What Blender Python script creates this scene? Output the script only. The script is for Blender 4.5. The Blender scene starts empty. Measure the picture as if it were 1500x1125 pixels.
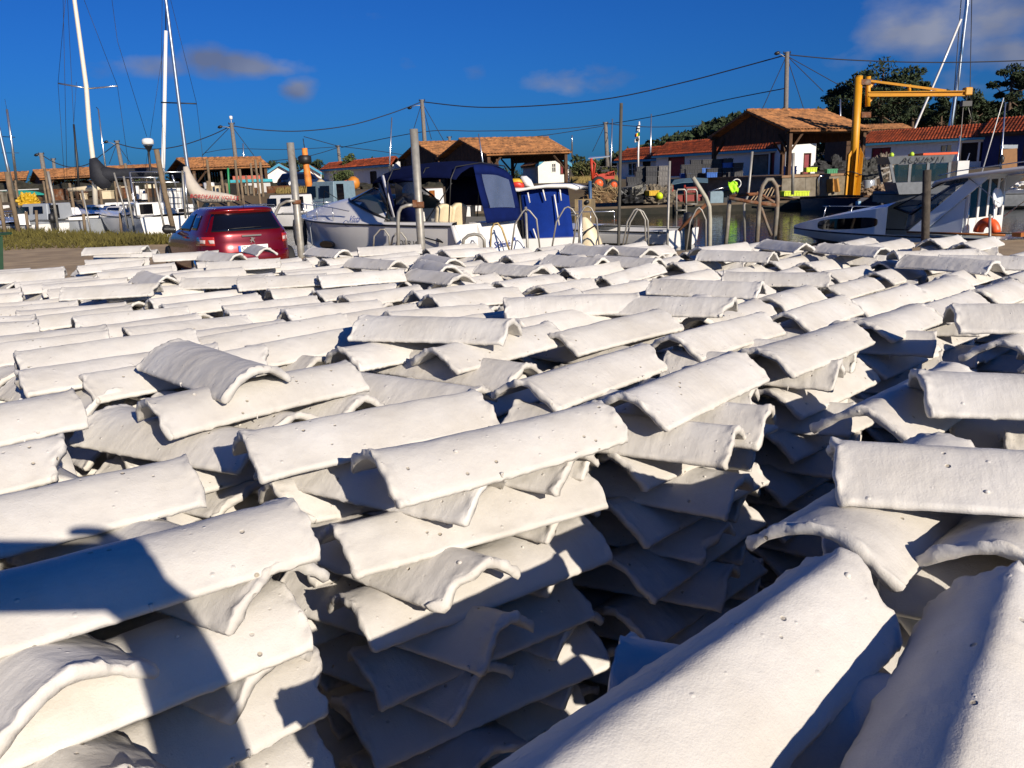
import bpy, bmesh, math, random
import numpy as np
from mathutils import Vector, Matrix, noise
from mathutils.bvhtree import BVHTree

sc = bpy.context.scene
COL = sc.collection
R = math.radians

# ------------------------------------------------------------------ camera
EYE = Vector((0.0, 0.0, 1.8))
F = 1200.0                                   # focal length in photo pixels (1500 wide)
PITCH = math.atan(300.5 / F)
ROLL = R(2.0)
_fw = Vector((0, math.cos(PITCH), -math.sin(PITCH)))
_up0 = Vector((0, math.sin(PITCH), math.cos(PITCH)))
_rt0 = Vector((1, 0, 0))
UP = _up0 * math.cos(ROLL) + _rt0 * math.sin(ROLL)
RT = _rt0 * math.cos(ROLL) - _up0 * math.sin(ROLL)
FW = _fw
cam = bpy.data.cameras.new('camera')
camo = bpy.data.objects.new('camera', cam)
COL.objects.link(camo)
m = Matrix((RT, UP, -FW)).transposed().to_4x4()
m.translation = EYE
camo.matrix_world = m
cam.sensor_width = 36.0
cam.lens = 36.0 * F / 1500.0
cam.clip_start = 0.02
cam.clip_end = 6000.0
sc.camera = camo

# ------------------------------------------------------------------ sky, sun, exposure
SUN_EL, SUN_AZ = 21.8, 147.5                 # azimuth clockwise from +Y
world = bpy.data.worlds.new('World')
sc.world = world
world.use_nodes = True
nt = world.node_tree
N, L = nt.nodes, nt.links
bg = N['Background']
sky = N.new('ShaderNodeTexSky')
sky.sky_type = 'NISHITA'
sky.sun_disc = False
sky.sun_elevation = R(SUN_EL)
sky.sun_rotation = R(SUN_AZ)
sky.air_density = 1.0
sky.dust_density = 0.8
sky.ozone_density = 2.0
bg.inputs['Strength'].default_value = 0.1

def nmath(op, a, b=None, c=None, clamp=False):
    n = N.new('ShaderNodeMath'); n.operation = op; n.use_clamp = clamp
    for k, v in enumerate((a, b, c)):
        if v is None: continue
        if isinstance(v, (int, float)): n.inputs[k].default_value = v
        else: L.new(v, n.inputs[k])
    return n.outputs[0]

tint = N.new('ShaderNodeMix'); tint.data_type = 'RGBA'; tint.blend_type = 'MULTIPLY'
tint.inputs['Factor'].default_value = 1.0
L.new(sky.outputs[0], tint.inputs['A'])
tint.inputs['B'].default_value = SKYTINT = (0.046, 0.222, 0.62, 1)
# clouds: soft banks placed by direction (azimuth, elevation in degrees)
tc = N.new('ShaderNodeTexCoord')
sep = N.new('ShaderNodeSeparateXYZ'); L.new(tc.outputs['Generated'], sep.inputs[0])
azr = nmath('MULTIPLY', nmath('ARCTAN2', sep.outputs[0], sep.outputs[1]), 57.2958)
elr = nmath('MULTIPLY', nmath('ARCSINE', sep.outputs[2]), 57.2958)
ns = N.new('ShaderNodeTexNoise'); ns.noise_dimensions = '3D'
mp = N.new('ShaderNodeMapping'); mp.inputs['Scale'].default_value = (1, 1, 1.9)
L.new(tc.outputs['Generated'], mp.inputs[0]); L.new(mp.outputs[0], ns.inputs['Vector'])
ns.inputs['Scale'].default_value = 11.0; ns.inputs['Detail'].default_value = 8.0
ns.inputs['Roughness'].default_value = 0.52
mask = None
top = None
def px_dir(px, py):
    d = FW * F + RT * (px - 750) - UP * (py - 562.5)
    return math.degrees(math.atan2(d.x, d.y)), math.degrees(math.asin(d.z / d.length))
#          px   py   width  height  density
for (cx, cy, wx, wy, dn) in [(300, 92, 1.6, 1.0, .95), (345, 100, 3.6, .85, .95), (400, 103, 1.6, .6, .7), (245, 98, 4.2, .8, .6), (180, 100, 3.4, .8, .42), (432, 130, 1.3, .8, .8),
                         (848, 116, 3.9, 1.1, .62), (600, 96, 1.4, .8, .35), (778, 42, 1.6, 1.2, .3),
                         (746, 172, 1.5, .9, .32), (520, 25, 3.5, 1.0, .22), (905, 45, 2, 1, .12),
                         (1350, 42, 6.0, 2.4, .50), (1460, 15, 5.0, 3.0, .56), (1480, 75, 3.0, 1.3, .66), (1430, 120, 5, 1.5, .35), (690, 105, 2, 1., .2)]:
    a0, e0 = px_dir(cx, cy)
    da = nmath('DIVIDE', nmath('SUBTRACT', azr, a0), wx)
    de = nmath('DIVIDE', nmath('SUBTRACT', elr, e0), wy)
    q = nmath('ADD', nmath('MULTIPLY', da, da), nmath('MULTIPLY', de, de))
    g = nmath('MULTIPLY', nmath('POWER', 2.71828, nmath('MULTIPLY', q, -1.0)), dn)
    mask = g if mask is None else nmath('MAXIMUM', mask, g)
# a few more of the same clouds round the rest of the sky
w2 = N.new('ShaderNodeTexNoise'); w2.inputs['Scale'].default_value = 2.2
L.new(tc.outputs['Generated'], w2.inputs['Vector'])
back = nmath('MULTIPLY', nmath('SUBTRACT', w2.outputs[0], 0.60, clamp=True), 3.0, clamp=True)
away = nmath('GREATER_THAN', nmath('ABSOLUTE', azr), 45.0)
mask = nmath('MAXIMUM', mask, nmath('MULTIPLY', back, away))
dens = nmath('MULTIPLY_ADD', ns.outputs[0], 2.6, -1.3)                 # broken edges
dens = nmath('MULTIPLY', nmath('SUBTRACT', nmath('ADD', mask, nmath('MULTIPLY', dens, nmath('POWER', mask, .5))), 0.24), 2.0, clamp=True)
dens = nmath('MULTIPLY', dens, 0.9)
cm = N.new('ShaderNodeMix'); cm.data_type = 'RGBA'
L.new(dens, cm.inputs['Factor']); L.new(tint.outputs['Result'], cm.inputs['A'])
n3 = N.new('ShaderNodeTexNoise'); n3.inputs['Scale'].default_value = 14.0
L.new(tc.outputs['Generated'], n3.inputs['Vector'])
cr = N.new('ShaderNodeValToRGB')
cr.color_ramp.elements[0].position = .35; cr.color_ramp.elements[0].color = (1.05, 1.3, 2.15, 1)
cr.color_ramp.elements[1].position = .7; cr.color_ramp.elements[1].color = (2.3, 2.5, 3.25, 1)
L.new(n3.outputs[0], cr.inputs[0]); L.new(cr.outputs[0], cm.inputs['B'])
L.new(cm.outputs['Result'], bg.inputs['Color'])

sl = bpy.data.lights.new('sun', 'SUN')
sl.energy = 5.0
sl.angle = R(0.5)
sl.color = (1.0, 0.90, 0.77)
slo = bpy.data.objects.new('sun', sl)
COL.objects.link(slo)
sd = Vector((math.sin(R(SUN_AZ)) * math.cos(R(SUN_EL)), math.cos(R(SUN_AZ)) * math.cos(R(SUN_EL)), math.sin(R(SUN_EL))))
slo.rotation_euler = sd.to_track_quat('Z', 'Y').to_euler()
slo.location = sd * 50
sc.view_settings.view_transform = 'Standard'
sc.view_settings.look = 'None'
sc.view_settings.exposure = 0.34
sc.view_settings.gamma = 1.0
sc.view_settings.use_curve_mapping = False
sc.cycles.max_bounces = 6
sc.cycles.diffuse_bounces = 2

# ------------------------------------------------------------------ helpers
def ray(px, py):
    return FW * F + RT * (px - 750) - UP * (py - 562.5)
def P(px, py, d):
    """the place in the world seen at photo pixel (px, py), d metres ahead"""
    r = ray(px, py)
    return EYE + r * (d / r.y)
def XZ(px, d, z):
    """the place at height z, d metres ahead, seen in photo column px"""
    r = ray(px, 300); x = 0.0
    for _ in range(4):
        p = Vector((x, d, z)) - EYE
        c = p.dot(FW)
        cur = 750 + F * p.dot(RT) / c
        x += (px - cur) / F * d
    return Vector((x, d, z))

def tag(o, label=None, cat=None, group=None, kind=None):
    if label: o['label'] = label
    if cat: o['category'] = cat
    if group: o['group'] = group
    if kind: o['kind'] = kind
    return o

def empty(name, loc, label=None, cat=None, group=None, rz=0.0):
    o = bpy.data.objects.new(name, None)
    o.empty_display_size = 0.2
    COL.objects.link(o)
    o.location = loc
    o.rotation_euler = (0, 0, rz)
    return tag(o, label, cat, group)

def copy_tree(o, parent=None):
    c = o.copy(); COL.objects.link(c)
    if parent is not None: c.parent = parent
    for ch in list(o.children): copy_tree(ch, c)
    return c

MATS = {}
BG = 1.0
def mat(name, color, rough=.6, metal=0.0, var=.12, scale=6.0, bump=0.0, bscale=60.0, cells=None, dirt=None, dscale=2.0, damt=.35, alpha=None, trans=0.0, spec=None, coat=0.0, ior=None):
    """procedural paint-like material: base colour with broken tone, optional stains and fine relief"""
    if name in MATS: return MATS[name]
    mm = bpy.data.materials.new(name); mm.use_nodes = True
    t = mm.node_tree; n = t.nodes; l = t.links
    b = n['Principled BSDF']
    tcn = n.new('ShaderNodeTexCoord')
    nz = n.new('ShaderNodeTexNoise'); nz.inputs['Scale'].default_value = scale; nz.inputs['Detail'].default_value = 5
    l.new(tcn.outputs['Object'], nz.inputs['Vector'])
    r = n.new('ShaderNodeValToRGB')
    c = color
    r.color_ramp.elements[0].position = .3; r.color_ramp.elements[1].position = .7
    r.color_ramp.elements[0].color = (*[max(0, v * (1 - var)) for v in c], 1)
    r.color_ramp.elements[1].color = (*[min(1, v * (1 + var)) for v in c], 1)
    l.new(nz.outputs[0], r.inputs[0])
    out = r.outputs[0]
    if dirt:
        nd = n.new('ShaderNodeTexNoise'); nd.inputs['Scale'].default_value = dscale; nd.inputs['Detail'].default_value = 8; nd.inputs['Roughness'].default_value = .65
        l.new(tcn.outputs['Object'], nd.inputs['Vector'])
        rr = n.new('ShaderNodeValToRGB'); rr.color_ramp.elements[0].position = 1 - damt - .12; rr.color_ramp.elements[1].position = 1 - damt + .12
        l.new(nd.outputs[0], rr.inputs[0])
        mx = n.new('ShaderNodeMix'); mx.data_type = 'RGBA'
        l.new(rr.outputs[0], mx.inputs['Factor']); l.new(out, mx.inputs['A']); mx.inputs['B'].default_value = (*dirt, 1)
        out = mx.outputs['Result']
    if cells:                                   # each tile or board its own tone
        vc = n.new('ShaderNodeTexVoronoi'); vc.inputs['Scale'].default_value = cells; l.new(tcn.outputs['Object'], vc.inputs['Vector'])
        sc2 = n.new('ShaderNodeSeparateColor'); l.new(vc.outputs['Color'], sc2.inputs[0])
        mr = n.new('ShaderNodeMapRange'); mr.inputs[3].default_value = .55; mr.inputs[4].default_value = 1.3; l.new(sc2.outputs[0], mr.inputs[0])
        vm = n.new('ShaderNodeVectorMath'); vm.operation = 'SCALE'; l.new(out, vm.inputs[0]); l.new(mr.outputs[0], vm.inputs['Scale']); out = vm.outputs[0]
    l.new(out, b.inputs['Base Color'])
    b.inputs['Roughness'].default_value = rough
    b.inputs['Metallic'].default_value = metal
    if trans: b.inputs['Transmission Weight'].default_value = trans
    if alpha is not None: b.inputs['Alpha'].default_value = alpha
    if spec is not None: b.inputs['Specular IOR Level'].default_value = spec
    if coat: b.inputs['Coat Weight'].default_value = coat; b.inputs['Coat Roughness'].default_value = .05
    if ior: b.inputs['IOR'].default_value = ior
    if bump:
        nb = n.new('ShaderNodeTexNoise'); nb.inputs['Scale'].default_value = bscale; nb.inputs['Detail'].default_value = 4
        l.new(tcn.outputs['Object'], nb.inputs['Vector'])
        bp = n.new('ShaderNodeBump'); bp.inputs['Strength'].default_value = bump; bp.inputs['Distance'].default_value = .02
        l.new(nb.outputs[0], bp.inputs['Height']); l.new(bp.outputs[0], b.inputs['Normal'])
    MATS[name] = mm
    return mm

class MB:
    """collects shapes, then links them as one mesh object"""
    def __init__(s):
        s.v = []; s.f = []; s.sm = []
    def add(s, vs, fs, smooth=False):
        o = len(s.v)
        s.v += [tuple(v) for v in vs]
        s.f += [tuple(i + o for i in f) for f in fs]
        s.sm += [smooth] * len(fs)
        return s
    def box(s, c, sz, rz=0.0, M=None):
        c = Vector(c); hx, hy, hz = sz[0] / 2, sz[1] / 2, sz[2] / 2
        vs = [Vector((x, y, z)) for z in (-hz, hz) for y in (-hy, hy) for x in (-hx, hx)]
        rot = Matrix.Rotation(rz, 3, 'Z') if M is None else M
        vs = [c + rot @ v for v in vs]
        return s.add(vs, [(0, 2, 3, 1), (4, 5, 7, 6), (0, 1, 5, 4), (1, 3, 7, 5), (3, 2, 6, 7), (2, 0, 4, 6)])
    def hexa(s, b4, t4):
        """box from four bottom and four top corners"""
        return s.add(list(b4) + list(t4), [(3, 2, 1, 0), (4, 5, 6, 7), (0, 1, 5, 4), (1, 2, 6, 5), (2, 3, 7, 6), (3, 0, 4, 7)])
    def slab(s, pts, n, th):
        """thick plate: polygon pts extruded by th along n"""
        n = Vector(n).normalized() * th
        k = len(pts); pts = [Vector(p) for p in pts]
        vs = pts + [p + n for p in pts]
        fs = [tuple(range(k))[::-1], tuple(range(k, 2 * k))]
        fs += [(i, (i + 1) % k, k + (i + 1) % k, k + i) for i in range(k)]
        return s.add(vs, fs)
    def tube(s, path, r, n=8, cap=True, smooth=True):
        path = [Vector(p) for p in path]
        rr = r if isinstance(r, (list, tuple)) else [r] * len(path)
        vs = []; fs = []
        up = Vector((0, 0, 1))
        prev = None
        for i, p in enumerate(path):
            t = (path[min(i + 1, len(path) - 1)] - path[max(i - 1, 0)])
            t = t.normalized() if t.length > 1e-9 else Vector((0, 0, 1))
            if prev is None:
                a = t.cross(up)
                if a.length < .05: a = t.cross(Vector((1, 0, 0)))
                a.normalize()
            else:
                a = prev - t * prev.dot(t)
                if a.length < 1e-6: a = t.orthogonal()
                a.normalize()
            prev = a
            b = t.cross(a)
            for k in range(n):
                q = 2 * math.pi * k / n
                vs.append(p + (a * math.cos(q) + b * math.sin(q)) * rr[i])
        m_ = len(path)
        for i in range(m_ - 1):
            for k in range(n):
                fs.append((i * n + k, i * n + (k + 1) % n, (i + 1) * n + (k + 1) % n, (i + 1) * n + k))
        if cap:
            fs.append(tuple(range(n))[::-1]); fs.append(tuple(range((m_ - 1) * n, m_ * n)))
        return s.add(vs, fs, smooth)
    def lathe(s, prof, n=16, c=(0, 0, 0), M=None):
        c = Vector(c); vs = []; fs = []
        for (r, z) in prof:
            for k in range(n):
                q = 2 * math.pi * k / n
                v = Vector((r * math.cos(q), r * math.sin(q), z))
                vs.append(c + (M @ v if M is not None else v))
        for i in range(len(prof) - 1):
            for k in range(n):
                fs.append((i * n + k, i * n + (k + 1) % n, (i + 1) * n + (k + 1) % n, (i + 1) * n + k))
        fs.append(tuple(range(n))[::-1]); fs.append(tuple(range((len(prof) - 1) * n, len(prof) * n)))
        return s.add(vs, fs, True)
    def grid(s, rows, smooth=True, closed=False):
        nr, nc = len(rows), len(rows[0])
        vs = [p for r_ in rows for p in r_]
        fs = []
        for i in range(nr - 1):
            for k in range(nc - (0 if closed else 1)):
                fs.append((i * nc + k, i * nc + (k + 1) % nc, (i + 1) * nc + (k + 1) % nc, (i + 1) * nc + k))
        return s.add(vs, fs, smooth)
    def mesh(s, name):
        me = bpy.data.meshes.new(name)
        me.from_pydata(s.v, [], s.f)
        me.polygons.foreach_set('use_smooth', s.sm)
        me.update()
        return me
    def build(s, name, material, parent=None, thick=0.0, bevel=0.0, local=False):
        me = s.mesh(name)
        if thick or bevel:
            bm = bmesh.new(); bm.from_mesh(me)
            if thick:
                bmesh.ops.recalc_face_normals(bm, faces=bm.faces)
                bmesh.ops.solidify(bm, geom=bm.faces[:], thickness=thick)
            if bevel:
                bmesh.ops.bevel(bm, geom=[e for e in bm.edges if e.is_manifold and e.calc_face_angle(0) > .5], offset=bevel, segments=1, affect='EDGES')
            bm.to_mesh(me); bm.free()
        me.materials.append(material)
        o = bpy.data.objects.new(name, me)
        COL.objects.link(o)
        if parent is not None:
            o.parent = parent
        if parent is not None and not local:
            # shapes are given in world places: shift them into the frame of their thing
            par = parent; M_ = Matrix.Identity(4)
            chain = []
            while par is not None:
                chain.append(par); par = par.parent
            for p_ in reversed(chain):
                M_ = M_ @ Matrix.LocRotScale(p_.location, p_.rotation_euler, p_.scale)
            me.transform(M_.inverted())
        return o

def lettering(name, txt, size, material, M, parent=None, depth=.004, align='CENTER', shear=0.0, spacing=1.0, local=False):
    cu = bpy.data.curves.new(name, 'FONT'); cu.body = txt; cu.size = size; cu.extrude = depth; cu.align_x = align; cu.align_y = 'CENTER'
    cu.shear = shear; cu.space_character = spacing; cu.resolution_u = 2
    tmp = bpy.data.objects.new(name, cu)
    COL.objects.link(tmp)
    dg = bpy.context.evaluated_depsgraph_get()
    me = bpy.data.meshes.new_from_object(tmp.evaluated_get(dg))
    bpy.data.objects.remove(tmp)
    bpy.data.curves.remove(cu)
    me.transform(M)
    b = MB(); b.v = [tuple(v.co) for v in me.vertices]; b.f = [tuple(p.vertices) for p in me.polygons]; b.sm = [False] * len(b.f)
    bpy.data.meshes.remove(me)
    return b.build(name, material, parent, local=local)

def frame_on(o, xdir, ndir):
    """matrix with local x along xdir and local z along ndir at o"""
    x = Vector(xdir).normalized(); n = Vector(ndir); n = (n - x * n.dot(x)).normalized(); y = n.cross(x)
    M_ = Matrix((x, y, n)).transposed().to_4x4(); M_.translation = Vector(o)
    return M_

rng = random.Random(11)
# ------------------------------------------------------------------ limed roof tiles
def tile_material():
    mm = bpy.data.materials.new('lime_coat'); mm.use_nodes = True
    t = mm.node_tree; n = t.nodes; l = t.links; b = n['Principled BSDF']
    tcn = n.new('ShaderNodeTexCoord'); oi = n.new('ShaderNodeObjectInfo')
    off = n.new('ShaderNodeVectorMath'); off.operation = 'MULTIPLY_ADD'
    off.inputs[1].default_value = (1, 1, 1)
    sc_ = n.new('ShaderNodeVectorMath'); sc_.operation = 'SCALE'; sc_.inputs[0].default_value = (7.3, 3.1, 5.7)
    l.new(oi.outputs['Random'], sc_.inputs['Scale'])
    l.new(tcn.outputs['Object'], off.inputs[0]); l.new(sc_.outputs[0], off.inputs[2])
    vec = off.outputs[0]
    def tex(scale, det=4, rough=.55):
        z = n.new('ShaderNodeTexNoise'); z.inputs['Scale'].default_value = scale; z.inputs['Detail'].default_value = det; z.inputs['Roughness'].default_value = rough
        l.new(vec, z.inputs['Vector']); return z.outputs[0]
    ramp = n.new('ShaderNodeValToRGB')
    ramp.color_ramp.elements[0].position = .3; ramp.color_ramp.elements[0].color = (.55, .515, .455, 1)
    ramp.color_ramp.elements[1].position = .7; ramp.color_ramp.elements[1].color = (.65, .625, .58, 1)
    l.new(tex(7, 6), ramp.inputs[0])
    # sparse pits
    vo = n.new('ShaderNodeTexVoronoi'); vo.inputs['Scale'].default_value = 62; vo.inputs['Randomness'].default_value = 1
    l.new(vec, vo.inputs['Vector'])
    sel = n.new('ShaderNodeSeparateColor'); l.new(vo.outputs['Color'], sel.inputs[0])
    gt = n.new('ShaderNodeMath'); gt.operation = 'GREATER_THAN'; gt.inputs[1].default_value = .80; l.new(sel.outputs[0], gt.inputs[0])
    mr = n.new('ShaderNodeMapRange'); mr.inputs[1].default_value = .10; mr.inputs[2].default_value = .19; mr.inputs[3].default_value = 1; mr.inputs[4].default_value = 0
    l.new(vo.outputs['Distance'], mr.inputs[0])
    pit = n.new('ShaderNodeMath'); pit.operation = 'MULTIPLY'; l.new(gt.outputs[0], pit.inputs[0]); l.new(mr.outputs[0], pit.inputs[1])
    cl = n.new('ShaderNodeMath'); cl.operation = 'MULTIPLY'   # pits come in patches
    pr = n.new('ShaderNodeMapRange'); pr.inputs[1].default_value = .50; pr.inputs[2].default_value = .56; l.new(tex(9, 2), pr.inputs[0])
    l.new(pit.outputs[0], cl.inputs[0]); l.new(pr.outputs[0], cl.inputs[1])
    mx = n.new('ShaderNodeMix'); mx.data_type = 'RGBA'
    l.new(cl.outputs[0], mx.inputs['Factor']); l.new(ramp.outputs[0], mx.inputs['A']); mx.inputs['B'].default_value = (.42, .36, .27, 1)
    # faint grey and cream smears, and a tone of its own for every tile
    sm = n.new('ShaderNodeMapRange'); sm.inputs[1].default_value = .52; sm.inputs[2].default_value = .74; sm.inputs[3].default_value = 0; sm.inputs[4].default_value = .28
    smt = n.new('ShaderNodeMapping'); smt.inputs['Scale'].default_value = (14, 5, 5); l.new(vec, smt.inputs[0])
    smn = n.new('ShaderNodeTexNoise'); smn.inputs['Scale'].default_value = 1.0; smn.inputs['Detail'].default_value = 7; smn.inputs['Roughness'].default_value = .65; l.new(smt.outputs[0], smn.inputs['Vector'])
    l.new(smn.outputs[0], sm.inputs[0])
    mx2 = n.new('ShaderNodeMix'); mx2.data_type = 'RGBA'; l.new(sm.outputs[0], mx2.inputs['Factor']); l.new(mx.outputs['Result'], mx2.inputs['A']); mx2.inputs['B'].default_value = (.47, .43, .36, 1)
    tone = n.new('ShaderNodeMapRange'); tone.inputs[3].default_value = .90; tone.inputs[4].default_value = 1.04; l.new(oi.outputs['Random'], tone.inputs[0])
    tv = n.new('ShaderNodeVectorMath'); tv.operation = 'SCALE'; l.new(mx2.outputs['Result'], tv.inputs[0]); l.new(tone.outputs[0], tv.inputs['Scale'])
    l.new(tv.outputs[0], b.inputs['Base Color'])
    b.inputs['Roughness'].default_value = .62
    b.inputs['Specular IOR Level'].default_value = .3
    # relief: fine grain, soft ripples, blisters, pits
    bl = n.new('ShaderNodeTexVoronoi'); bl.inputs['Scale'].default_value = 30; l.new(vec, bl.inputs['Vector'])
    bs = n.new('ShaderNodeSeparateColor'); l.new(bl.outputs['Color'], bs.inputs[0])
    bg_ = n.new('ShaderNodeMath'); bg_.operation = 'GREATER_THAN'; bg_.inputs[1].default_value = .9; l.new(bs.outputs[1], bg_.inputs[0])
    bm_ = n.new('ShaderNodeMapRange'); bm_.interpolation_type = 'SMOOTHSTEP'; bm_.inputs[1].default_value = .02; bm_.inputs[2].default_value = .17; bm_.inputs[3].default_value = 1; bm_.inputs[4].default_value = 0
    l.new(bl.outputs['Distance'], bm_.inputs[0])
    bb = n.new('ShaderNodeMath'); bb.operation = 'MULTIPLY'; l.new(bg_.outputs[0], bb.inputs[0]); l.new(bm_.outputs[0], bb.inputs[1])
    def ma(a, k, c):
        q = n.new('ShaderNodeMath'); q.operation = 'MULTIPLY_ADD'; l.new(a, q.inputs[0]); q.inputs[1].default_value = k
        if isinstance(c, float): q.inputs[2].default_value = c
        else: l.new(c, q.inputs[2])
        return q.outputs[0]
    h = ma(tex(520, 3, .6), .20, 0.0)
    h = ma(tex(75, 4), .32, h)
    h = ma(tex(18, 3), 1.0, h)
    b2 = n.new('ShaderNodeTexVoronoi'); b2.inputs['Scale'].default_value = 95; l.new(vec, b2.inputs['Vector'])
    b2s = n.new('ShaderNodeSeparateColor'); l.new(b2.outputs['Color'], b2s.inputs[0])
    b2g = n.new('ShaderNodeMapRange'); b2g.inputs[1].default_value = .84; b2g.inputs[2].default_value = 1.0; b2g.inputs[3].default_value = 0.0; b2g.inputs[4].default_value = .3; l.new(b2s.outputs[2], b2g.inputs[0])
    b2d = n.new('ShaderNodeMath'); b2d.operation = 'SUBTRACT'; b2d.use_clamp = True; l.new(b2g.outputs[0], b2d.inputs[0]); l.new(b2.outputs['Distance'], b2d.inputs[1])
    strc = n.new('ShaderNodeMapping'); strc.inputs['Scale'].default_value = (42, 7, 7); l.new(vec, strc.inputs[0])
    stn = n.new('ShaderNodeTexNoise'); stn.inputs['Scale'].default_value = 1.0; stn.inputs['Detail'].default_value = 3; l.new(strc.outputs[0], stn.inputs['Vector'])
    h = ma(stn.outputs[0], .8, h)
    h = ma(b2d.outputs[0], 2.2, h)
    h = ma(bb.outputs[0], .35, h)
    h = ma(cl.outputs[0], -1.0, h)
    bp = n.new('ShaderNodeBump'); bp.inputs['Strength'].default_value = .8; bp.inputs['Distance'].default_value = .003
    l.new(h, bp.inputs['Height']); l.new(bp.outputs[0], b.inputs['Normal'])
    return mm
M_TILE = tile_material()

TL, TW, TH, TT = .405, .080, .047, .0098      # length, half width, height, thickness
def tile_mesh(seed, nu=60, no=35, ni=23, fine=True):
    """one canal tile, arch up, long edges on z = 0, x along its length; lumpy lime at rims and drips along the long edges"""
    rn = random.Random(seed)
    so = Vector((rn.uniform(0, 50), rn.uniform(0, 50), rn.uniform(0, 50)))
    pw = rn.uniform(1.35, 2.1)
    hh = TH * rn.uniform(.88, 1.06)
    bend = rn.uniform(-.004, .004)
    tw = rn.uniform(-.05, .05)
    us = [0.5 - 0.5 * math.cos(math.pi * (k / (nu - 1))) * (1 if k else 1) for k in range(nu)]
    us = [.6 * a + .4 * k / (nu - 1) for k, a in enumerate(us)]
    def prof(s, w, h, th):
        a = abs(s)
        y = s * w
        z = h * (1 - a ** pw)
        return y, z
    V = []
    for iu, u in enumerate(us):
        w = TW * (1.05 - .14 * u)
        ring = []
        endd = min(u, 1 - u)
        rim = math.exp(-(endd / .030) ** 2)
        for k in range(no):
            s = -1 + 2 * k / (no - 1)
            y, z = prof(s, w, hh, 0)
            # outward normal in the section
            ds = .02
            y1, z1 = prof(min(1, s + ds), w, hh, 0); y0, z0 = prof(max(-1, s - ds), w, hh, 0)
            ny, nz = -(z1 - z0), (y1 - y0); ln = math.hypot(ny, nz); ny, nz = ny / ln, nz / ln
            d = 0.0
            if fine:
                q = so + Vector((u * TL * 16, y * 16, z * 16))
                d += .0016 * noise.noise(q) + .0008 * noise.noise(q * 3.1)
                d += rim * (.0018 + .0044 * noise.noise(q * 3.3) + .0038 * noise.noise(q * 7.5))
                e = max(0, abs(s) - .86) / .14
                d += e * (.0030 * noise.noise(q * 4.1) + .001)
                if abs(s) > .96: z -= .0075 * max(0, noise.noise(so * 2 + Vector((u * TL * 95, s, 0)))) + .002 * noise.noise(so + Vector((u * 14, s, 3)))
            ring.append((y + ny * d, z + nz * d, ny, nz, s))
        inner = []
        for k in range(ni):
            s = 1 - 2 * k / (ni - 1)
            s *= .985
            y, z = prof(s, w, hh, 0)
            ds = .02
            y1, z1 = prof(min(1, s + ds), w, hh, 0); y0, z0 = prof(max(-1, s - ds), w, hh, 0)
            ny, nz = -(z1 - z0), (y1 - y0); ln = math.hypot(ny, nz); ny, nz = ny / ln, nz / ln
            th = TT * (1 + .12 * rim)
            if fine:
                q = so + Vector((u * TL * 16 + 9, y * 16, z * 16))
                th += .0012 * noise.noise(q) + rim * .003 * noise.noise(q * 3.1)
            inner.append((y - ny * th, z - nz * th - .0002))
        pts = [(a[0], a[1]) for a in ring]
        # rounded long edges
        def edge(pa, pb):
            mid = ((pa[0] + pb[0]) / 2, (pa[1] + pb[1]) / 2)
            dx, dz = pb[0] - pa[0], pb[1] - pa[1]
            out = (dz, -dx)
            if out[1] > 0: out = (-out[0], -out[1])
            return (mid[0] + out[0] * .30, mid[1] + out[1] * .30)
        loop = pts + [edge(pts[-1], inner[0])] + inner + [edge(inner[-1], pts[0])]
        cz = sum(p[1] for p in loop) / len(loop)
        x = (u - .5) * TL
        row = []
        for k, (y, z) in enumerate(loop):
            xx = x
            if fine:
                xx += rim * (.0050 * noise.noise(so + Vector((y * 40, z * 40, 7 * round(u)))) + .002 * noise.noise(so + Vector((y * 110, z * 110, 3))))
                # worn corners
                xx += -math.copysign(1, u - .5) * rim * (.010 * max(0, abs(y) / TW - .8) * 2 + .006 * max(0, noise.noise(so + Vector((y * 28, 5, 11 * round(u)))) - .15))
            zz = z + bend * (1 - (2 * u - 1) ** 2) + tw * y * (u - .5)
            row.append((xx, y, zz))
        V.append(row)
    if fine and seed % 3 == 0:                 # a corner knocked off
        sg_ = 1 if seed % 2 else -1
        for iu, u in enumerate(us):
            w_ = math.exp(-((1 - u) / .10) ** 2)
            V[iu] = [(x - w_ * .040 * max(0, sg_ * y / TW - .25 + .35 * noise.noise(so + Vector((y * 45, z * 20, 4)))), y, z) for (x, y, z) in V[iu]]
    nl = len(V[0])
    mb = MB()
    mb.grid([[Vector(p) for p in r_] for r_ in V], True, True)
    # end faces: strip between outer and inner arcs, slightly domed
    for ie, sg in ((0, -1), (nu - 1, 1)):
        base = ie * nl
        o_idx = list(range(no))
        i_idx = [no + 1 + ni - 1 - int(round(k * (ni - 1) / (no - 1))) for k in range(no)]
        mids = []
        for a, c in zip(o_idx, i_idx):
            pa, pc = Vector(V[ie][a]), Vector(V[ie][c])
            mm_ = (pa + pc) / 2; mm_.x += sg * (.0016 + (.0028 * noise.noise(so + pa * 60) if fine else 0))
            mb.v.append(tuple(mm_)); mids.append(len(mb.v) - 1)
        for k in range(no - 1):
            for q in ((base + o_idx[k], base + o_idx[k + 1], mids[k + 1], mids[k]),):
                mb.f.append(q if sg > 0 else q[::-1]); mb.sm.append(True)
            a, c = base + i_idx[k], base + i_idx[k + 1]
            q = (mids[k], mids[k + 1], c, a) if a != c else (mids[k], mids[k + 1], a)
            mb.f.append(q if sg > 0 else q[::-1]); mb.sm.append(True)
        for (a, c, e_) in ((base + 0, mids[0], base + nl - 1), (base + no - 1, base + no, mids[-1])):
            q = (a, c, e_); mb.f.append(q if sg > 0 else q[::-1]); mb.sm.append(True)
        q = (mids[0], base + i_idx[0], base + nl - 1); mb.f.append(q if sg > 0 else q[::-1]); mb.sm.append(True)
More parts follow.
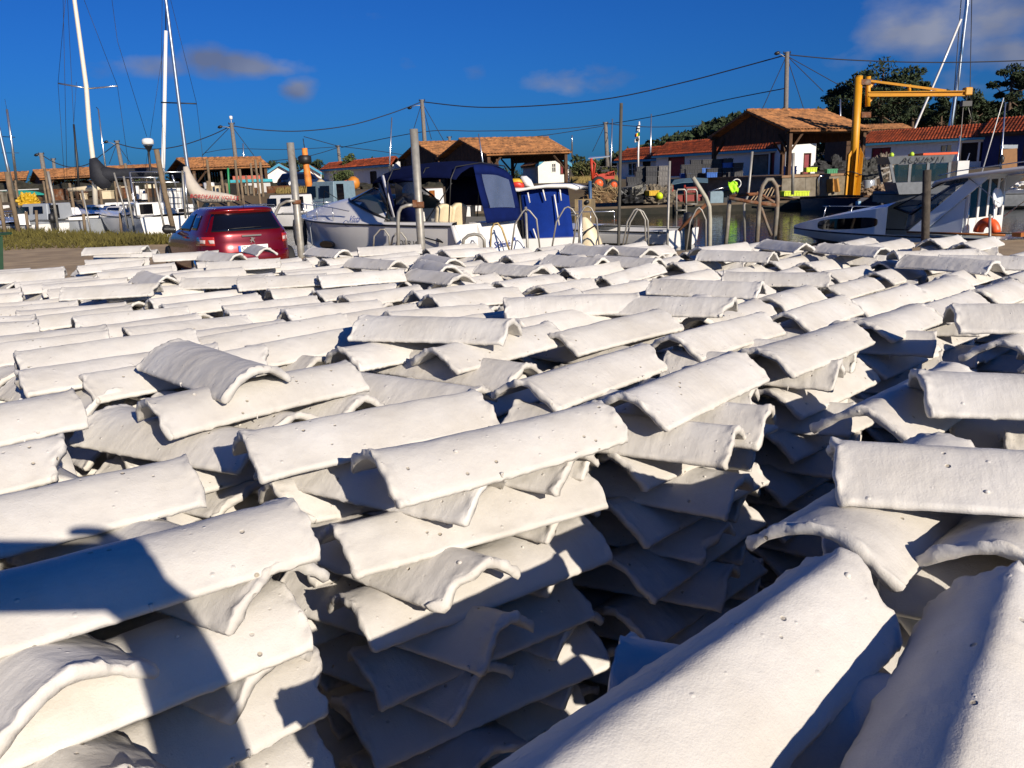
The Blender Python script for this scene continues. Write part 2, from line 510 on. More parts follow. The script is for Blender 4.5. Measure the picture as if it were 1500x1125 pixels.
        q = (mids[-1], base + no, base + i_idx[-1]); mb.f.append(q if sg > 0 else q[::-1]); mb.sm.append(True)
    # loose blisters and drips of lime
    if fine:
        for _ in range(rn.randint(0, 3)):
            u = rn.uniform(.05, .95); s = rn.uniform(-.8, .8); w = TW * (1.05 - .14 * u)
            y, z = prof(s, w, hh, 0); r_ = rn.uniform(.0014, .0034)
            mb.lathe([(r_ * 1.3, -.001), (r_, r_ * .35), (r_ * .5, r_ * .7), (r_ * .1, r_ * .8)], 7, ((u - .5) * TL, y, z + bend * (1 - (2 * u - 1) ** 2)))
        for _ in range(rn.randint(0, 2)):
            u = rn.uniform(.05, .95); s = rn.choice((-1, 1)); w = TW * (1.05 - .14 * u)
            r_ = rn.uniform(.0012, .002); x = (u - .5) * TL; h_ = rn.uniform(.004, .010)
            mb.tube([(x, s * w * .985, .004), (x, s * w * .985, -h_ * .5), (x + .001, s * w * .98, -h_)], [r_ * 1.4, r_, r_ * .5], 6)
    me = mb.mesh('roof_tile')
    me.materials.append(M_TILE)
    return me

FINE = [tile_mesh(s) for s in range(18)]
def low_arrays(seed):
    me = tile_mesh(seed, nu=9, no=9, ni=7, fine=False)
    v = np.empty(len(me.vertices) * 3); me.vertices.foreach_get('co', v); v = v.reshape(-1, 3)
    tri = []
    for p in me.polygons:
        q = list(p.vertices)
        for k in range(1, len(q) - 1): tri.append((q[0], q[k], q[k + 1]))
    bpy.data.meshes.remove(me)
    return v, np.array(tri)
LOWS = [low_arrays(s) for s in range(100, 106)]

ZTOP, STEP = 1.445, .0460
AZ_A, AZ_B = 46.0, -55.0
DA = Vector((math.sin(R(AZ_A)), math.cos(R(AZ_A)))); DB = Vector((math.sin(R(AZ_B)), math.cos(R(AZ_B))))
PA, PB = .468, .515
TILES = []          # dicts: centre, z of the long edges, azimuth of the length, tilt, info
def put(x, y, z, az, info, ry=0.0, rx=0.0, ls=1.0, ws=1.0, zs=1.0):
    TILES.append(dict(x=x, y=y, z=z, az=az, rx=rx, ry=ry, ls=ls, ws=ws, zs=zs, info=info))

def stack(cx, cy, az, block, i, j, nl, full, top_dz=0.0, azb=None, wob=1.0, skip=(), sep=.104):
    rn = random.Random(hash((block == 'right', i, j)) & 0xffff)
    azb = az + 72 if azb is None else azb
    for k in range(nl):
        z = ZTOP + top_dz - STEP * (k + 1)
        if z < 0: break
        A = (k % 2 == 0)
        base_az = az if A else azb
        n_here = 2
        dirn = Vector((math.sin(R(base_az)), math.cos(R(base_az))))
        across = Vector((dirn.y, -dirn.x))          # to the right of the length
        offs = (-sep, sep) if A else (-.112, .108)
        if not A and rn.random() < .35: offs = (-.132, .006, .128)
        for q, o_ in enumerate(offs):
            if k in skip: continue
            jit = (2.0 if k == 0 else 2.6 if A else 4.5) * wob
            a = base_az + rn.gauss(0, jit)
            if rn.random() < .5: a += 180
            ox = o_ + rn.gauss(0, .009 * wob); oy = rn.gauss(0, (.016 if A else .020) * wob)
            p = Vector((cx, cy)) + across * ox + dirn * oy
            put(p.x, p.y, z + rn.uniform(-.0015, .0015), a, (block, i, j, k, 'A' if A else 'B', q),
                ry=R(rn.gauss(0, .7 if k else 1.2)), rx=R(rn.gauss(0, .9 if k else 1.8)), ls=rn.uniform(.93, 1.05), ws=rn.uniform(.93, 1.07))
# centres of the first row of stacks, along the gap (the front corner stack, then onwards)
ROW0 = [(-1.25, .12, 50), (-.87, .49, 50), (-.495, .825, 52), (-.135, 1.225, 54), (.235, 1.50, 46), (.615, 1.90, 46), (.965, 2.27, 46), (1.32, 2.65, 49), (1.68, 3.02, 48),
        (2.03, 3.40, 48), (2.39, 3.78, 47), (2.75, 4.15, 47), (3.1, 4.52, 47), (3.46, 4.9, 47)]
I0 = 3            # index of the stack in the middle foreground
def drop(Y):
    xs = [0, 1.75, 2.3, 3.0, 4.0, 5.4, 9]; ys = [0, 0, -.03, -.075, -.10, -.085, -.085]
    return float(np.interp(Y, xs, ys))
NL = 31
for i in range(-9, len(ROW0)):
    if i >= 0: cx, cy, az = ROW0[i]
    else: cx, cy, az = ROW0[0][0] + .36 * i, ROW0[0][1] + .375 * i, 55
    for j in range(0, 19):
        rn = random.Random(i * 91 + j * 7 + 5)
        x = cx - .392 * j + (rn.gauss(0, .025) if j else 0)
        y = cy + .338 * j + (rn.gauss(0, .025) if j else 0)
        a = az if j == 0 else 46 + max(0, min(20, -7 * x)) + rn.gauss(0, 3)
        if y < .3 or abs(x) > .66 * y + .75: continue
        if y > 5.55 + .03 * x - max(0, x - .5) * .22: continue
        edge = j == 0 or y > 5.0
        dz = drop(y) + (rn.gauss(0, .012) if j else 0)
        n_ = NL if edge else 9
        sk = {(-1, 0): (0,), (0, 0): (0, 1), (1, 0): (0,), (2, 0): (0,), (0, 1): (0,), (1, 1): (0,)}.get((i - I0, j), ())
        stack(x, y, a, 'left', i - I0, j, n_, edge, dz, wob=1.0 if j else .8, skip=sk)
# the block on the near side of the gap
ROWR = [(.255, .50, 46), (.60, .88, 46), (.955, 1.26, 46), (1.31, 1.63, 46), (1.66, 2.0, 46), (2.02, 2.37, 46), (2.38, 2.74, 46), (2.74, 3.1, 46)]
for i, (cx, cy, az) in enumerate(ROWR):
    for j in range(0, 3):
        x, y = cx + .40 * j, cy - .34 * j
        if y < .28 and j: continue
        stack(x, y, az, 'right', i, j, NL, True, drop(y) * .6 - (.004 if i else .016), azb=az + 64, wob=.6 if i < 2 else 1.0, skip=(0,) if i < 3 and j == 0 else ())

def place(px1, py1, px2, py2, info, level=0, anchor='M', az=None, rx=0.0, ry=0.0, ls=1.0, dz=0.0, ws=1.0, zs=1.0):
    """a tile whose crest runs through two spots; level 0 rests as the top layer, -1 lies on top of it, 1 is the layer below"""
    Y = 2.0
    for _ in range(5):
        z = ZTOP - STEP * (level + 1) + drop(Y) + dz
        def onz(px, py):
            r = ray(px, py); return EYE + r * ((z + TH - EYE.z) / r.z)
        a, b = onz(px1, py1), onz(px2, py2); d = b - a; d.z = 0; d.normalize()
        if az is not None: d = Vector((math.sin(R(az)), math.cos(R(az)), 0))
        c = (a + b) / 2 if anchor == 'M' else (a + d * TL * ls / 2 if anchor == 'L' else b - d * TL * ls / 2)
        Y = c.y
    put(c.x, c.y, z, math.degrees(math.atan2(d.x, d.y)), info, rx=rx, ry=ry, ls=ls, ws=ws, zs=zs)
# the tiles one sees best on the front stacks, each where it lies
FRONT = [(520, 655, 880, 588, ('left', 0, 0, 0, 'A', 1)), (350, 625, 700, 572, ('left', 0, 0, 0, 'A', 0)),
         (893, 588, 1080, 515, ('left', 1, 0, 0, 'A', 1)), (712, 557, 945, 500, ('left', 1, 0, 0, 'A', 0)),
         (1095, 500, 1240, 469, ('left', 2, 0, 0, 'A', 1)), (955, 490, 1115, 458, ('left', 2, 0, 0, 'A', 0))]
for (x1, y1, x2, y2, info), az_ in zip(FRONT, (57, 58, 42, 43, 47, 47)): place(x1, y1, x2, y2, info, 0, 'R', az=az_)
place(60, 822, 432, 727, ('left', -1, 0, 0, 'A', 1), 0, 'R', az=55); place(60, 708, 275, 668, ('left', -1, 0, 0, 'A', 0), 0, 'R', az=55)
place(150, 595, 510, 530, ('left', 0, 1, 0, 'A', 1), 0, 'R', az=48); place(115, 545, 310, 512, ('left', 0, 1, 0, 'A', 0), 0, 'L', az=49)
place(605, 515, 803, 471, ('left', 1, 1, 0, 'A', 1), 0, 'R'); place(497, 507, 625, 478, ('left', 1, 1, 0, 'A', 0), 0, 'L', az=48)
# crosswise pair under the front tiles of the corner stack
place(430, 668, 722, 692, ('left', 0, 0, 1, 'B', 0), 1, 'R', az=122); place(640, 640, 848, 655, ('left', 0, 0, 1, 'B', 1), 1, 'R', az=122)
place(700, 640, 880, 640, ('left', 0, 0, 1, 'B', 2), 1, 'R', az=118, dz=-.012)
# near side of the gap
for x1, y1, x2, y2, az, an, lv, info in ((812, 1110, 1243, 818, 47, 'R', 0, ('right', 0, 0, 0, 'A', 0)), (1395, 1125, 1490, 838, 37, 'R', 0, ('right', 0, 0, 0, 'A', 1)),
                                         (1200, 768, 1310, 700, 45, 'L', 0, ('right', 1, 0, 0, 'A', 0)), (1470, 800, 1560, 700, 44, 'L', 0, ('right', 1, 0, 0, 'A', 1)), (1265, 600, 1330, 560, 46, 'L', 0, ('right', 2, 0, 0, 'A', 0)), (1470, 500, 1560, 465, 48, 'L', 0, ('right', 2, 0, 0, 'A', 1))):
    place(x1, y1, x2, y2, info, lv, an, az=az, ls=1.16 if info[1] == 0 else 1.0, ws=.95 if info[1] == 0 else 1.0, zs=1.18 if info[1] == 0 else 1.0, dz=-.021 if info[1] == 0 else -.004)
def loose(x1, y1, x2, y2, text, an='M', az=None, lv=-1, **k):
    place(x1, y1, x2, y2, ('left', 0, 0, 0, 'loose', text), lv, an, az, **k)
loose(1222, 640, 1500, 656, 'big grey tile lying crosswise on the right block, nearest of the crosswise ones', 'L', ls=1.1)
loose(1345, 541, 1500, 553, 'grey pitted tile lying crosswise on the right block, behind the biggest', 'L', ls=1.05, az=104)
loose(1393, 446, 1500, 450, 'grey tile lying crosswise farther back at the right edge', 'L', az=106)
loose(240, 492, 400, 540, 'grey blistered tile lying askew on the lengthwise tiles at the left', 'M', az=138, rx=R(3))
TOPS = [(545, 461, 735, 466, 'long grey tile lying crosswise in the middle of the field'), (762, 437, 912, 431, 'grey tile with a wide open mouth, behind the long grey one'), (928, 430, 1020, 432, 'grey tile with its mouth open beside the wide mouthed one'),
        (977, 408, 1095, 412, 'grey tile lying crosswise before the gap, nearer of two'), (1083, 396, 1192, 397, 'grey tile lying crosswise before the gap, farther of two'), (196, 394, 262, 409, 'grey tile tipped to the right at the left rear'),
        (290, 405, 368, 402, 'left of two grey tiles side by side at the left rear'), (372, 406, 455, 401, 'right of two grey tiles side by side at the left rear'), (125, 419, 200, 415, 'grey tile with a broad arch towards the left edge'),
        (328, 382, 385, 379, 'small grey tile below the car wheel'), (246, 370, 298, 367, 'grey tile in front of the car, left of two'), (303, 368, 350, 371, 'grey tile in front of the car, right of two'), (362, 356, 402, 366, 'grey tile covering part of the number plate'),
        (488, 402, 568, 396, 'grey tile below the cruiser bow, in the middle rows'), (605, 392, 680, 400, 'grey tile sloping right below the galvanised pole'), (522, 376, 580, 380, 'small grey tile under the cruiser hull'), (540, 362, 600, 359, 'arched grey tile at the rear edge under the hoops'),
        (446, 360, 520, 366, 'broad grey tile at the rear edge beside the galvanised pole foot'), (602, 367, 695, 384, 'long grey tile slanting down at the rear, upper one'), (604, 377, 680, 394, 'long grey tile slanting down at the rear, lower one'), (709, 383, 792, 388, 'grey tile below the cruiser transom'),
        (803, 372, 886, 378, 'grey tile below the blue canvas boat, left of two'), (892, 373, 945, 376, 'grey tile below the blue canvas boat, right of two'), (840, 358, 892, 362, 'rear grey tile in front of the cream outboard cover'), (895, 358, 945, 362, 'rear grey tile in front of the doubled hoop'), (1048, 366, 1112, 368, 'rear grey tile in front of the rusty frame'),
        (1030, 361, 1085, 355, 'tilted rear tile left of the rusty frame legs'), (1118, 349, 1188, 357, 'rear grey tile right of the rusty hoop'), (1207, 355, 1295, 361, 'long narrow grey tile before the black boat window'), (1325, 367, 1413, 364, 'grey tile under the wooden mooring post'), (1332, 374, 1455, 382, 'large grey tile below the orange lifebuoy'), (1404, 374, 1500, 376, 'grey tile at the right edge below the boat')]
for x1, y1, x2, y2, tx in TOPS: loose(x1, y1, x2, y2, tx)
loose(118, 362, 222, 358, 'upper of two tiles piled at the left rear corner', dz=.05, lv=-1); loose(130, 369, 240, 364, 'lower of two tiles piled at the left rear corner', lv=-1)
# ------------------------------------------------------------------ which tiles show, then build them
def tile_matrix(t):
    ax = math.pi / 2 - R(t['az'])
    M_ = Matrix.Translation((t['x'], t['y'], t['z'])) @ Matrix.Rotation(ax, 4, 'Z') @ Matrix.Rotation(t['ry'], 4, 'Y') @ Matrix.Rotation(t['rx'], 4, 'X') @ Matrix.Diagonal((t['ls'], t['ws'], t['zs'], 1))
    return M_
allv = []; allt = []; owner = []; base = 0
for n_, t in enumerate(TILES):
    v, tri = LOWS[n_ % len(LOWS)]
    M_ = np.array(tile_matrix(t))
    w = v @ M_[:3, :3].T + M_[:3, 3]
    allv.append(w); allt.append(tri + base); owner.append(np.full(len(tri), n_)); base += len(v)
    t['v'] = w
V_ = np.concatenate(allv); T_ = np.concatenate(allt); O_ = np.concatenate(owner)
bvh = BVHTree.FromPolygons(V_.tolist(), T_.tolist())
hits = {}
for py in np.arange(345, 1125, 4.0):
    for px in np.arange(0, 1500, 4.0):
        loc, nor, idx, dist = bvh.ray_cast(EYE, ray(px, py).normalized(), 20)
        if idx is not None:
            k = int(O_[idx]); hits[k] = hits.get(k, 0) + 1
order = sorted(hits, key=lambda k: -hits[k])
single = order[:300]
sset = set(single)
ORD = ['first', 'second', 'third', 'fourth', 'fifth', 'sixth', 'seventh', 'eighth', 'ninth', 'tenth', 'eleventh', 'twelfth', 'thirteenth', 'fourteenth', 'fifteenth', 'sixteenth', 'seventeenth', 'eighteenth', 'nineteenth', 'twentieth']
def ordn(k):
    if k < 20: return ORD[k]
    tens = ['twenty', 'thirty', 'forty', 'fifty', 'sixty', 'seventy'][(k + 1) // 10 - 2]; u = (k + 1) % 10
    return (tens[:-1] + 'ieth') if u == 0 else tens + '-' + ORD[u - 1]
def tile_label(t):
    block, i, j, k, kind, q = t['info'][:6]
    if kind == 'loose': return q
    lay = ['top', 'second', 'third', 'fourth', 'fifth', 'sixth', 'seventh', 'eighth', 'ninth', 'tenth', 'eleventh', 'twelfth'][k] if k < 12 else ORD[k]
    if kind == 'A': pos = ('near', 'far')[1 - q] if True else ''
    else: pos = ('left', 'right', 'rightmost')[q]
    form = ('lengthwise' if kind == 'A' else 'crosswise')
    if block == 'left':
        where = ('%s stack beyond the gap' % ORD[i + 1]) if j == 0 and i >= -1 else ('stack %s along, %s row behind the gap' % (ORD[max(0, i + 6)], ORD[j]))
    else:
        where = ('%s stack right of the gap' % ORD[i]) if j == 0 else ('%s stack in the right block, row %s' % (ORD[i], ORD[j]))
    return '%s %s white tile, %s layer of the %s' % (pos, form, lay, where)
GROUP = 'limed roof tiles stacked crosswise'
seen = {}
for k in single:
    t = TILES[k]
    o = bpy.data.objects.new('roof_tile', FINE[(k * 7 + 3) % len(FINE)])
    COL.objects.link(o)
    o.matrix_world = tile_matrix(t)
    lb = tile_label(t)
    tag(o, lb, 'tile', GROUP, 'thing')
rest = [n_ for n_ in range(len(TILES)) if n_ not in sset]
vs = []; ts = []; base = 0
for n_ in rest:
    v, tri = LOWS[n_ % len(LOWS)]
    vs.append(TILES[n_]['v']); ts.append(tri + base); base += len(v)
vs = np.concatenate(vs); ts = np.concatenate(ts)
me = bpy.data.meshes.new('roof_tile')
me.vertices.add(len(vs)); me.vertices.foreach_set('co', vs.ravel().astype(np.float32))
me.loops.add(len(ts) * 3); me.loops.foreach_set('vertex_index', ts.ravel().astype(np.int32))
me.polygons.add(len(ts)); me.polygons.foreach_set('loop_start', np.arange(0, len(ts) * 3, 3, dtype=np.int32))
try: me.polygons.foreach_set('loop_total', np.full(len(ts), 3, dtype=np.int32))
except Exception: pass
me.update(calc_edges=True); me.validate()
me.polygons.foreach_set('use_smooth', np.ones(len(me.polygons), dtype=bool))
me.materials.append(M_TILE)
o = bpy.data.objects.new('roof_tile_pile', me); COL.objects.link(o)
tag(o, 'many more white limed tiles filling the stacks below and behind', 'tiles', GROUP, 'stuff')
print('TILES', len(TILES), 'hit', len(hits), 'tail', [hits[k] for k in order[295:300]], 'tris', len(ts))
# ------------------------------------------------------------------ ground, water, far bank
WZ = -0.35
M_SAND = mat('sand', (.36, .26, .15), .95, var=.25, scale=1.5, bump=.6, bscale=40, dirt=(.22, .15, .08), dscale=.6, damt=.4)
M_CONC = mat('concrete', (.19, .165, .125), .9, var=.2, scale=2, bump=.5, bscale=30, dirt=(.10, .08, .05), dscale=1.5, damt=.42)
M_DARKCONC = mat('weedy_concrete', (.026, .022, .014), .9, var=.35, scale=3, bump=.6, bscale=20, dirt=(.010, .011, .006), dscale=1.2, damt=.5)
M_TARMAC = mat('tarmac', (.06, .058, .055), .9, var=.2, scale=4, bump=.3)
EDGE = [(-120, 112), (-62, 76), (-30, 47), (-13, 31), (-6.5, 22.5), (-3.2, 19.6), (40, 19.0), (140, 18)]
q = MB()
q.add([(x, y, 0) for x, y in EDGE] + [(140, -60, 0), (-120, -60, 0)], [tuple(range(len(EDGE) + 2))[::-1]])
tag(q.build('ground', M_SAND), kind='structure')
q = MB()
for (x0, y0), (x1, y1) in zip(EDGE[:-1], EDGE[1:]):
    q.hexa([(x0, y0 + .3, -2.4), (x0, y0 + .003, -2.4), (x1, y1 + .003, -2.4), (x1, y1 + .3, -2.4)], [(x0, y0 + .3, .004), (x0, y0 + .003, .004), (x1, y1 + .003, .004), (x1, y1 + .3, .004)])
tag(q.build('quay_wall', M_CONC), kind='structure')
# water
wm = bpy.data.materials.new('harbour_water'); wm.use_nodes = True
n = wm.node_tree.nodes; l = wm.node_tree.links; b = n['Principled BSDF']
b.inputs['Base Color'].default_value = (.004, .006, .004, 1); b.inputs['Roughness'].default_value = .04; b.inputs['IOR'].default_value = 1.33
tcn = n.new('ShaderNodeTexCoord'); mpn = n.new('ShaderNodeMapping'); mpn.inputs['Scale'].default_value = (1.2, 3.5, 1)
l.new(tcn.outputs['Object'], mpn.inputs[0])
nz = n.new('ShaderNodeTexNoise'); nz.inputs['Scale'].default_value = 1.3; nz.inputs['Detail'].default_value = 3
l.new(mpn.outputs[0], nz.inputs['Vector'])
bp = n.new('ShaderNodeBump'); bp.inputs['Strength'].default_value = .25; bp.inputs['Distance'].default_value = .05
l.new(nz.outputs[0], bp.inputs['Height']); l.new(bp.outputs[0], b.inputs['Normal'])
q = MB(); q.add([(-900, 15, WZ), (900, 15, WZ), (900, 2500, WZ), (-900, 2500, WZ)], [(0, 1, 2, 3)])
tag(q.build('water', wm), kind='structure')
# far bank: apron at quay height, then a rise of 1.4 m, then dunes far behind
def zt(x, y):
    r = min(1, max(0, (y - 49) / 12.0)); r = r * r * (3 - 2 * r)
    z = 1.38 * r
    if y > 120:
        z += min(1, (y - 120) / 160.0) ** 1.2 * 12 * min(1, max(0.0, (x - 5) / 90.0))
    return z
QY = 46.0
xs = [-600, -300, -150, -100] + list(range(-80, 90, 4)) + [110, 150, 220, 320, 600]
ys = [QY, 48, 49, 51, 53, 55, 57, 59, 61, 64, 70, 80, 95, 120, 150, 190, 240, 320, 500, 900, 2500]
q = MB()
q.grid([[Vector((x, y, zt(x, y) + .03 * noise.noise(Vector((x * .4, y * .4, 0))) * (y > 48.5))) for x in xs] for y in ys])
fb = q.build('far_bank', mat('bank_sand', (.12, .078, .034), .95, var=.35, scale=.5, bump=.5, bscale=8, dirt=(.06, .05, .02), dscale=.25, damt=.45))
tag(fb, kind='structure')
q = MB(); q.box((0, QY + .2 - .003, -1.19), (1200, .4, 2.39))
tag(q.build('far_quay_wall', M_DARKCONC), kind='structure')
q = MB(); q.box((0, QY + .25, .06), (1200, .5, .12))
tag(q.build('quay_coping', mat('coping', (.11, .08, .05), .9, var=.3, scale=1, bump=.5)), kind='structure')
q = MB(); q.add([(14, 66.5, 1.40), (90, 66.5, 1.40), (90, 71.5, 1.40), (14, 71.5, 1.40)], [(0, 1, 2, 3)])
tag(q.build('road', M_TARMAC), kind='structure')

# rough grass along the quay on the left
gm = mat('dry_grass', (.095, .080, .014), .9, var=.5, scale=1.2)
g = MB(); rg = random.Random(4)
def edge_pt(t):
    pts = [(-62, 76), (-30, 47), (-13, 31), (-8.2, 24.5)]
    t *= len(pts) - 1; k = min(int(t), len(pts) - 2); f = t - k
    return pts[k][0] + (pts[k + 1][0] - pts[k][0]) * f, pts[k][1] + (pts[k + 1][1] - pts[k][1]) * f
for _ in range(26000):
    t = rg.random() ** .55
    x, y = edge_pt(t)
    back = abs(rg.gauss(0, 1)) * (3.2 if t < .9 else 1.6)
    x -= back * .55 - .1; y -= back * .9 - .1
    if y < 28.6 + .8 * noise.noise(Vector((x * .5, y * .5, 0))): continue
    h = rg.uniform(.08, .36) * (1.15 if back < 2 else .6)
    a = rg.uniform(0, 6.28); w = rg.uniform(.012, .03); lx, ly = rg.gauss(0, .13), rg.gauss(0, .13)
    dx, dy = w * math.cos(a), w * math.sin(a)
    g.add([(x - dx, y - dy, 0), (x + dx, y + dy, 0), (x + lx * .5 + dx * .7, y + ly * .5 + dy * .7, h * .6), (x + lx, y + ly, h), (x + lx * .5 - dx * .7, y + ly * .5 - dy * .7, h * .6)], [(0, 1, 2, 3, 4)])
tag(g.build('grass', gm), 'rough dry grass growing along the quay edge', 'grass', kind='stuff')

# ------------------------------------------------------------------ trees
M_BARK = mat('bark', (.10, .065, .04), .95, var=.3, scale=4, bump=.8, bscale=12)
M_PINE = mat('pine_needles', (.022, .036, .010), .85, var=.45, scale=.8)
M_LEAF = mat('shrub_leaves', (.055, .075, .018), .8, var=.45, scale=1.5)
M_LEAF2 = mat('olive_leaves', (.075, .075, .02), .8, var=.45, scale=1.5)
def leaf_cloud(mb, rg, c, rad, n, size, shell=.55):
    for _ in range(n):
        while True:
            d = Vector((rg.uniform(-1, 1), rg.uniform(-1, 1), rg.uniform(-1, 1)))
            if d.length <= 1 and d.length > shell * rg.random(): break
        p = Vector(c) + Vector((d.x * rad[0], d.y * rad[1], d.z * rad[2]))
        s = size * rg.uniform(.6, 1.4)
        u = Vector((rg.gauss(0, 1), rg.gauss(0, 1), rg.gauss(0, 1))).normalized(); v = u.orthogonal().normalized()
        v = Matrix.Rotation(rg.uniform(0, 6.28), 3, u) @ v
        w = u.cross(v)
        mb.add([p - v * s, p + w * s * .5, p + v * s, p - w * s * .5], [(0, 1, 2, 3)])
def pine(x, y, z0, h, spread, seed, label, nclump=16, leaf=.22, per=230, group='pines behind the buildings'):
    rg = random.Random(seed)
    root = empty('pine_tree', (x, y, z0), label, 'tree', group)
    tr = MB(); cr = MB()
    lean = rg.uniform(-.06, .06)
    trunk = [Vector((x + lean * h * t * (1 + .2 * math.sin(3 * t)), y, z0 - .3 + (h * .93 + .3) * t)) for t in (0, .25, .5, .75, 1)]
    tr.tube(trunk, [h * .026, h * .022, h * .018, h * .013, h * .006], 7)
    for k in range(int(nclump * 1.4)):
        t = rg.uniform(.48, 1.0) ** .8
        a = rg.uniform(0, 6.28); rr = spread * (1.15 - abs(t - .68) * 1.5) * rg.uniform(.35, 1)
        base = trunk[0].lerp(trunk[-1], t * .93)
        c = base + Vector((math.cos(a) * rr, math.sin(a) * rr, h * rg.uniform(-.02, .07)))
        tr.tube([base, base.lerp(c, .6) + Vector((0, 0, -.05 * h)), c], [h * .009, h * .006, h * .003], 5)
        s = spread * rg.uniform(.18, .38)
        leaf_cloud(cr, rg, c, (s, s, s * .52), per, leaf)
    leaf_cloud(cr, rg, trunk[-1], (spread * .4, spread * .4, spread * .28), per, leaf)
    tr.build('trunk', M_BARK, root); cr.build('crown', M_PINE, root)
    return root
def tree_at(px_c, py_top, py_base, d, wpx, seed, label, **k):
    c = P(px_c, py_top, d); z0 = zt(c.x, d) - .1
    h = c.z - z0
    return pine(c.x, d, z0, h, wpx * d / 1200 / 2 * .86, seed, label, **k)
tree_at(1300, 88, 0, 112, 125, 3, 'tall dark pine with a flat wide crown behind the crane arm', nclump=26)
tree_at(1236, 118, 0, 118, 70, 5, 'dark pine just left of the yellow crane post', nclump=18)
tree_at(1345, 112, 0, 124, 70, 8, 'dark pine behind the crane beam, right of the tallest pine', nclump=18)
tree_at(1486, 92, 0, 115, 80, 9, 'tall dark pine at the right edge of the picture', nclump=20)
tree_at(1425, 132, 0, 128, 80, 12, 'lower dark pine behind the tip of the crane arm', nclump=16)
tree_at(1385, 132, 0, 135, 70, 13, 'lower dark pine behind the leaning mast', nclump=14)
tree_at(1262, 128, 0, 132, 70, 15, 'dark pine showing between crane post and crane arm', nclump=14)
tree_at(1155, 156, 0, 150, 34, 14, 'small round pine at the foot of the tall utility pole', nclump=12, leaf=.4)
# wooded dune far off: one mass
def wood_mass(spec, name, label, seed, leaf, per):
    rg = random.Random(seed); mb = MB()
    for (px, py, d, wpx) in spec:
        c = P(px, py, d); s = wpx * d / 1200
        leaf_cloud(mb, rg, (c.x, d, c.z - s * .5), (s * .75, s * .75, s * .5), per, leaf * d / 200)
        leaf_cloud(mb, rg, (c.x, d, c.z - s * 1.3), (s * 1.0, s * .8, s * .9), per, leaf * d / 200)
    tag(mb.build(name, M_PINE), label, 'woods', kind='stuff')
rs = random.Random(2)
spec = []
for px in range(850, 1160, 7):
    t = (px - 850) / 235
    top = 247 - 80 * t ** .88 if px < 1090 else 166
    spec.append((px, top + rs.uniform(-4, 5), 230 + rs.uniform(-25, 25), rs.uniform(13, 22)))
wood_mass(spec, 'dune_woods', 'dark pine woods covering the dune behind the red roofs', 5, .8, 85)
spec = [(px, 160 + rs.uniform(-12, 14), 165 + rs.uniform(-15, 20), rs.uniform(22, 34)) for px in range(1195, 1530, 11)]
spec += [(px, 183 + rs.uniform(-8, 8), 140, 24) for px in range(1195, 1530, 14)]
wood_mass(spec, 'pine_woods', 'dense dark pine wood behind the long white building', 6, .8, 110)
spec = [(px, 236 - .025 * (px - 400) + rs.uniform(-3, 4), 260, rs.uniform(8, 13)) for px in list(range(395, 470, 8)) + list(range(520, 560, 12)) + [700, 720, 850, 842]]
wood_mass(spec, 'far_woods', 'distant low woods showing above the far roofs', 7, .5, 40)
spec = [(px, 254 - .02 * (px - 100) + rs.uniform(-3, 4), 112, rs.uniform(16, 24)) for px in range(-40, 480, 12)]
spec += [(px, 246 + rs.uniform(-3, 3), 112, 20) for px in range(560, 790, 14)]
wood_mass(spec, 'hedge_woods', 'dark hedge and scrub standing behind the left sheds', 17, .4, 70)
def shrub(px, py, pyb, d, wpx, seed, label, m, cat='bush', group='bushes beyond the harbour', name='bush', dens=1.0):
    rg = random.Random(seed)
    t = P(px, py, d); z0 = zt(t.x, d) if pyb is None else P(px, pyb, d).z
    h = max(.6, t.z - z0); w = wpx * d / 1200 / 2
    root = empty(name, (t.x, d, z0), label, cat, group)
    st = MB(); lf = MB()
    for k in range(5):
        a = rg.uniform(0, 6.28); e = Vector((t.x + math.cos(a) * w * .5, d + math.sin(a) * w * .4, z0 + h * rg.uniform(.5, .8)))
        st.tube([(t.x, d, z0 - .1), ((t.x + e.x) / 2, (d + e.y) / 2, z0 + h * .35), e], [.06, .045, .02], 5)
    for k in range(10):
        a = rg.uniform(0, 6.28); rr = rg.uniform(0, .68)
        c = (t.x + math.cos(a) * w * rr, d + math.sin(a) * w * rr * .7, z0 + h * rg.uniform(.28, .78))
        leaf_cloud(lf, rg, c, (w * .42, w * .4, h * .27), int(95 * dens), .10 * d / 60)
    st.build('stem', M_BARK, root); lf.build('foliage', m, root)
shrub(512, 221, None, 92, 36, 1, 'round green tree rising above the red roof', M_LEAF, 'tree', name='round_tree')
shrub(500, 250, 278, 70, 44, 2, 'dense dark green bush against the white wall left of the cruiser', M_LEAF)
shrub(858, 235, 268, 66, 46, 3, 'olive green bush behind the red tractor', M_LEAF2)
shrub(888, 244, 268, 64, 36, 4, 'low bush right of the red tractor', M_LEAF2)
shrub(845, 238, 266, 70, 26, 6, 'bush beside the white gable house', M_LEAF)
shrub(208, 262, 285, 70, 40, 9, 'dark bush seen below the black sail cover', M_LEAF)
# dry weeds at the foot of the bushes and walls
g = MB()
for _ in range(5000):
    px = rg.choice([rg.uniform(836, 905), rg.uniform(1300, 1350), rg.uniform(405, 450)]) ; d = rg.uniform(60, 66) if px < 1000 else rg.uniform(73, 74.6)
    p = XZ(px, d, 1.35); h = rg.uniform(.15, .5); dx = rg.uniform(-.05, .05)
    g.add([(p.x - .03, d, zt(p.x, d) - .02), (p.x + .03, d, zt(p.x, d) - .02), (p.x + dx, d + dx, zt(p.x, d) + h)], [(0, 1, 2)])
tag(g.build('dry_weeds', mat('dry_weeds', (.22, .16, .05), .9, var=.4, scale=2)), 'dry yellow weeds at the foot of bushes and walls', 'weeds', kind='stuff')

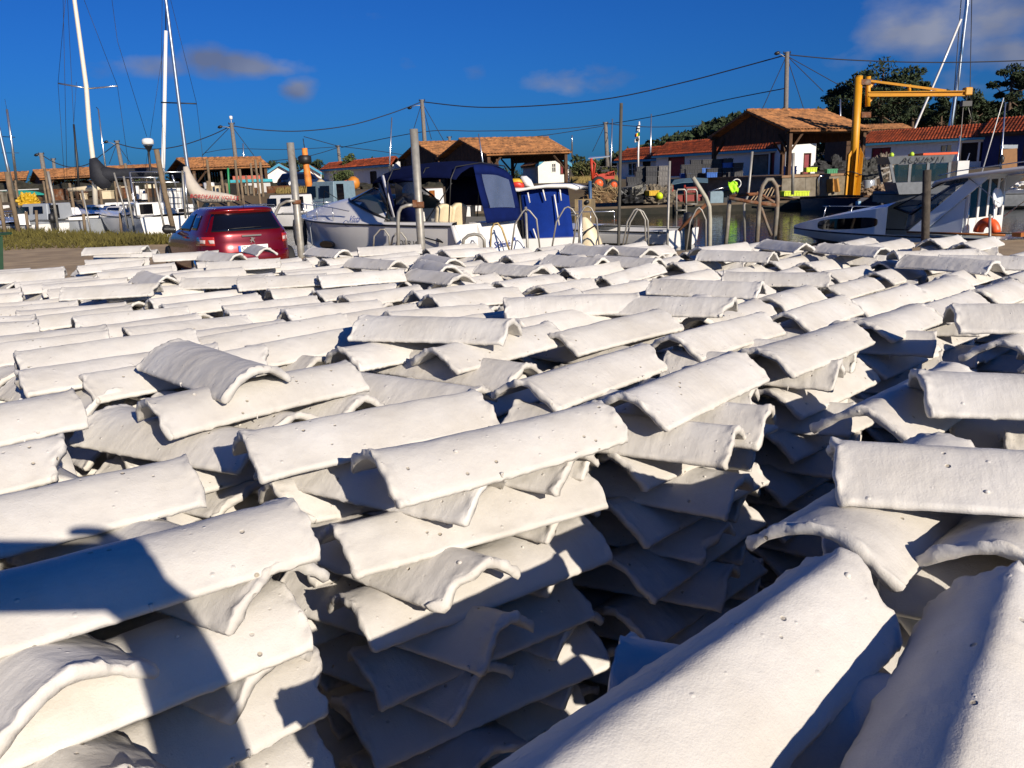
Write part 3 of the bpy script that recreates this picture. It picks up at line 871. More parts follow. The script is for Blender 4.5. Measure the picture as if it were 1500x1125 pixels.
# ------------------------------------------------------------------ buildings
M_ROOF = mat('terracotta_orange', (.27, .115, .038), .85, var=.25, scale=2.2, bump=.3, bscale=12, dirt=(.15, .06, .022), dscale=3, damt=.4, cells=3.2)  # tiles themselves are orange-tan, less red than the other roofs
M_ROOFRED = mat('terracotta_red', (.42, .075, .018), .8, var=.3, scale=2.5, bump=.3, bscale=12, dirt=(.20, .045, .016), dscale=2, damt=.45, cells=3.0)
M_TIMBER = mat('old_timber', (.075, .038, .018), .9, var=.3, scale=3, bump=.5, bscale=20)
M_WHITE = mat('white_render', (.78, .76, .70), .85, var=.06, scale=1.2, dirt=(.58, .54, .45), dscale=1.2, damt=.34)
M_BLUETRIM = mat('blue_trim', (.06, .28, .42), .6, var=.1)
M_DARK = mat('dark_interior', (.012, .010, .009), .9, var=.3)
M_REDWOOD = mat('dark_red_wood', (.22, .015, .02), .6, var=.2, scale=3)
M_BLUEWALL = mat('blue_wall', (.008, .018, .10), .7, var=.15)
M_GLASSD = mat('window_glass', (.02, .025, .03), .06, var=.1)
def roof_slope(mb, e0, e1, r0, r1, pitch=.24, th=.10, course=.42, amp=.055):
    """canal tiled slope from the eave e0-e1 up to the ridge r0-r1: every tile column and every course stands proud"""
    e0, e1, r0, r1 = map(Vector, (e0, e1, r0, r1))
    wid = (e1 - e0).length; n = max(4, int(wid / pitch))
    n = min(n, 90)
    nr = max(2, min(14, int((r0 - e0).length / course)))
    nor = (e1 - e0).cross(r0 - e0).normalized()
    if nor.z < 0: nor = -nor
    rows = []
    for j in range(nr + 1):
        for st in ((0, 1) if 0 < j < nr else (0,)):
            v = j / nr
            row = []
            for k in range(n * 4 + 1):
                u = k / (n * 4)
                p = e0.lerp(e1, u).lerp(r0.lerp(r1, u), v)
                ph = k % 4
                hgt = (0, .75, 1, .75)[ph] * amp + (.025 if (st == 1 or j == 0) else 0.0)
                row.append(p + nor * hgt)
            rows.append(row)
    mb.grid(rows, True)
    mb.slab([e0 - nor * .004, e1 - nor * .004, r1 - nor * .004, r0 - nor * .004], -nor, th)
def gable_roof(root, A, B, C, D, m, E=None, G=None, ridge_r=.10, pitch=.24):
    A, B, C, D = map(Vector, (A, B, C, D))
    if E is None:
        E = A * 2 - C; E.z = C.z
    else: E = Vector(E)
    G = E + (D - C) if G is None else Vector(G)
    mb = MB()
    roof_slope(mb, C, D, A, B, pitch); roof_slope(mb, E, G, A, B, pitch)
    o = mb.build('roof', m, root)
    rb = MB()
    nseg = max(3, min(40, int((B - A).length / .45)))
    for k in range(nseg):
        p0 = A.lerp(B, k / nseg); p1 = A.lerp(B, (k + 1.06) / nseg)
        rb.tube([p0 + Vector((0, 0, .02)), p1 + Vector((0, 0, .04))], [ridge_r, ridge_r * 1.15], 6)
    rb.build('ridge', m, o)
    return E, G
def wall(root, p0, p1, z0, z1, m, th=.2, name='wall', openings=()):
    """upright wall between two ground points; openings = (u0, u1, z0, z1, kind)"""
    p0 = Vector((p0[0], p0[1], 0)); p1 = Vector((p1[0], p1[1], 0)); d = (p1 - p0).normalized(); nrm = Vector((d.y, -d.x, 0)); L_ = (p1 - p0).length
    mb = MB()
    us = sorted({0.0, L_} | {o_[0] for o_ in openings} | {o_[1] for o_ in openings})
    for ua, ub in zip(us[:-1], us[1:]):
        um = (ua + ub) / 2
        zs = [z0]; op = [o_ for o_ in openings if o_[0] <= um <= o_[1]]
        spans = []
        cur = z0
        for o_ in sorted(op, key=lambda q: q[2]):
            if o_[2] > cur: spans.append((cur, o_[2]))
            cur = o_[3]
        if cur < z1: spans.append((cur, z1))
        for (a, b_) in spans:
            q0 = p0 + d * ua; q1 = p0 + d * ub
            bk = -nrm * th
            mb.hexa([(q0.x, q0.y, a), (q1.x, q1.y, a), (q1.x + bk.x, q1.y + bk.y, a), (q0.x + bk.x, q0.y + bk.y, a)],
                    [(q0.x, q0.y, b_), (q1.x, q1.y, b_), (q1.x + bk.x, q1.y + bk.y, b_), (q0.x + bk.x, q0.y + bk.y, b_)])
    w = mb.build(name, m, root)
    for o_ in openings:
        ua, ub, a, b_, kind = o_[:5]
        q0 = p0 + d * ua - nrm * .10; q1 = p0 + d * ub - nrm * .10
        pan = MB(); bk = -nrm * .05
        pan.hexa([(q0.x, q0.y, a), (q1.x, q1.y, a), (q1.x + bk.x, q1.y + bk.y, a), (q0.x + bk.x, q0.y + bk.y, a)],
                 [(q0.x, q0.y, b_), (q1.x, q1.y, b_), (q1.x + bk.x, q1.y + bk.y, b_), (q0.x + bk.x, q0.y + bk.y, b_)])
        mm = {'window': M_GLASSD, 'shutter': M_REDWOOD, 'door': M_REDWOOD, 'dark': M_DARK, 'bluedoor': M_BLUEWALL, 'greydoor': M_CONC}[kind]
        nm = {'window': 'window', 'shutter': 'shutter', 'door': 'door', 'dark': 'doorway', 'bluedoor': 'door', 'greydoor': 'door'}[kind]
        po = pan.build(nm, mm, root)
        fr = MB(); t = .07
        q0 = q0 + nrm * .115; q1 = q1 + nrm * .115
        def bar(pa, pb, za, zb):
            n2 = -nrm * .12
            fr.hexa([(pa.x, pa.y, za), (pb.x, pb.y, za), (pb.x + n2.x, pb.y + n2.y, za), (pa.x + n2.x, pa.y + n2.y, za)], [(pa.x, pa.y, zb), (pb.x, pb.y, zb), (pb.x + n2.x, pb.y + n2.y, zb), (pa.x + n2.x, pa.y + n2.y, zb)])
        bar(q0, q0 + d * t, a, b_ - t - .002); bar(q1 - d * t, q1, a, b_ - t - .002); bar(q0, q1, b_ - t, b_)
        if kind in ('window', 'shutter'):
            bar(q0 + d * (t + .002), q1 - d * (t + .002), a, a + t)
            mid = (q0 + q1) / 2; bar(mid - d * .02, mid + d * .02, a + t + .002, b_ - t - .004)
            if kind == 'window':
                zm = (a + b_) / 2; bar(q0 + d * (t + .002), mid - d * .023, zm - .02, zm + .02); bar(mid + d * .023, q1 - d * (t + .002), zm - .02, zm + .02)
        fr.build('frame', M_TIMBER if kind != 'window' else M_WHITE, po)
    return w
def shed(label, A, B, C, D, posts_uv, zf, m=M_ROOF, group='open tiled timber sheds', barge=None, backwall=False):
    """open timber hall: tiled gable roof on posts with knee braces; A-B ridge, C-D near eave"""
    A, B, C, D = map(Vector, (A, B, C, D))
    root = empty('timber_shed', ((A + D) / 2).to_2d().to_3d() + Vector((0, 0, zf)), label, 'shed', group)
    E, G = gable_roof(root, A, B, C, D, m)
    dirn = (D - C).normalized(); perp = (C - A); perp.z = 0; perp.normalize()
    L_ = (D - C).length; W_ = ((C - E).to_2d()).length
    pr = .14
    inset = .35
    for s, e0 in ((1, C), (-1, E)):
        nposts = max(2, int(L_ / 3.6) + 1)
        zt_ = e0.z - .12
        for k in range(nposts):
            b0 = e0 + dirn * (.3 + (L_ - .6) * k / (nposts - 1)) - perp * s * inset
            mb = MB()
            mb.box((b0.x, b0.y, (zf + zt_) / 2), (.22, .22, zt_ - zf), math.atan2(dirn.y, dirn.x))
            po = mb.build('post', M_TIMBER, root)
            br = MB()
            for sg in (-1, 1):
                if (k == 0 and sg < 0) or (k == nposts - 1 and sg > 0): continue
                br.tube([b0 + Vector((0, 0, zt_ - 1.0 - b0.z)) + dirn * sg * .12, b0 + dirn * sg * .95 + Vector((0, 0, zt_ - .05 - b0.z))], .07, 4, smooth=False)
            if k == 0 or k == nposts - 1:
                br.tube([b0 + Vector((0, 0, zt_ - 1.0 - b0.z)) - perp * s * .12, b0 - perp * s * .95 + Vector((0, 0, zt_ - .05 - b0.z))], .07, 4, smooth=False)
            br.build('brace', M_TIMBER, po)
        bm_ = MB()
        q0 = e0 - perp * s * inset; q1 = e0 + dirn * L_ - perp * s * inset
        bm_.tube([q0 + Vector((0, 0, -.05)), q1 + Vector((0, 0, -.05))], .14, 4, smooth=False)
        bm_.build('beam', M_TIMBER, root)
    # boarded gables and tie beams
    for P0, a, c in ((A, E, C), (B, G, D)):
        gb = MB(); drn = dirn * (.35 if P0 is A else -.35)
        a2, c2, p2 = a + drn - Vector((0, 0, .10)), c + drn - Vector((0, 0, .10)), P0 + drn - Vector((0, 0, .16))
        a2 = a2.lerp(c2, .04); c2 = c2.lerp(a2, .04)
        nb = 14
        for k in range(nb):
            u0, u1 = k / nb, (k + 1) / nb - .004
            def topz(u): return (a2.z + (p2.z - a2.z) * (u / .5)) if u < .5 else (c2.z + (p2.z - c2.z) * ((1 - u) / .5))
            q0, q1 = a2.lerp(c2, u0), a2.lerp(c2, u1)
            q0.z = q1.z = a2.z - .5
            t0 = Vector((q0.x, q0.y, topz(u0) - .12)); t1 = Vector((q1.x, q1.y, topz(u1) - .12))
            gb.slab([q0, q1, t1, t0], dirn, .03)
        gb.build('gable_boards', M_TIMBER, root)
    if backwall:
        nb = 26
        for k in range(nb):
            q0 = E.lerp(G, .02 + .96 * k / nb) - perp * -.4; q1 = E.lerp(G, .02 + .96 * (k + .93) / nb) - perp * -.4
            hh = (E.z - zf) * (.93 + .04 * ((k * 37) % 5) / 5)
            mb = MB(); mb.slab([Vector((q0.x, q0.y, zf - .1)), Vector((q1.x, q1.y, zf - .1)), Vector((q1.x, q1.y, zf + hh)), Vector((q0.x, q0.y, zf + hh))], perp, .03); mb.build('wall_board', M_TIMBER, root)
    return root, E, G
rootR, ER, GR = shed('large open timber shed with orange tile roof beside the yellow crane', (14.5, 51, 5.25), (20.2, 53.6, 5.25), (16.0, 47.6, 3.92), (21.7, 50.2, 3.92), None, 1.35)
# its raised concrete platform
pf = empty('concrete_platform', (15, 49, 0), 'raised concrete platform under the large timber shed', 'platform')
k0 = Vector((16.0, 47.6, 0)) + Vector((.1, -.1, 0)); dr = Vector((.91, .415, 0)); pp = Vector((-.42, .91, 0))
k0 = k0 - dr * .5
def quadp(a, b_): return k0 + dr * a + pp * b_
for s0 in range(4):
    mb = MB(); a0, a1 = -.1 + s0 * 1.75, -.1 + s0 * 1.75 + 1.73
    pts = [quadp(a0, 0), quadp(a1, 0), quadp(a1, 8), quadp(a0, 8)]
    mb.hexa([Vector((p.x, p.y, -.02)) for p in pts], [Vector((p.x, p.y, 1.33)) for p in pts])
    mb.build('wall_panel', M_CONC, pf)
mb = MB(); pts = [quadp(-.2, -.08), quadp(7.0, -.08), quadp(7.0, 8.1), quadp(-.2, 8.1)]
mb.hexa([Vector((p.x, p.y, 1.334)) for p in pts], [Vector((p.x, p.y, 1.46)) for p in pts]); mb.build('floor_slab', mat('plank_floor', (.22, .13, .07), .9, var=.2), pf)
shed('open timber shed with bright orange tiles behind the blue canopy', P(672, 204, 64), P(803, 202, 66), P(713, 226, 60.5), P(838, 222, 62.5), None, 1.38)
shed('open timber shed half hidden behind the canopy, left of the brighter shed', P(608, 209, 76), P(700, 207, 78), P(640, 228, 72), P(735, 226, 74), None, 1.38, backwall=True)
shed('open timber shed behind the sail with red lettering', P(258, 233, 70), P(382, 231, 72), P(279, 247, 66), P(396, 243, 68), None, 1.38, backwall=True)
shed('long timber shed behind the black sail cover', P(48, 250, 86), P(236, 241, 92), P(58, 262, 82), P(226, 253, 88), None, 1.38, backwall=True)
shed('timber shed at the far left behind the moored boats', P(-60, 256, 92), P(42, 252, 94), P(-62, 266, 87), P(38, 262, 89), None, 1.38, backwall=True)

def house(label, name='white_house', cat='building', group=None, loc=None):
    return empty(name, loc, label, cat, group)
# white gable house with blue barge boards, right of the middle shed
def gable_house(label, pxl, pxr, py_e, py_a, d, dep, m_roof, openings=(), barge=M_BLUETRIM, yaw=.25, group='white gabled houses'):
    a, b_ = P(pxl, py_e, d), P(pxr, py_e, d); ap = P((pxl + pxr) / 2, py_a, d)
    z0 = zt(a.x, d) - .05
    root = empty('white_house', ((a.x + b_.x) / 2, d, z0), label, 'house', group)
    back = Vector((math.sin(yaw), math.cos(yaw), 0)) * dep
    ze = (a.z + b_.z) / 2
    a = Vector((a.x, d, ze)); b_ = Vector((b_.x, d, ze)); ap = Vector(((a.x + b_.x) / 2, d, ap.z))
    wall(root, a, b_, z0, ze, M_WHITE, openings=openings)
    mb = MB(); mb.slab([a, b_, ap], (0, 1, 0), .2); mb.build('gable', M_WHITE, root)
    mb = MB()
    for s, c in ((-1, a), (1, b_)):
        n2 = Vector((back.y, -back.x, 0)).normalized() * s
        c0 = c + Vector((0, .203, 0)) - n2 * .2
        mb.hexa([Vector((c0.x, c0.y, z0)), Vector((c0.x, c0.y, z0)) + n2 * .2, Vector((c0.x, c0.y, z0)) + n2 * .2 + back, Vector((c0.x, c0.y, z0)) + back],
                [c0, c0 + n2 * .2, c0 + n2 * .2 + back, c0 + back])
    mb.build('side_wall', M_WHITE, root)
    out = (b_ - a) * .09
    fr = Vector((0, -.35, 0))
    dz = (ap.z - ze) * .18
    A_, C_, E_ = ap + fr + Vector((0, 0, .08)), b_ + out + fr - Vector((0, 0, dz - .08)), a - out + fr - Vector((0, 0, dz - .08))
    mb = MB(); bk = back - fr
    roof_slope(mb, C_, C_ + bk, A_, A_ + bk); roof_slope(mb, E_, E_ + bk, A_, A_ + bk); mb.build('roof', m_roof, root)
    for e in (C_, E_):
        mb = MB(); mb.slab([A_ + Vector((0, -.004, .04)), e + Vector((0, -.004, .04)), e + Vector((0, -.004, -.22)), A_ + Vector((0, -.004, -.22))], (0, -1, 0), .05); mb.build('barge_board', barge, root)
    return root
gable_house('white house with blue barge boards at the end of the orange timber shed', 788, 833, 240, 224, 67, 7, M_ROOF,
            openings=[(1.05, 1.45, 2.15, 3.0, 'window'), (1.75, 2.35, 2.0, 3.05, 'shutter')], yaw=-.15)
gable_house('white house with a dark red door seen under the large shed roof', 1152, 1196, 207, 196, 68, 7, M_ROOFRED, openings=[(1.45, 2.05, 1.35, 3.0, 'door')], yaw=.1)
gable_house('left of two white gabled huts with blue trim beyond the car', 391, 431, 253, 241, 84, 8, M_ROOFRED, yaw=-.3)
gable_house('right of two white gabled huts, behind the orange mast', 440, 470, 253, 243, 86, 8, M_ROOFRED, yaw=-.3)
# long houses with their tiled slope towards us
def long_house(label, e0, e1, r0, r1, zb, openings=(), m_roof=M_ROOFRED, m_wall=M_WHITE, fascia=M_BLUETRIM, name='white_house', cat='house', group='low tiled fishermen houses', end=None):
    e0, e1, r0, r1 = map(Vector, (e0, e1, r0, r1))
    e1.z = e0.z = (e0.z + e1.z) / 2; r0.z = r1.z = (r0.z + r1.z) / 2
    dirn = (e1 - e0).normalized(); nrm = Vector((dirn.y, -dirn.x, 0))
    root = empty(name, ((e0 + e1) / 2).to_2d().to_3d() + Vector((0, 0, zb)), label, cat, group)
    mb = MB(); roof_slope(mb, e0, e1, r0, r1, pitch=.30, amp=.075, course=.5)
    bkr = (r0 - e0); bkr = Vector((bkr.x, bkr.y, 0))
    be0, be1 = r0 + bkr, r1 + bkr; be0.z = be1.z = e0.z
    roof_slope(mb, be0, be1, r0, r1, pitch=.30)
    mb.build('roof', m_roof, root)
    s0 = e0 - nrm * .35 + dirn * .25; s1 = e1 - nrm * .35 - dirn * .25
    wall(root, s0, s1, zb - .1, e0.z - .02, m_wall, openings=openings)
    dep = bkr.length * 2 - .7
    for c in (s0 + dirn * .1, s1 - dirn * .1):
        mb = MB()
        bd = bkr.normalized(); c = c - nrm * .203; c2 = c + bd * dep; mdl = (c + c2) / 2
        mb.slab([Vector((c.x, c.y, zb - .1)), Vector((c2.x, c2.y, zb - .1)), Vector((c2.x, c2.y, e0.z)), Vector((mdl.x, mdl.y, r0.z - .12)), Vector((c.x, c.y, e0.z))], dirn, .1)
        mb.build('end_wall', m_wall, root)
    mb = MB(); mb.slab([e0 + nrm * .03, e1 + nrm * .03, e1 + nrm * .03 - Vector((0, 0, .2)), e0 + nrm * .03 - Vector((0, 0, .2))], nrm, .03); mb.build('fascia', fascia, root)
    return root
long_house('long white building with red tile roof right of the yellow crane', P(1256, 209, 84), P(1443, 203, 74.8), P(1275, 191, 86.4), P(1447, 183, 77.2), 1.5,
           openings=[(1.1, 3.0, 1.75, 3.5, 'shutter'), (7.6, 8.7, 2.2, 3.5, 'window'), (9.5, 10.9, 1.9, 3.55, 'dark'), (11.1, 12.4, 1.9, 3.55, 'dark')])
long_house('taller blue walled building with red tile roof at the right edge', P(1434, 195, 75), P(1580, 189, 68), P(1451, 171, 77.4), P(1592, 166, 70.4), 1.5, openings=[(1.5, 3.6, 1.5, 4.0, 'bluedoor')], m_wall=M_BLUEWALL, fascia=M_TIMBER, name='blue_house')
long_house('white house with red roof and red door behind the dark crates', P(955, 228, 84), P(1160, 217, 70), P(976, 206, 86.4), P(1166, 197, 72.4), 1.4,
           openings=[(1.7, 3.9, 1.5, 3.3, 'door'), (8.6, 9.8, 1.9, 3.0, 'window'), (12.0, 13.8, 1.4, 3.1, 'greydoor'), (14.0, 15.2, 1.4, 3.2, 'door')])
long_house('smaller white house with red roof left of the crates', P(898, 236, 92), P(975, 232, 85), P(918, 217, 94.4), P(985, 214, 87.4), 1.4, openings=[(1.8, 3.2, 1.7, 3.0, 'window'), (4.2, 5.4, 1.4, 3.1, 'dark')])
long_house('white building with a rusty red roof left of the cruiser', P(468, 247, 96), P(572, 243, 80), P(482, 236, 98.4), P(580, 232, 82.4), 1.4, openings=[(13.0, 14.6, 1.6, 3.0, 'dark')])
long_house('low building with a faded tile roof behind the crane post', P(1240, 192, 96), P(1340, 189, 96), P(1222, 183, 99), P(1322, 182, 99), 1.4, m_roof=M_ROOF, m_wall=M_TIMBER, fascia=M_TIMBER, name='timber_house')
long_house('dark roofed hut behind the white gable house', P(840, 252, 96), P(905, 249, 96), P(842, 246, 99), P(905, 243, 99), 1.4, m_roof=mat('grey_roof', (.06, .055, .05), .9, var=.2), m_wall=M_TIMBER, fascia=M_TIMBER, name='dark_hut')
# ------------------------------------------------------------------ the parked car
M_CARRED = mat('dark_red_paint', (.15, .0004, .002), .26, var=.03, coat=.7, metal=.45)
M_TINT = mat('tinted_glass', (.004, .004, .006), .03, var=0, spec=.6)
M_BLACK = mat('black_plastic', (.012, .012, .012), .5, var=.2)
M_RUBBER = mat('rubber', (.015, .015, .015), .8, var=.2)
M_CHROME = mat('chrome', (.75, .75, .75), .12, 1.0, var=.02)
M_STEEL = mat('galvanised_steel', (.30, .285, .25), .5, .4, var=.18, scale=8, dirt=(.22, .17, .11), dscale=3, damt=.36)
M_RUSTY = mat('rusty_steel', (.15, .055, .02), .85, .2, var=.4, scale=7, bump=.4, bscale=40, dirt=(.24, .20, .15), dscale=3, damt=.4)
M_LAMP = mat('tail_lamp_lens', (.42, .02, .015), .08, var=.1, coat=1)
M_LAMPW = mat('clear_lamp_lens', (.55, .45, .42), .08, var=.1, coat=1)
M_PLATE = mat('plate_white', (.75, .75, .72), .5, var=.03)
M_PLATEB = mat('plate_blue', (.02, .12, .5), .5, var=.03)
M_INK = mat('black_lettering', (.01, .01, .012), .6, var=0)
def build_car():
    LV = [(.18, .10, 3.80, .79), (.30, .02, 3.93, .85), (.48, .0, 3.96, .868), (.56, .02, 3.95, .87), (.66, .075, 3.90, .868), (.80, .085, 3.72, .855), (.90, .09, 3.35, .84), (.96, .105, 3.05, .815), (1.0, .13, 2.85, .79),
          (1.1, .19, 2.62, .735), (1.2, .245, 2.4, .69), (1.3, .29, 2.2, .64), (1.355, .30, 2.05, .61), (1.37, .255, 2.0, .60), (1.405, .26, 1.92, .575), (1.43, .36, 1.8, .52), (1.45, .60, 1.6, .40), (1.458, .95, 1.3, .2)]
    lz = [q[0] for q in LV]
    def at(z): return [float(np.interp(z, lz, [q[k] for q in LV])) for k in (1, 2, 3)]
    ne = 4.2
    def rear(x, z, off=0.0):
        y0, y1, w = at(z); hy = (y1 - y0) / 2; yc = (y0 + y1) / 2
        t = min(.999, abs(x) / w)
        return Vector((x, yc - hy * (1 - t ** ne) ** (1 / ne) - off, z))
    def side(y, z, sg, off=0.0):
        y0, y1, w = at(z); hy = (y1 - y0) / 2; yc = (y0 + y1) / 2
        t = min(.999, abs(y - yc) / hy)
        return Vector((sg * (w * (1 - t ** ne) ** (1 / ne) + off), y, z))
    root = empty('parked_car', (-4.95, 16.15, 0), 'dark red hatchback parked behind the tile stacks, rear towards us', 'car', rz=R(33))
    root.scale = (1.10, 1, 1)
    mb = MB(); rows = []
    n_ = 56
    for (z, y0, y1, w) in LV:
        hy = (y1 - y0) / 2; yc = (y0 + y1) / 2; row = []
        for k in range(n_):
            t = 2 * math.pi * k / n_; c, s_ = math.cos(t), math.sin(t)
            row.append(Vector((w * math.copysign(abs(c) ** (2 / ne), c), yc + hy * math.copysign(abs(s_) ** (2 / ne), s_), z)))
        rows.append(row)
    mb.grid(rows, True, True)
    mb.f.append(tuple(range((len(LV) - 1) * n_, len(LV) * n_))); mb.sm.append(True)
    mb.f.append(tuple(range(n_))[::-1]); mb.sm.append(False)
    body = mb.build('body', M_CARRED, root, local=True)
    def patch(name, fn, us, vs, m, parent=root):
        b_ = MB(); b_.grid([[fn(u, v) for u in us] for v in vs], True)
        return b_.build(name, m, parent, thick=.004, local=True)
    lin = lambda a, b_, n: [a + (b_ - a) * k / (n - 1) for k in range(n)]
    rw = patch('rear_window', lambda u, z: rear(u * (at(z)[2] * .90 - .02), z, .006), lin(-1, 1, 17), lin(1.0, 1.335, 8), M_TINT)
    b_ = MB(); b_.tube([rear(x, 1.02, .018) + Vector((0, 0, .03 + .02 * (x + .3))) for x in lin(-.35, .22, 5)], .008, 5); b_.build('wiper', M_BLACK, rw, local=True)
    for sg in (-1, 1):
        patch('side_window', lambda y, v: side(y, v, sg, .006), lin(1.18, 2.33, 10), lin(1.0, 1.33, 6), M_TINT)
        patch('quarter_window', lambda y, v: side(y - (v - 1.0) * -.1, v, sg, .006), lin(.72, 1.12, 7), [1.03, 1.1, 1.2, 1.3], M_TINT)
        # tail lamps wrap the corner
        def lampf(u, v):
            z = .74 + .17 * v
            if u < .45: return rear(sg * (.60 + (at(z)[2] * .965 - .60) * u / .45), z, .012)
            return side(at(z)[0] + .10 + .28 * (u - .45) / .55 * (.6 + .4 * v), z, sg, .010)
        lp = patch('tail_lamp', lampf, lin(0, 1, 15), lin(0, 1, 6), M_LAMP)
        patch('lamp_insert', lambda u, v: lampf(.25 + .4 * u, .25 + .4 * v) + Vector((sg * .006, -.008, 0)), lin(0, 1, 9), lin(0, 1, 4), M_LAMPW, lp)
        b_ = MB(); b_.grid([[Vector((sg * (.84 + .2 * u), 2.28 + .06 * math.cos(v), 1.0 + .07 * math.sin(v) + .02 * u)) for v in lin(0, 6.283, 9)] for u in (0, .3, .7, 1)], True)
        b_.lathe([(.02, -.06), (.09, -.03), (.10, .02), (.06, .06), (.01, .07)], 10, (sg * .98, 2.30, 1.02), Matrix.Rotation(R(90), 3, 'X'))
        b_.build('mirror', M_BLACK, root, local=True)
        hb = MB(); hb.box((sg * .872, 1.32, .88), (.025, .2, .03)); hb.build('door_handle', M_CARRED, root, local=True)
        for yw in (.68, 3.18):
            w_ = MB(); Mx = Matrix.Rotation(R(90), 3, 'Y')
            w_.lathe([(.24, -.09), (.30, -.09), (.315, -.05), (.315, .05), (.30, .09), (.24, .09)], 22, (sg * .79, yw, .315), Mx)
            wo = w_.build('wheel', M_RUBBER, root, local=True)
            r_ = MB(); r_.lathe([(.05, -.098), (.235, -.085), (.235, .085), (.05, .098)], 14, (sg * .79, yw, .315), Mx); r_.build('rim', M_CHROME, wo, local=True)
    pl_m = rear(.06, .66, .03)
    patch('bumper', lambda u, z: rear(u * (at(z)[2] * .95), z, .02), lin(-1, 1, 15), [.34, .42, .5, .56, .60], M_CARRED)
    b_ = MB(); b_.box((.02, -.02 + .055, .665), (.52, .02, .115)); plo = b_.build('number_plate', M_PLATE, root, local=True)
    b_ = MB(); b_.box((.02 - .24, .022, .665), (.04, .008, .112)); b_.build('plate_band', M_PLATEB, plo, local=True)
    Mt = frame_on((.02 - .205, .0235, .665), (1, 0, 0), (0, -1, 0))
    lettering('plate_lettering', 'CJ-7', .115, M_INK, Mt, plo, .002, 'LEFT', local=True)
    b_ = MB(); b_.box((.02, .062, .905), (.34, .03, .028)); b_.build('boot_handle', M_CHROME, root, local=True)
    # small chrome animal badge
    c = Vector((.02, .058, .815)); sh = [(-.035, -.05), (-.015, -.05), (-.008, -.015), (.012, -.02), (.03, -.05), (.045, -.045), (.025, -.005), (.03, .02), (.052, .03), (.05, .042), (.02, .04), (.012, .055), (-.03, .05), (-.012, .035), (-.02, .01), (-.045, .0), (-.04, -.012), (-.018, -.01)]
    b_ = MB(); b_.slab([c + Vector((x, 0, z)) for x, z in sh], (0, -1, 0), .012); b_.build('badge', M_CHROME, root, local=True)
    patch('brake_light', lambda u, z: rear(u * .14 + .02, z, .008), lin(-1, 1, 6), [1.375, 1.395], M_LAMP)
    b_ = MB(); b_.tube([(.02, .42, 1.42), (.02, .34, 1.62)], [.006, .003], 5); b_.build('antenna', M_BLACK, root, local=True)
build_car()

# ------------------------------------------------------------------ boats
M_GEL = mat('white_gelcoat', (.72, .70, .66), .22, var=.04, scale=2, coat=.4)
M_GELGREY = mat('grey_gelcoat', (.30, .32, .34), .2, var=.05, scale=2, coat=.4)
M_HULLLOW = mat('worn_grey_hull', (.25, .24, .22), .3, var=.15, scale=2, dirt=(.20, .17, .12), dscale=1.4, damt=.4)
M_NAVY = mat('navy_canvas', (.003, .006, .035), .9, spec=.08, var=.15, scale=6, bump=.3, bscale=25)
M_BLUECANVAS = mat('blue_canvas', (.003, .022, .17), .85, spec=.15, var=.12, scale=4, bump=.3, bscale=15)
M_CREAM = mat('cream_vinyl', (.66, .55, .36), .5, var=.06, bump=.3, bscale=10)
M_ALU = mat('aluminium', (.62, .62, .60), .25, .9, var=.1)
M_WOODV = mat('varnished_wood', (.26, .09, .02), .35, var=.3, scale=5)
M_ORANGE = mat('orange_plastic', (.75, .10, .02), .45, var=.1)
M_SAIL = mat('sail_cloth', (.44, .385, .32), .8, var=.1, scale=3, bump=.4, bscale=9)
M_BLACKCLOTH = mat('black_sail_cover', (.012, .013, .018), .75, var=.3, scale=4, bump=.5, bscale=8)
M_REDLET = mat('red_lettering', (.40, .02, .02), .6, var=.1)
M_BLUELET = mat('blue_lettering', (.03, .06, .25), .5, var=.05)
def glass_mat(name, tintc, a):
    m_ = mat(name, tintc, .04, var=.05, alpha=a, spec=.7)
    return m_
M_CLEAR = glass_mat('clear_vinyl', (.018, .026, .05), .78)
M_WIND = glass_mat('tinted_windscreen', (.012, .03, .04), .72)
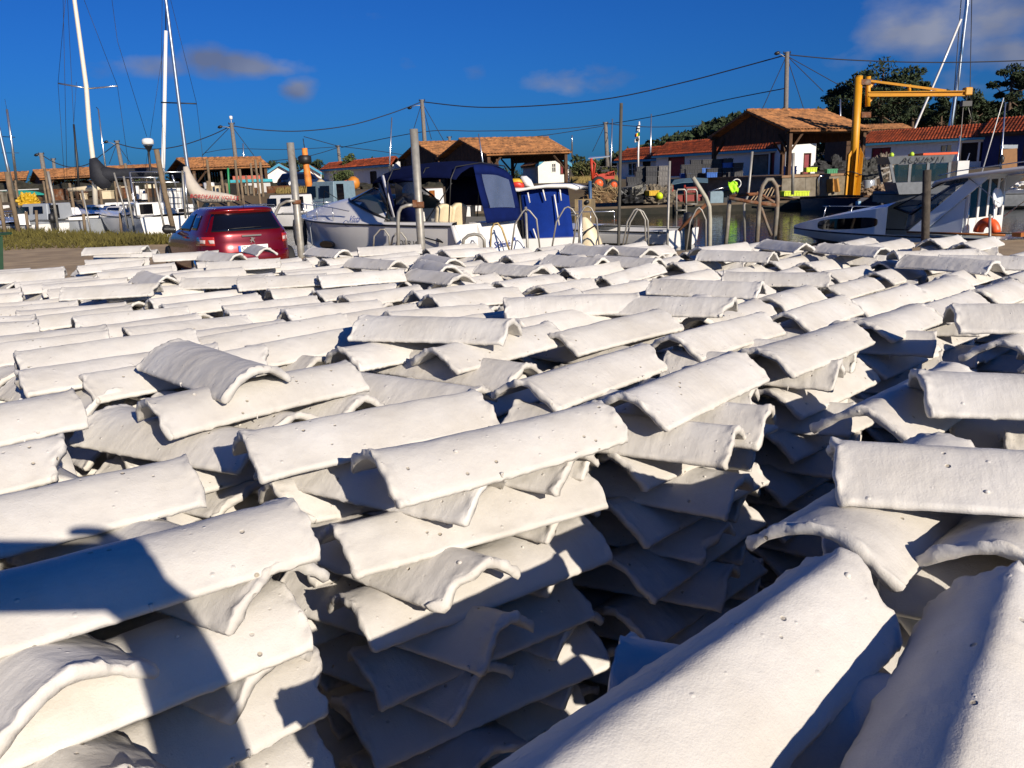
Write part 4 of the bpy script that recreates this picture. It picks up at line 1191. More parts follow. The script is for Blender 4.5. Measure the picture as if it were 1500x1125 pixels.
def hull(root, L_, W_, fb_b, fb_s, mh=None, ml=None, tran=.96, camber=.12, keel=-.35, chz=.12, deck=True, fine=1.0):
    """planing hull, stern at y = 0, bow at y = L_, waterline z = 0"""
    mh = mh or M_GEL; ml = ml or M_HULLLOW
    n_ = 17; up = []; lo = []; dk = []
    for k in range(n_):
        t = k / (n_ - 1); y = L_ * t
        bw = W_ / 2 * (tran + (1 - tran) * math.sin(min(1, t / .4) * math.pi / 2)) * (1 - max(0, (t - .42) / .58) ** (2.3 * fine)) + .015
        sz = fb_s + (fb_b - fb_s) * t ** 1.6
        cz = chz + .55 * fb_b * max(0, t - .45) ** 1.7 * 2
        kz = keel + (fb_b - keel) * max(0, (t - .62) / .38) ** 2.2 * .96
        cw = bw * (.90 - .35 * t ** 3)
        cz = min(cz, sz - .08)
        lo.append([Vector((-cw, y, cz)), Vector((-cw * .5, y, (cz + kz) / 2)), Vector((0, y, kz)), Vector((cw * .5, y, (cz + kz) / 2)), Vector((cw, y, cz))])
        kn = (cz + (sz - cz) * .55); kw = bw * .97 if t < .7 else cw + (bw - cw) * .6
        up.append([[Vector((s * cw, y, cz)), Vector((s * kw, y, kn)), Vector((s * bw, y, sz - .03)), Vector((s * bw * 1.0, y, sz))] for s in (-1, 1)])
        dk.append([Vector((-bw, y, sz)), Vector((-bw * .82, y, sz + camber * .7)), Vector((0, y, sz + camber)), Vector((bw * .82, y, sz + camber * .7)), Vector((bw, y, sz))])
    mb = MB()
    for s in (0, 1): mb.grid([u[s] for u in up], True)
    # transom
    a = up[0][0][::-1] + [lo[0][2]] + up[0][1]
    mb.add(a, [tuple(range(len(a)))])
    o = mb.build('hull', mh, root, local=True)
    mb = MB(); mb.grid(lo, True); mb.build('hull_bottom', ml, o, local=True)
    if deck:
        mb = MB(); mb.grid(dk, True); mb.build('deck', mh, root, local=True)
    rb = MB()
    for s in (0, 1): rb.tube([u[s][2] + Vector(((-1, 1)[s] * .012, 0, 0)) for u in up], .022, 5)
    rb.build('rub_rail', M_BLACK, o, local=True)
    return up, dk

def cruiser():
    root = empty('motor_cruiser', (-.5, 20.75, WZ), 'white motor cruiser with a navy blue canopy moored behind the stacks', 'boat', rz=R(50))
    L_, W_ = 7.5, 2.5
    up, dk = hull(root, L_, W_, 1.22, 1.12, M_GEL, M_HULLLOW, camber=.06, deck=False, keel=-.3)
    # fore deck with a raised cabin trunk, cockpit open aft of y = 2.4
    rows = []
    for k in range(14):
        t = k / 13; y = 2.5 + (L_ - 2.5) * t
        bw = float(np.interp(y / L_, [j / 16 for j in range(17)], [d[4].x for d in dk])); sz = float(np.interp(y / L_, [j / 16 for j in range(17)], [d[4].z for d in dk]))
        rise = .62 * math.sin(min(1, (1 - t) / .8) * math.pi / 2)
        rows.append([Vector((-bw, y, sz)), Vector((-bw * .9, y, sz + .05)), Vector((-bw * .72, y, sz + .06 + rise * .75)), Vector((-bw * .35, y, sz + .06 + rise)), Vector((0, y, sz + .06 + rise * 1.05)), Vector((bw * .35, y, sz + .06 + rise)), Vector((bw * .72, y, sz + .06 + rise * .75)), Vector((bw * .9, y, sz + .05)), Vector((bw, y, sz))])
    mb = MB(); mb.grid(rows, True); mb.build('foredeck', M_GEL, root, local=True)
    for s in (-1, 1):                                   # side decks and coamings
        mb = MB(); mb.grid([[Vector((s * 1.24, y, 1.12)), Vector((s * 1.22, y, 1.17)), Vector((s * 1.06, y, 1.2)), Vector((s * 1.02, y, .55))] for y in (-.0, .3, 1.2, 2.6)], True); mb.build('coaming', M_GEL, root, local=True)
    mb = MB(); mb.box((0, 1.3, .42), (2.06, 2.6, .06)); mb.build('cockpit_floor', M_GELGREY, root, local=True)
    mb = MB(); mb.box((0, 2.62, .95), (2.0, .06, 1.0)); mb.build('cabin_bulkhead', M_GEL, root, local=True)
    # sloping transom block with the name, and the swim step
    mb = MB(); mb.hexa([(-.32, -.42, .10), (1.16, -.42, .10), (1.2, .25, .10), (-.32, .25, .10)], [(-.36, -.02, 1.10), (1.10, -.02, 1.10), (1.12, .25, 1.14), (-.36, .25, 1.14)])
    tb = mb.build('transom', M_GEL, root, local=True)
    tn = Vector((0, -1.0, .40)).normalized()
    Mt = frame_on(Vector((.26, -.263, .56)) + tn * .006, (1, 0, .02), tn)
    lettering('boat_name', 'S\u00e9l\u00e9n\u00e9', .24, M_BLUELET, Mt, tb, .003, shear=.35, local=True)
    st = MB(); c = Vector((.80, -.22, .66)) + tn * .006; ux = Vector((1, 0, 0)); uy = tn.cross(ux) * -1
    st.slab([c + (ux * math.cos(R(90 + 36 * k)) + Vector((0, .37, .93)) * math.sin(R(90 + 36 * k))) * (.08 if k % 2 == 0 else .035) for k in range(10)], tn, .006); st.build('star_mark', M_BLUELET, tb, local=True)
    mb = MB(); mb.box((.4, -.27, .06), (1.5, .42, .08)); mb.box((-.78, -.20, .10), (.7, .5, .08)); mb.build('swim_step', M_GELGREY, root, local=True)
    mb = MB(); mb.tube([(-1.2, .02, 1.10), (-1.21, -.12, .80), (-1.2, -.28, .42), (-1.18, -.40, .1)], [.06, .08, .08, .06], 8); mb.build('quarter', M_GEL, root, local=True)
    # seats
    mb = MB()
    for x0 in (-.70, -.16):
        rows = [[Vector((x0 + u * .53, .95 - .18 * v + .04 * math.cos(u * 3.14), .82 + (.80 - .10 * abs(u) ** 3 * 8) * v)) for u in (-.5, -.42, -.2, 0, .2, .42, .5)] for v in (0, .3, .6, .9, 1.0)]
        mb.grid(rows, True)
    so = mb.build('seat_back', M_CREAM, root, thick=.12, local=True)
    mb = MB(); mb.box((-.43, .72, .80), (1.10, .62, .26)); mb.build('seat_cushion', M_CREAM, root, bevel=.05, local=True)
    mb = MB(); mb.hexa([(-.62, .28, .93), (.1, .28, .93), (.1, .62, .93), (-.62, .62, .93)], [(-.70, .22, 1.0), (.05, .22, 1.02), (.02, .6, 1.06), (-.60, .6, 1.04)]); mb.build('wooden_tray', M_WOODV, root, local=True)
    # windscreen: raked front panes and long side panes
    bz = 1.70
    base = [(-1.08, 2.35, 1.22), (-1.04, 3.2, 1.46), (-.86, 4.1, bz), (-.45, 4.65, bz + .05), (0, 4.8, bz + .06), (.45, 4.65, bz + .05), (.86, 4.1, bz), (1.04, 3.2, 1.46), (1.08, 2.35, 1.22)]
    topp = [(-1.0, 2.35, 1.36), (-.92, 2.75, 1.78), (-.72, 3.1, 2.08), (-.36, 3.35, 2.14), (0, 3.42, 2.16), (.36, 3.35, 2.14), (.72, 3.1, 2.08), (.92, 2.75, 1.78), (1.0, 2.35, 1.36)]
    mb = MB(); mb.grid([[Vector(p) for p in base], [Vector(p) for p in topp]], False); ws = mb.build('windscreen', M_WIND, root, local=True)
    fr = MB(); fr.tube(base, .035, 6); fr.tube(topp, .028, 6)
    for k in (2, 4, 6): fr.tube([base[k], topp[k]], .022, 5)
    fr.build('windscreen_frame', M_ALU if False else M_BLACK, ws, local=True)
    # canopy: roof, front curtain, port curtain, aft curtain with a clear panel
    rows = []
    for (y, w, zt_, ze) in ((3.25, .80, 2.16, 2.05), (3.0, .98, 2.44, 2.16), (2.4, 1.06, 2.58, 2.22), (1.6, 1.10, 2.63, 2.25), (.8, 1.10, 2.63, 2.25), (.2, 1.08, 2.58, 2.22), (-.02, 1.05, 2.50, 2.18)):
        rows.append([Vector((x * w, y, ze + (zt_ - ze) * (1 - abs(x) ** 3.2))) for x in (-1, -.93, -.8, -.5, 0, .5, .8, .93, 1)])
    mb = MB(); mb.grid(rows, True); cn = mb.build('canopy', M_NAVY, root, thick=.02, local=True)
    def sheet(name, pts, m, par=root, th=.012):
        b_ = MB(); b_.grid([[Vector(p) for p in r_] for r_ in pts], True); return b_.build(name, m, par, thick=th, local=True)
    cp = sheet('front_curtain', [[(-1.0, 2.72, 2.2), (-1.04, 2.35, 2.23)], [(-1.03, 2.5, 1.8), (-1.07, 2.2, 1.8)], [(-1.05, 2.3, 1.3), (-1.09, 2.05, 1.3)]], M_NAVY)
    sheet('front_window', [[(-.78, 3.18, 2.14), (-1.0, 2.74, 2.2)], [(-.88, 2.95, 1.86), (-1.02, 2.55, 1.86)], [(-.99, 2.5, 1.5), (-1.05, 2.36, 1.45)]], M_CLEAR, cp, .006)
    sheet('white_piping', [[(-1.03, 2.62, 2.34), (-1.06, 2.48, 2.35)], [(-1.065, 2.45, 1.9), (-1.085, 2.33, 1.9)], [(-1.10, 2.2, 1.3), (-1.105, 2.12, 1.3)]], mat('white_canvas', (.55, .55, .58), .8, var=.05), cp, .012)
    sp = sheet('side_curtain', [[(-1.085, 2.1, 2.24), (-1.105, 1.15, 2.25)], [(-1.09, 2.1, 2.16), (-1.108, 1.15, 2.18)]], M_NAVY)
    sheet('side_window', [[(-1.09, 2.06, 2.155), (-1.108, 1.22, 2.175)], [(-1.10, 2.04, 1.62), (-1.112, 1.22, 1.62)]], M_CLEAR, sp, .006)
    sheet('curtain_foot', [[(-1.10, 2.08, 1.615), (-1.112, 1.15, 1.615)], [(-1.12, 2.05, 1.15), (-1.12, 1.10, 1.15)]], M_NAVY, sp)
    sheet('curtain_edge', [[(-1.108, 1.22, 2.175), (-1.11, 1.14, 2.18)], [(-1.112, 1.22, 1.62), (-1.113, 1.12, 1.62)]], M_NAVY, sp)
    # aft curtain hangs from the canopy's aft edge to the transom, starboard two thirds
    A0, A1, B0, B1 = Vector((-.42, -.03, 2.48)), Vector((1.03, -.03, 2.22)), Vector((-.30, -.28, 1.12)), Vector((1.12, -.26, 1.12))
    def ap(u, v, o=0.0):
        t_ = A0.lerp(A1, u); t_.z = 2.5 - .28 * max(0, u) ** 3
        return t_.lerp(B0.lerp(B1, u), v) + Vector((0, -o, 0)) + Vector((0, .03 * math.sin(9 * u + 4 * v) * v * (1 - v) * 2, 0))
    ua, ub, va, vb = .16, .86, .16, .74
    def fr_(us, vs): return [[ap(u, v) for u in us] for v in vs]
    L5 = lambda a, b_, n: [a + (b_ - a) * k / (n - 1) for k in range(n)]
    ac = MB(); ac.grid(fr_(L5(0, 1, 11), L5(0, va, 3)), True); ac.grid(fr_(L5(0, 1, 11), L5(vb, 1, 4)), True); ac.grid(fr_(L5(0, ua, 3), L5(va, vb, 6)), True); ac.grid(fr_(L5(ub, 1, 3), L5(va, vb, 6)), True)
    aco = ac.build('aft_curtain', M_BLUECANVAS if False else mat('sunlit_navy_canvas', (.003, .009, .065), .9, spec=.1, var=.15, scale=5, bump=.3, bscale=12), root, thick=.01, local=True)  # same navy canvas made lighter: sunlight on this curtain is put into its colour
    pw = MB(); pw.grid([[ap(u, v, .008) + Vector((0, -.012 * math.sin(14 * u + 7 * v), 0)) for u in L5(ua, ub, 22)] for v in L5(va, vb, 14)], True)
    pw.build('clear_panel', glass_mat('crinkled_vinyl', (.10, .13, .21), .75), aco, local=True)
    # starboard curtain
    sheet('side_curtain', [[(1.09, 2.4, 2.24), (1.095, 1.2, 2.25), (1.04, 0, 2.2)], [(1.10, 2.4, 1.5), (1.102, 1.2, 1.5), (1.09, -.12, 1.3)]], M_NAVY)
    sheet('side_curtain', [[(1.10, 2.4, 2.24), (1.105, 1.2, 2.25), (1.05, 0, 2.2)], [(1.11, 2.4, 1.5), (1.112, 1.2, 1.5), (1.10, -.15, 1.3)]], M_CLEAR, root, .006)
    # frame bows
    fb = MB()
    for y in (2.3, 1.12, .1):
        fb.tube([(-1.08, y + .15, 1.15), (-1.09, y, 2.2), (-.9, y, 2.47), (0, y, 2.56), (.9, y, 2.47), (1.09, y, 2.2), (1.08, y + .15, 1.15)], .016, 6)
    fb.tube([(-1.06, 1.05, 1.2), (-1.06, .1, 2.1)], .014, 5)
    fb.build('canopy_frame', M_BLACK, root, local=True)
    # bow rail, fender, portlight, cleats and lines
    br = MB()
    def bowp(y, dx=.06, dz=0): 
        bw = float(np.interp(y / L_, [j / 16 for j in range(17)], [d[0].x for d in dk])); sz = float(np.interp(y / L_, [j / 16 for j in range(17)], [d[4].z for d in dk])); return Vector((bw + dx, y, sz + dz))
    br.tube([bowp(y, .08, .42 - .1 * max(0, 5 - y)) for y in (3.8, 4.6, 5.6, 6.6, 7.2, 7.45)], .014, 6)
    for y in (4.6, 5.6, 6.6, 7.2): br.tube([bowp(y, .06, .04), bowp(y, .08, .42 - .1 * max(0, 5 - y))], .012, 5)
    br.build('bow_rail', M_ALU, root, local=True)
    bwx = bowp(6.95, 0, 0)
    f_ = MB(); f_.lathe([(.03, -.5), (.17, -.44), (.20, -.2), (.20, .12), (.17, .3), (.04, .36)], 12, (bwx.x - .2, 6.9, bwx.z - .32)); f_.build('fender', mat('grey_fender_cover', (.05, .05, .05), .9, var=.6, scale=12, bump=.6), root, local=True)
    pt = bowp(4.9, 0, -.62); p_ = MB()
    p_.slab([Vector((pt.x + .02, pt.y + .28 * math.cos(t_), pt.z + .11 * math.sin(t_))) for t_ in [2 * math.pi * k / 18 for k in range(18)]], (-1, 0, 0), .10); p_.build('portlight', M_TINT, root, local=True)
    def side_txt(name, txt, y, z, size, m, shear=.3):
        bw = float(np.interp(y / L_, [j / 16 for j in range(17)], [u[0][2].x for u in up]))
        bw2 = float(np.interp((y + .6) / L_, [j / 16 for j in range(17)], [u[0][2].x for u in up]))
        lettering(name, txt, size, m, frame_on((bw - .03, y, z), (-(bw - bw2) / .6 * -1 * -1 if False else (bw - bw2) / .6, -1, -.03), (-1, 0, .06)), root, .003, shear=shear, local=True)
    side_txt('hull_lettering', 'FOUR W', 1.55, .66, .21, M_INK, .25)
    # script logo with a sweep on the foredeck side
    lettering('script_logo', 'Vista', .22, M_BLUELET, frame_on((-1.235, 3.55, 1.26), (0.03, -1, -.04), (-1, 0, .45)), root, .003, shear=.4, local=True)
    sw = MB(); sw.tube([(-1.24, 3.55 + .45 * math.cos(t_), 1.15 + .11 * math.sin(t_)) for t_ in [R(a) for a in range(-150, 60, 15)]], .008, 4); sw.build('logo_sweep', M_BLUELET, root, local=True)
    ln = MB(); ln.tube([bowp(6.0, .1, .1), bowp(6.0, -.05, -.2), bowp(6.0, -.03, -.75)], .014, 5); ln.lathe([(.01, -.1), (.05, -.08), (.05, .05), (.01, .08)], 8, bowp(6.0, -.05, -.8)); ln.build('hanging_line', M_GELGREY, root, local=True)
    an = MB(); an.tube([(-.1, 6.3, 1.4), (-.3, 5.9, 2.0), (.0, 5.2, 1.55)], .012, 5); an.build('deck_rod', M_BLACK, root, local=True)
    hd = MB(); hd.tube([(-1.2, .55, .80), (-1.27, .3, .72), (-1.27, 1.0, .84)], .018, 5); hd.build('grab_rail', M_BLACK, root, local=True)
cruiser()

def pilot_boat():
    root = empty('fishing_boat', (12.64, 20.15, WZ), 'small white cuddy fishing boat with slanted windscreen at the right edge', 'boat', rz=R(35))
    M_PALE = mat('pale_grey_gelcoat', (.72, .78, .80), .22, var=.05, scale=2, coat=.3)
    L_, W_ = 6.6, 2.1
    up, dk = hull(root, L_, W_, .42, .36, M_PALE, M_HULLLOW, camber=.05, deck=False, keel=-.25, chz=.05)
    zz = [j / 16 for j in range(17)]
    def bws(y): return float(np.interp(y / L_, zz, [d[4].x for d in dk])), float(np.interp(y / L_, zz, [d[4].z for d in dk]))
    rows = []
    for k in range(12):                               # sloping trunk from the bow up to the windscreen
        y = 3.0 + (L_ - 3.0) * k / 11; bw, sz = bws(y); rise = .78 * (1 - k / 11) ** .85
        rows.append([Vector((-bw, y, sz)), Vector((-bw * .97, y, sz + .02 + rise * .9)), Vector((-bw * .6, y, sz + .04 + rise)), Vector((0, y, sz + .05 + rise * 1.04)), Vector((bw * .6, y, sz + .04 + rise)), Vector((bw * .97, y, sz + .02 + rise * .9)), Vector((bw, y, sz))])
    mb = MB(); mb.grid(rows, False); mb.build('foredeck', M_PALE, root, local=True)
    for s in (-1, 1):                                 # long black side window
        rows = []
        for k in range(19):
            th = math.pi * k / 18; yy = 4.3 - 1.05 * math.copysign(abs(math.cos(th)) ** .6, math.cos(th)); hz = .15 * abs(math.sin(th)) ** .5
            bw, sz = bws(yy); rise = .78 * (1 - (yy - 3.0) / (L_ - 3.0)) ** .85
            row = []
            for v in (-1, -.5, 0, .5, 1):
                z_ = .62 - .07 * (yy - 4.3) + hz * v
                row.append(Vector((s * (bw * (1 - .03 * max(0, min(1, (z_ - sz) / (.02 + rise * .9)))) + .014), yy, z_)))
            rows.append(row)
        mb = MB(); mb.grid(rows, False); mb.build('side_window', M_TINT, root, thick=.012, local=True)
    # windscreen
    b_ = [(-1.0, 2.35, .92), (-.55, 3.1, 1.05), (.55, 3.1, 1.05), (1.0, 2.35, .92)]; t_ = [(-.86, 1.25, 1.74), (-.5, 1.75, 1.74), (.5, 1.75, 1.74), (.86, 1.25, 1.74)]
    mb = MB(); mb.grid([[Vector(p) for p in b_], [Vector(p) for p in t_]], False); wo = mb.build('windscreen', glass_mat('clear_windscreen', (.06, .07, .08), .22), root, local=True)
    fr = MB(); fr.tube(b_, .03, 6)
    for k in range(4): fr.tube([b_[k], t_[k]], .028 if k in (0, 3) else .018, 5)
    fr.build('windscreen_frame', M_BLACK, wo, local=True)
    mb = MB(); mb.hexa([(-.8, 2.1, .9), (.8, 2.1, .9), (.5, 2.95, .98), (-.5, 2.95, .98)], [(-.8, 2.1, 1.14), (.8, 2.1, 1.14), (.5, 2.95, 1.06), (-.5, 2.95, 1.06)]); mb.build('dashboard', M_CREAM, root, local=True)
    mb = MB()
    ring = [Vector((-.35 + .15 * math.cos(a), 1.95 + .05 * math.sin(a), 1.1 + .15 * math.sin(a))) for a in [R(20 * k) for k in range(19)]]
    mb.tube(ring, .014, 5); mb.build('steering_wheel', M_BLACK, root, local=True)
    # slanted side panels with open triangle, roof, aft wall with door windows
    for s in (-1, 1):
        mb = MB(); x = s * 1.0
        mb.slab([(x, 2.45, .42), (x, 2.05, .42), (s * .9, .55, 1.80), (s * .9, .95, 1.80)], (s, 0, .1), .05); mb.build('slanted_panel', M_PALE, root, local=True)
        mb = MB(); mb.slab([(s * 1.02, 2.5, .5), (s * .99, 2.42, .98), (s * .88, 1.25, 1.78), (s * .9, 1.0, 1.78)], (-s, 0, 0), .03); mb.build('door_pane', glass_mat('side_pane', (.05, .08, .12), .6), root, local=True)
        mb = MB(); mb.slab([(s * .98, 2.1, .40), (s * .98, 1.06, .40), (s * .93, 1.06, 1.30), (s * .93, 1.35, 1.18)], (-s, 0, 0), .05); mb.build('cabin_side', M_PALE, root, local=True)
    roofp = []
    for (y, w, z) in ((2.15, .55, 1.62), (1.85, .95, 1.74), (1.2, 1.1, 1.86), (.3, 1.14, 1.96), (-.9, 1.14, 2.08), (-1.6, 1.05, 2.16)):
        roofp.append([Vector((x * w, y, z + .06 * (1 - x * x))) for x in (-1, -.7, 0, .7, 1)])
    mb = MB(); mb.grid(roofp, True); mb.build('cabin_roof', M_GEL, root, thick=.08, local=True)
    hr = MB(); hr.tube([(-.98, 1.75, 1.86), (-1.02, 1.3, 1.96), (-1.03, -.6, 2.18), (-1.0, -.9, 2.14)], .014, 5); hr.tube([(-1.0, 1.0, 1.80), (-1.06, .2, 1.2)], .012, 5)
    hr.tube([(-1.02, -1.3, 2.08), (-1.0, .1, .9)], .014, 5)
    hr.build('hand_rail', M_ALU, root, local=True)
    # aft wall faces the stern: white in the sun
    mb = MB()
    def fp(x0, x1, z0, z1, y=1.0): mb.hexa([(x0, y, z0), (x1, y, z0), (x1, y + .05, z0), (x0, y + .05, z0)], [(x0, y, z1), (x1, y, z1), (x1, y + .05, z1), (x0, y + .05, z1)])
    for a in (-.92, -.42, .06, .52, .86): fp(a, a + .10, .4, 1.88)
    for a in (-.82, -.32, .16, .62): fp(a + .002, a + .38 if a < .6 else a + .238, .4, .82); fp(a + .002, a + .38 if a < .6 else a + .238, 1.74, 1.88)
    aw = mb.build('cabin_back', M_GEL, root, local=True)
    for a in (-.80, -.30, .18): 
        mb = MB(); fp(a, a + .36, .825, 1.735, 1.015); mb.build('back_window', M_TINT, aw, local=True)
    mb = MB(); mb.tube([(-1.03, .9, .55), (-1.03, .9, 1.2)], .012, 5); mb.build('door_handle', M_ALU, root, local=True)
    # aft deck and side
    mb = MB(); mb.box((0, .1 - .5, .30), (1.9, 2.4 - .1, .05)); mb.build('aft_deck', M_PALE, root, local=True)
    mb = MB(); mb.box((0, -.2, .47), (1.9, .2, .10)); mb.tube([(-1.07, 2.4, .46), (-1.06, 0, .46)], .03, 5); mb.build('gunwale', M_WOODV, root, local=True)
    mb = MB(); mb.box((.3, -.6, .62), (.9, .7, .55)); mb.build('engine_box', M_GEL, root, bevel=.04, local=True)
    # bow pulpit
    br = MB()
    pr = []
    for y in (3.6, 4.4, 5.2, 5.9):
        bw, sz = bws(y); pr.append(Vector((bw * .9, y, sz + .62)))
        br.tube([(bw * .9, y, sz + .1), (bw * .9, y - .12, sz + .62)], .012, 5)
    br.tube(pr, .014, 6); br.build('pulpit', M_ALU, root, local=True)
    an = MB(); an.tube([(-.6, .9, 1.9), (-.75, .5, 3.6)], [.016, .008], 5); an.build('whip_aerial', M_GEL, root, local=True)
    an = MB(); an.tube([(.2, .1, 2.0), (.05, -.1, 3.2)], [.016, .008], 5); an.build('whip_aerial', M_GEL, root, local=True)
    an = MB(); an.tube([(-.3, .6, 1.95), (-.3, .6, 2.12)], .02, 6); an.lathe([(.02, 0), (.05, .02), (.06, .12), (.01, .2)], 8, (-.3, .6, 2.12)); an.build('mast_lamp', M_BLACK, root, local=True)
    dk_ = MB(); dk_.lathe([(.03, -.03), (.22, -.025), (.24, 0), (.22, .025), (.03, .03)], 16, (-.85, .35, 1.32), Matrix.Rotation(R(80), 3, 'X') ); dk_.tube([(-.85, .4, .4), (-.85, .4, 1.35)], .02, 6); dk_.build('net_hauler', M_PALE, root, local=True)
    ri = MB(); c = Vector((-1.02, -.55, .72))
    ri2 = [c + Vector((0, .27 * math.cos(R(15 * k)), .27 * math.sin(R(15 * k)))) for k in range(13)]
    ri.tube([Vector((-.85, .72, .50)) + Vector((0, .20 * math.cos(R(15 * k)) - .2, .24 * math.sin(R(15 * k)))) for k in range(13)], .12, 10); 
    tag(root)
    ro = ri.build('life_ring', M_ORANGE); tag(ro, 'orange horseshoe lifebuoy on the side deck of the white cuddy boat', 'lifebuoy')
    ro.parent = None; ro.location = root.location; ro.rotation_euler = root.rotation_euler
    return root
pilot_boat()
def work_boat():
    d = 40
    c = XZ(1500, d, WZ)
    M_GELGREY = mat('dull_grey_paint', (.15, .16, .17), .5, var=.15)
    root = empty('work_boat', c, 'grey oyster work boat with wheelhouse and black registration numbers, behind the cuddy boat', 'boat', rz=R(80))
    hull(root, 6.9, 2.8, .85, .7, M_GELGREY, M_HULLLOW)
    mb = MB(); w0, w1 = -1.15, 1.15
    OY = 3.2
    y0, y1 = .6, 3.1
    zb, zt_ = .8, 2.55
    # wheelhouse with openings cut as a lattice of pillars
    mb.hexa([(w0, y0, zb), (w1, y0, zb), (w1, y1 - .3, zb), (w0, y1 - .3, zb)], [(w0, y0, 1.35), (w1, y0, 1.35), (w1, y1 - .12, 1.35), (w0, y1 - .12, 1.35)])
    mb.hexa([(w0, y0, 2.2), (w1, y0, 2.2), (w1, y1 + .18, 2.2), (w0, y1 + .18, 2.2)], [(w0 - .08, y0 - .1, 2.55), (w1 + .08, y0 - .1, 2.55), (w1 + .08, y1 + .34, 2.55), (w0 - .08, y1 + .34, 2.55)])
    for x in (w0 + .06, w1 - .06):
        for y in (y0 + .06, (y0 + y1) / 2 - .25, (y0 + y1) / 2 + .55, y1 - .05):
            dy = .22 if y > 2.8 else 0
            mb.hexa([(x - .06, y - .06, 1.352), (x + .06, y - .06, 1.352), (x + .06, y + .06, 1.352), (x - .06, y + .06, 1.352)], [(x - .06, y - .06 + dy, 2.198), (x + .06, y - .06 + dy, 2.198), (x + .06, y + .06 + dy, 2.198), (x - .06, y + .06 + dy, 2.198)])
    wh = mb.build('wheelhouse', M_GELGREY, root, local=True)
    for (a, b_) in ((.76, 1.52), (1.68, 2.32), (2.48, 2.98)):
        g = MB(); sl_ = .15 if b_ > 2.6 else 0
        g.slab([(w0 + .03, a, 1.38), (w0 + .03, b_, 1.38), (w0 + .03, b_ + sl_, 2.17), (w0 + .03, a, 2.17)], (1, 0, 0), .02); g.build('window', M_WIND, wh, local=True)
    lettering('registration', 'AC826911', .42, M_INK, frame_on((w0 - .085, 1.85, 2.38), (0, -1, 0), (-1, 0, .22)), root, .004, spacing=1.05, local=True)
    mb = MB(); mb.hexa([(w0 - .1, y0 - .2, 2.56), (w1, y0 - .2, 2.56), (w1, y0 + 1.3, 2.56), (w0 - .1, y0 + 1.3, 2.56)], [(w0 - .1, y0 - .2, 2.66), (w1, y0 - .2, 2.66), (w1, y0 + 1.3, 2.66), (w0 - .1, y0 + 1.3, 2.66)]); mb.build('red_roof_board', M_ORANGE, root, local=True)
    for y in (2.3, 3.2):
        mb = MB(); mb.lathe([(.10, 0), (.11, .10), (.05, .18)], 8, (w0 + .25, y, 2.56)); mb.build('deck_lamp', mat('yellow_green_plastic', (.45, .62, .04), .5), root, local=True)
    mb = MB(); mb.tube([(-.4, .1, .8), (-.4, .1, 3.4)], .04, 6); mb.tube([(.3, -.2, .8), (.2, -.6, 2.6)], .03, 6); mb.build('deck_posts', M_ALU, root, local=True)
    mb = MB(); mb.box((.1, -.15, 1.5), (1.2, .5, 1.5)); mb.build('rear_locker', M_GEL, root, local=True)
    for ch in list(root.children):
        if not ch.name.startswith(('hull', 'deck', 'rub')) or ch.name.startswith(('deck_posts', 'deck_lamp')): ch.data.transform(Matrix.Translation((0, OY, 0)))
    for g_ in wh.children: g_.data.transform(Matrix.Translation((0, OY, 0)))
work_boat()

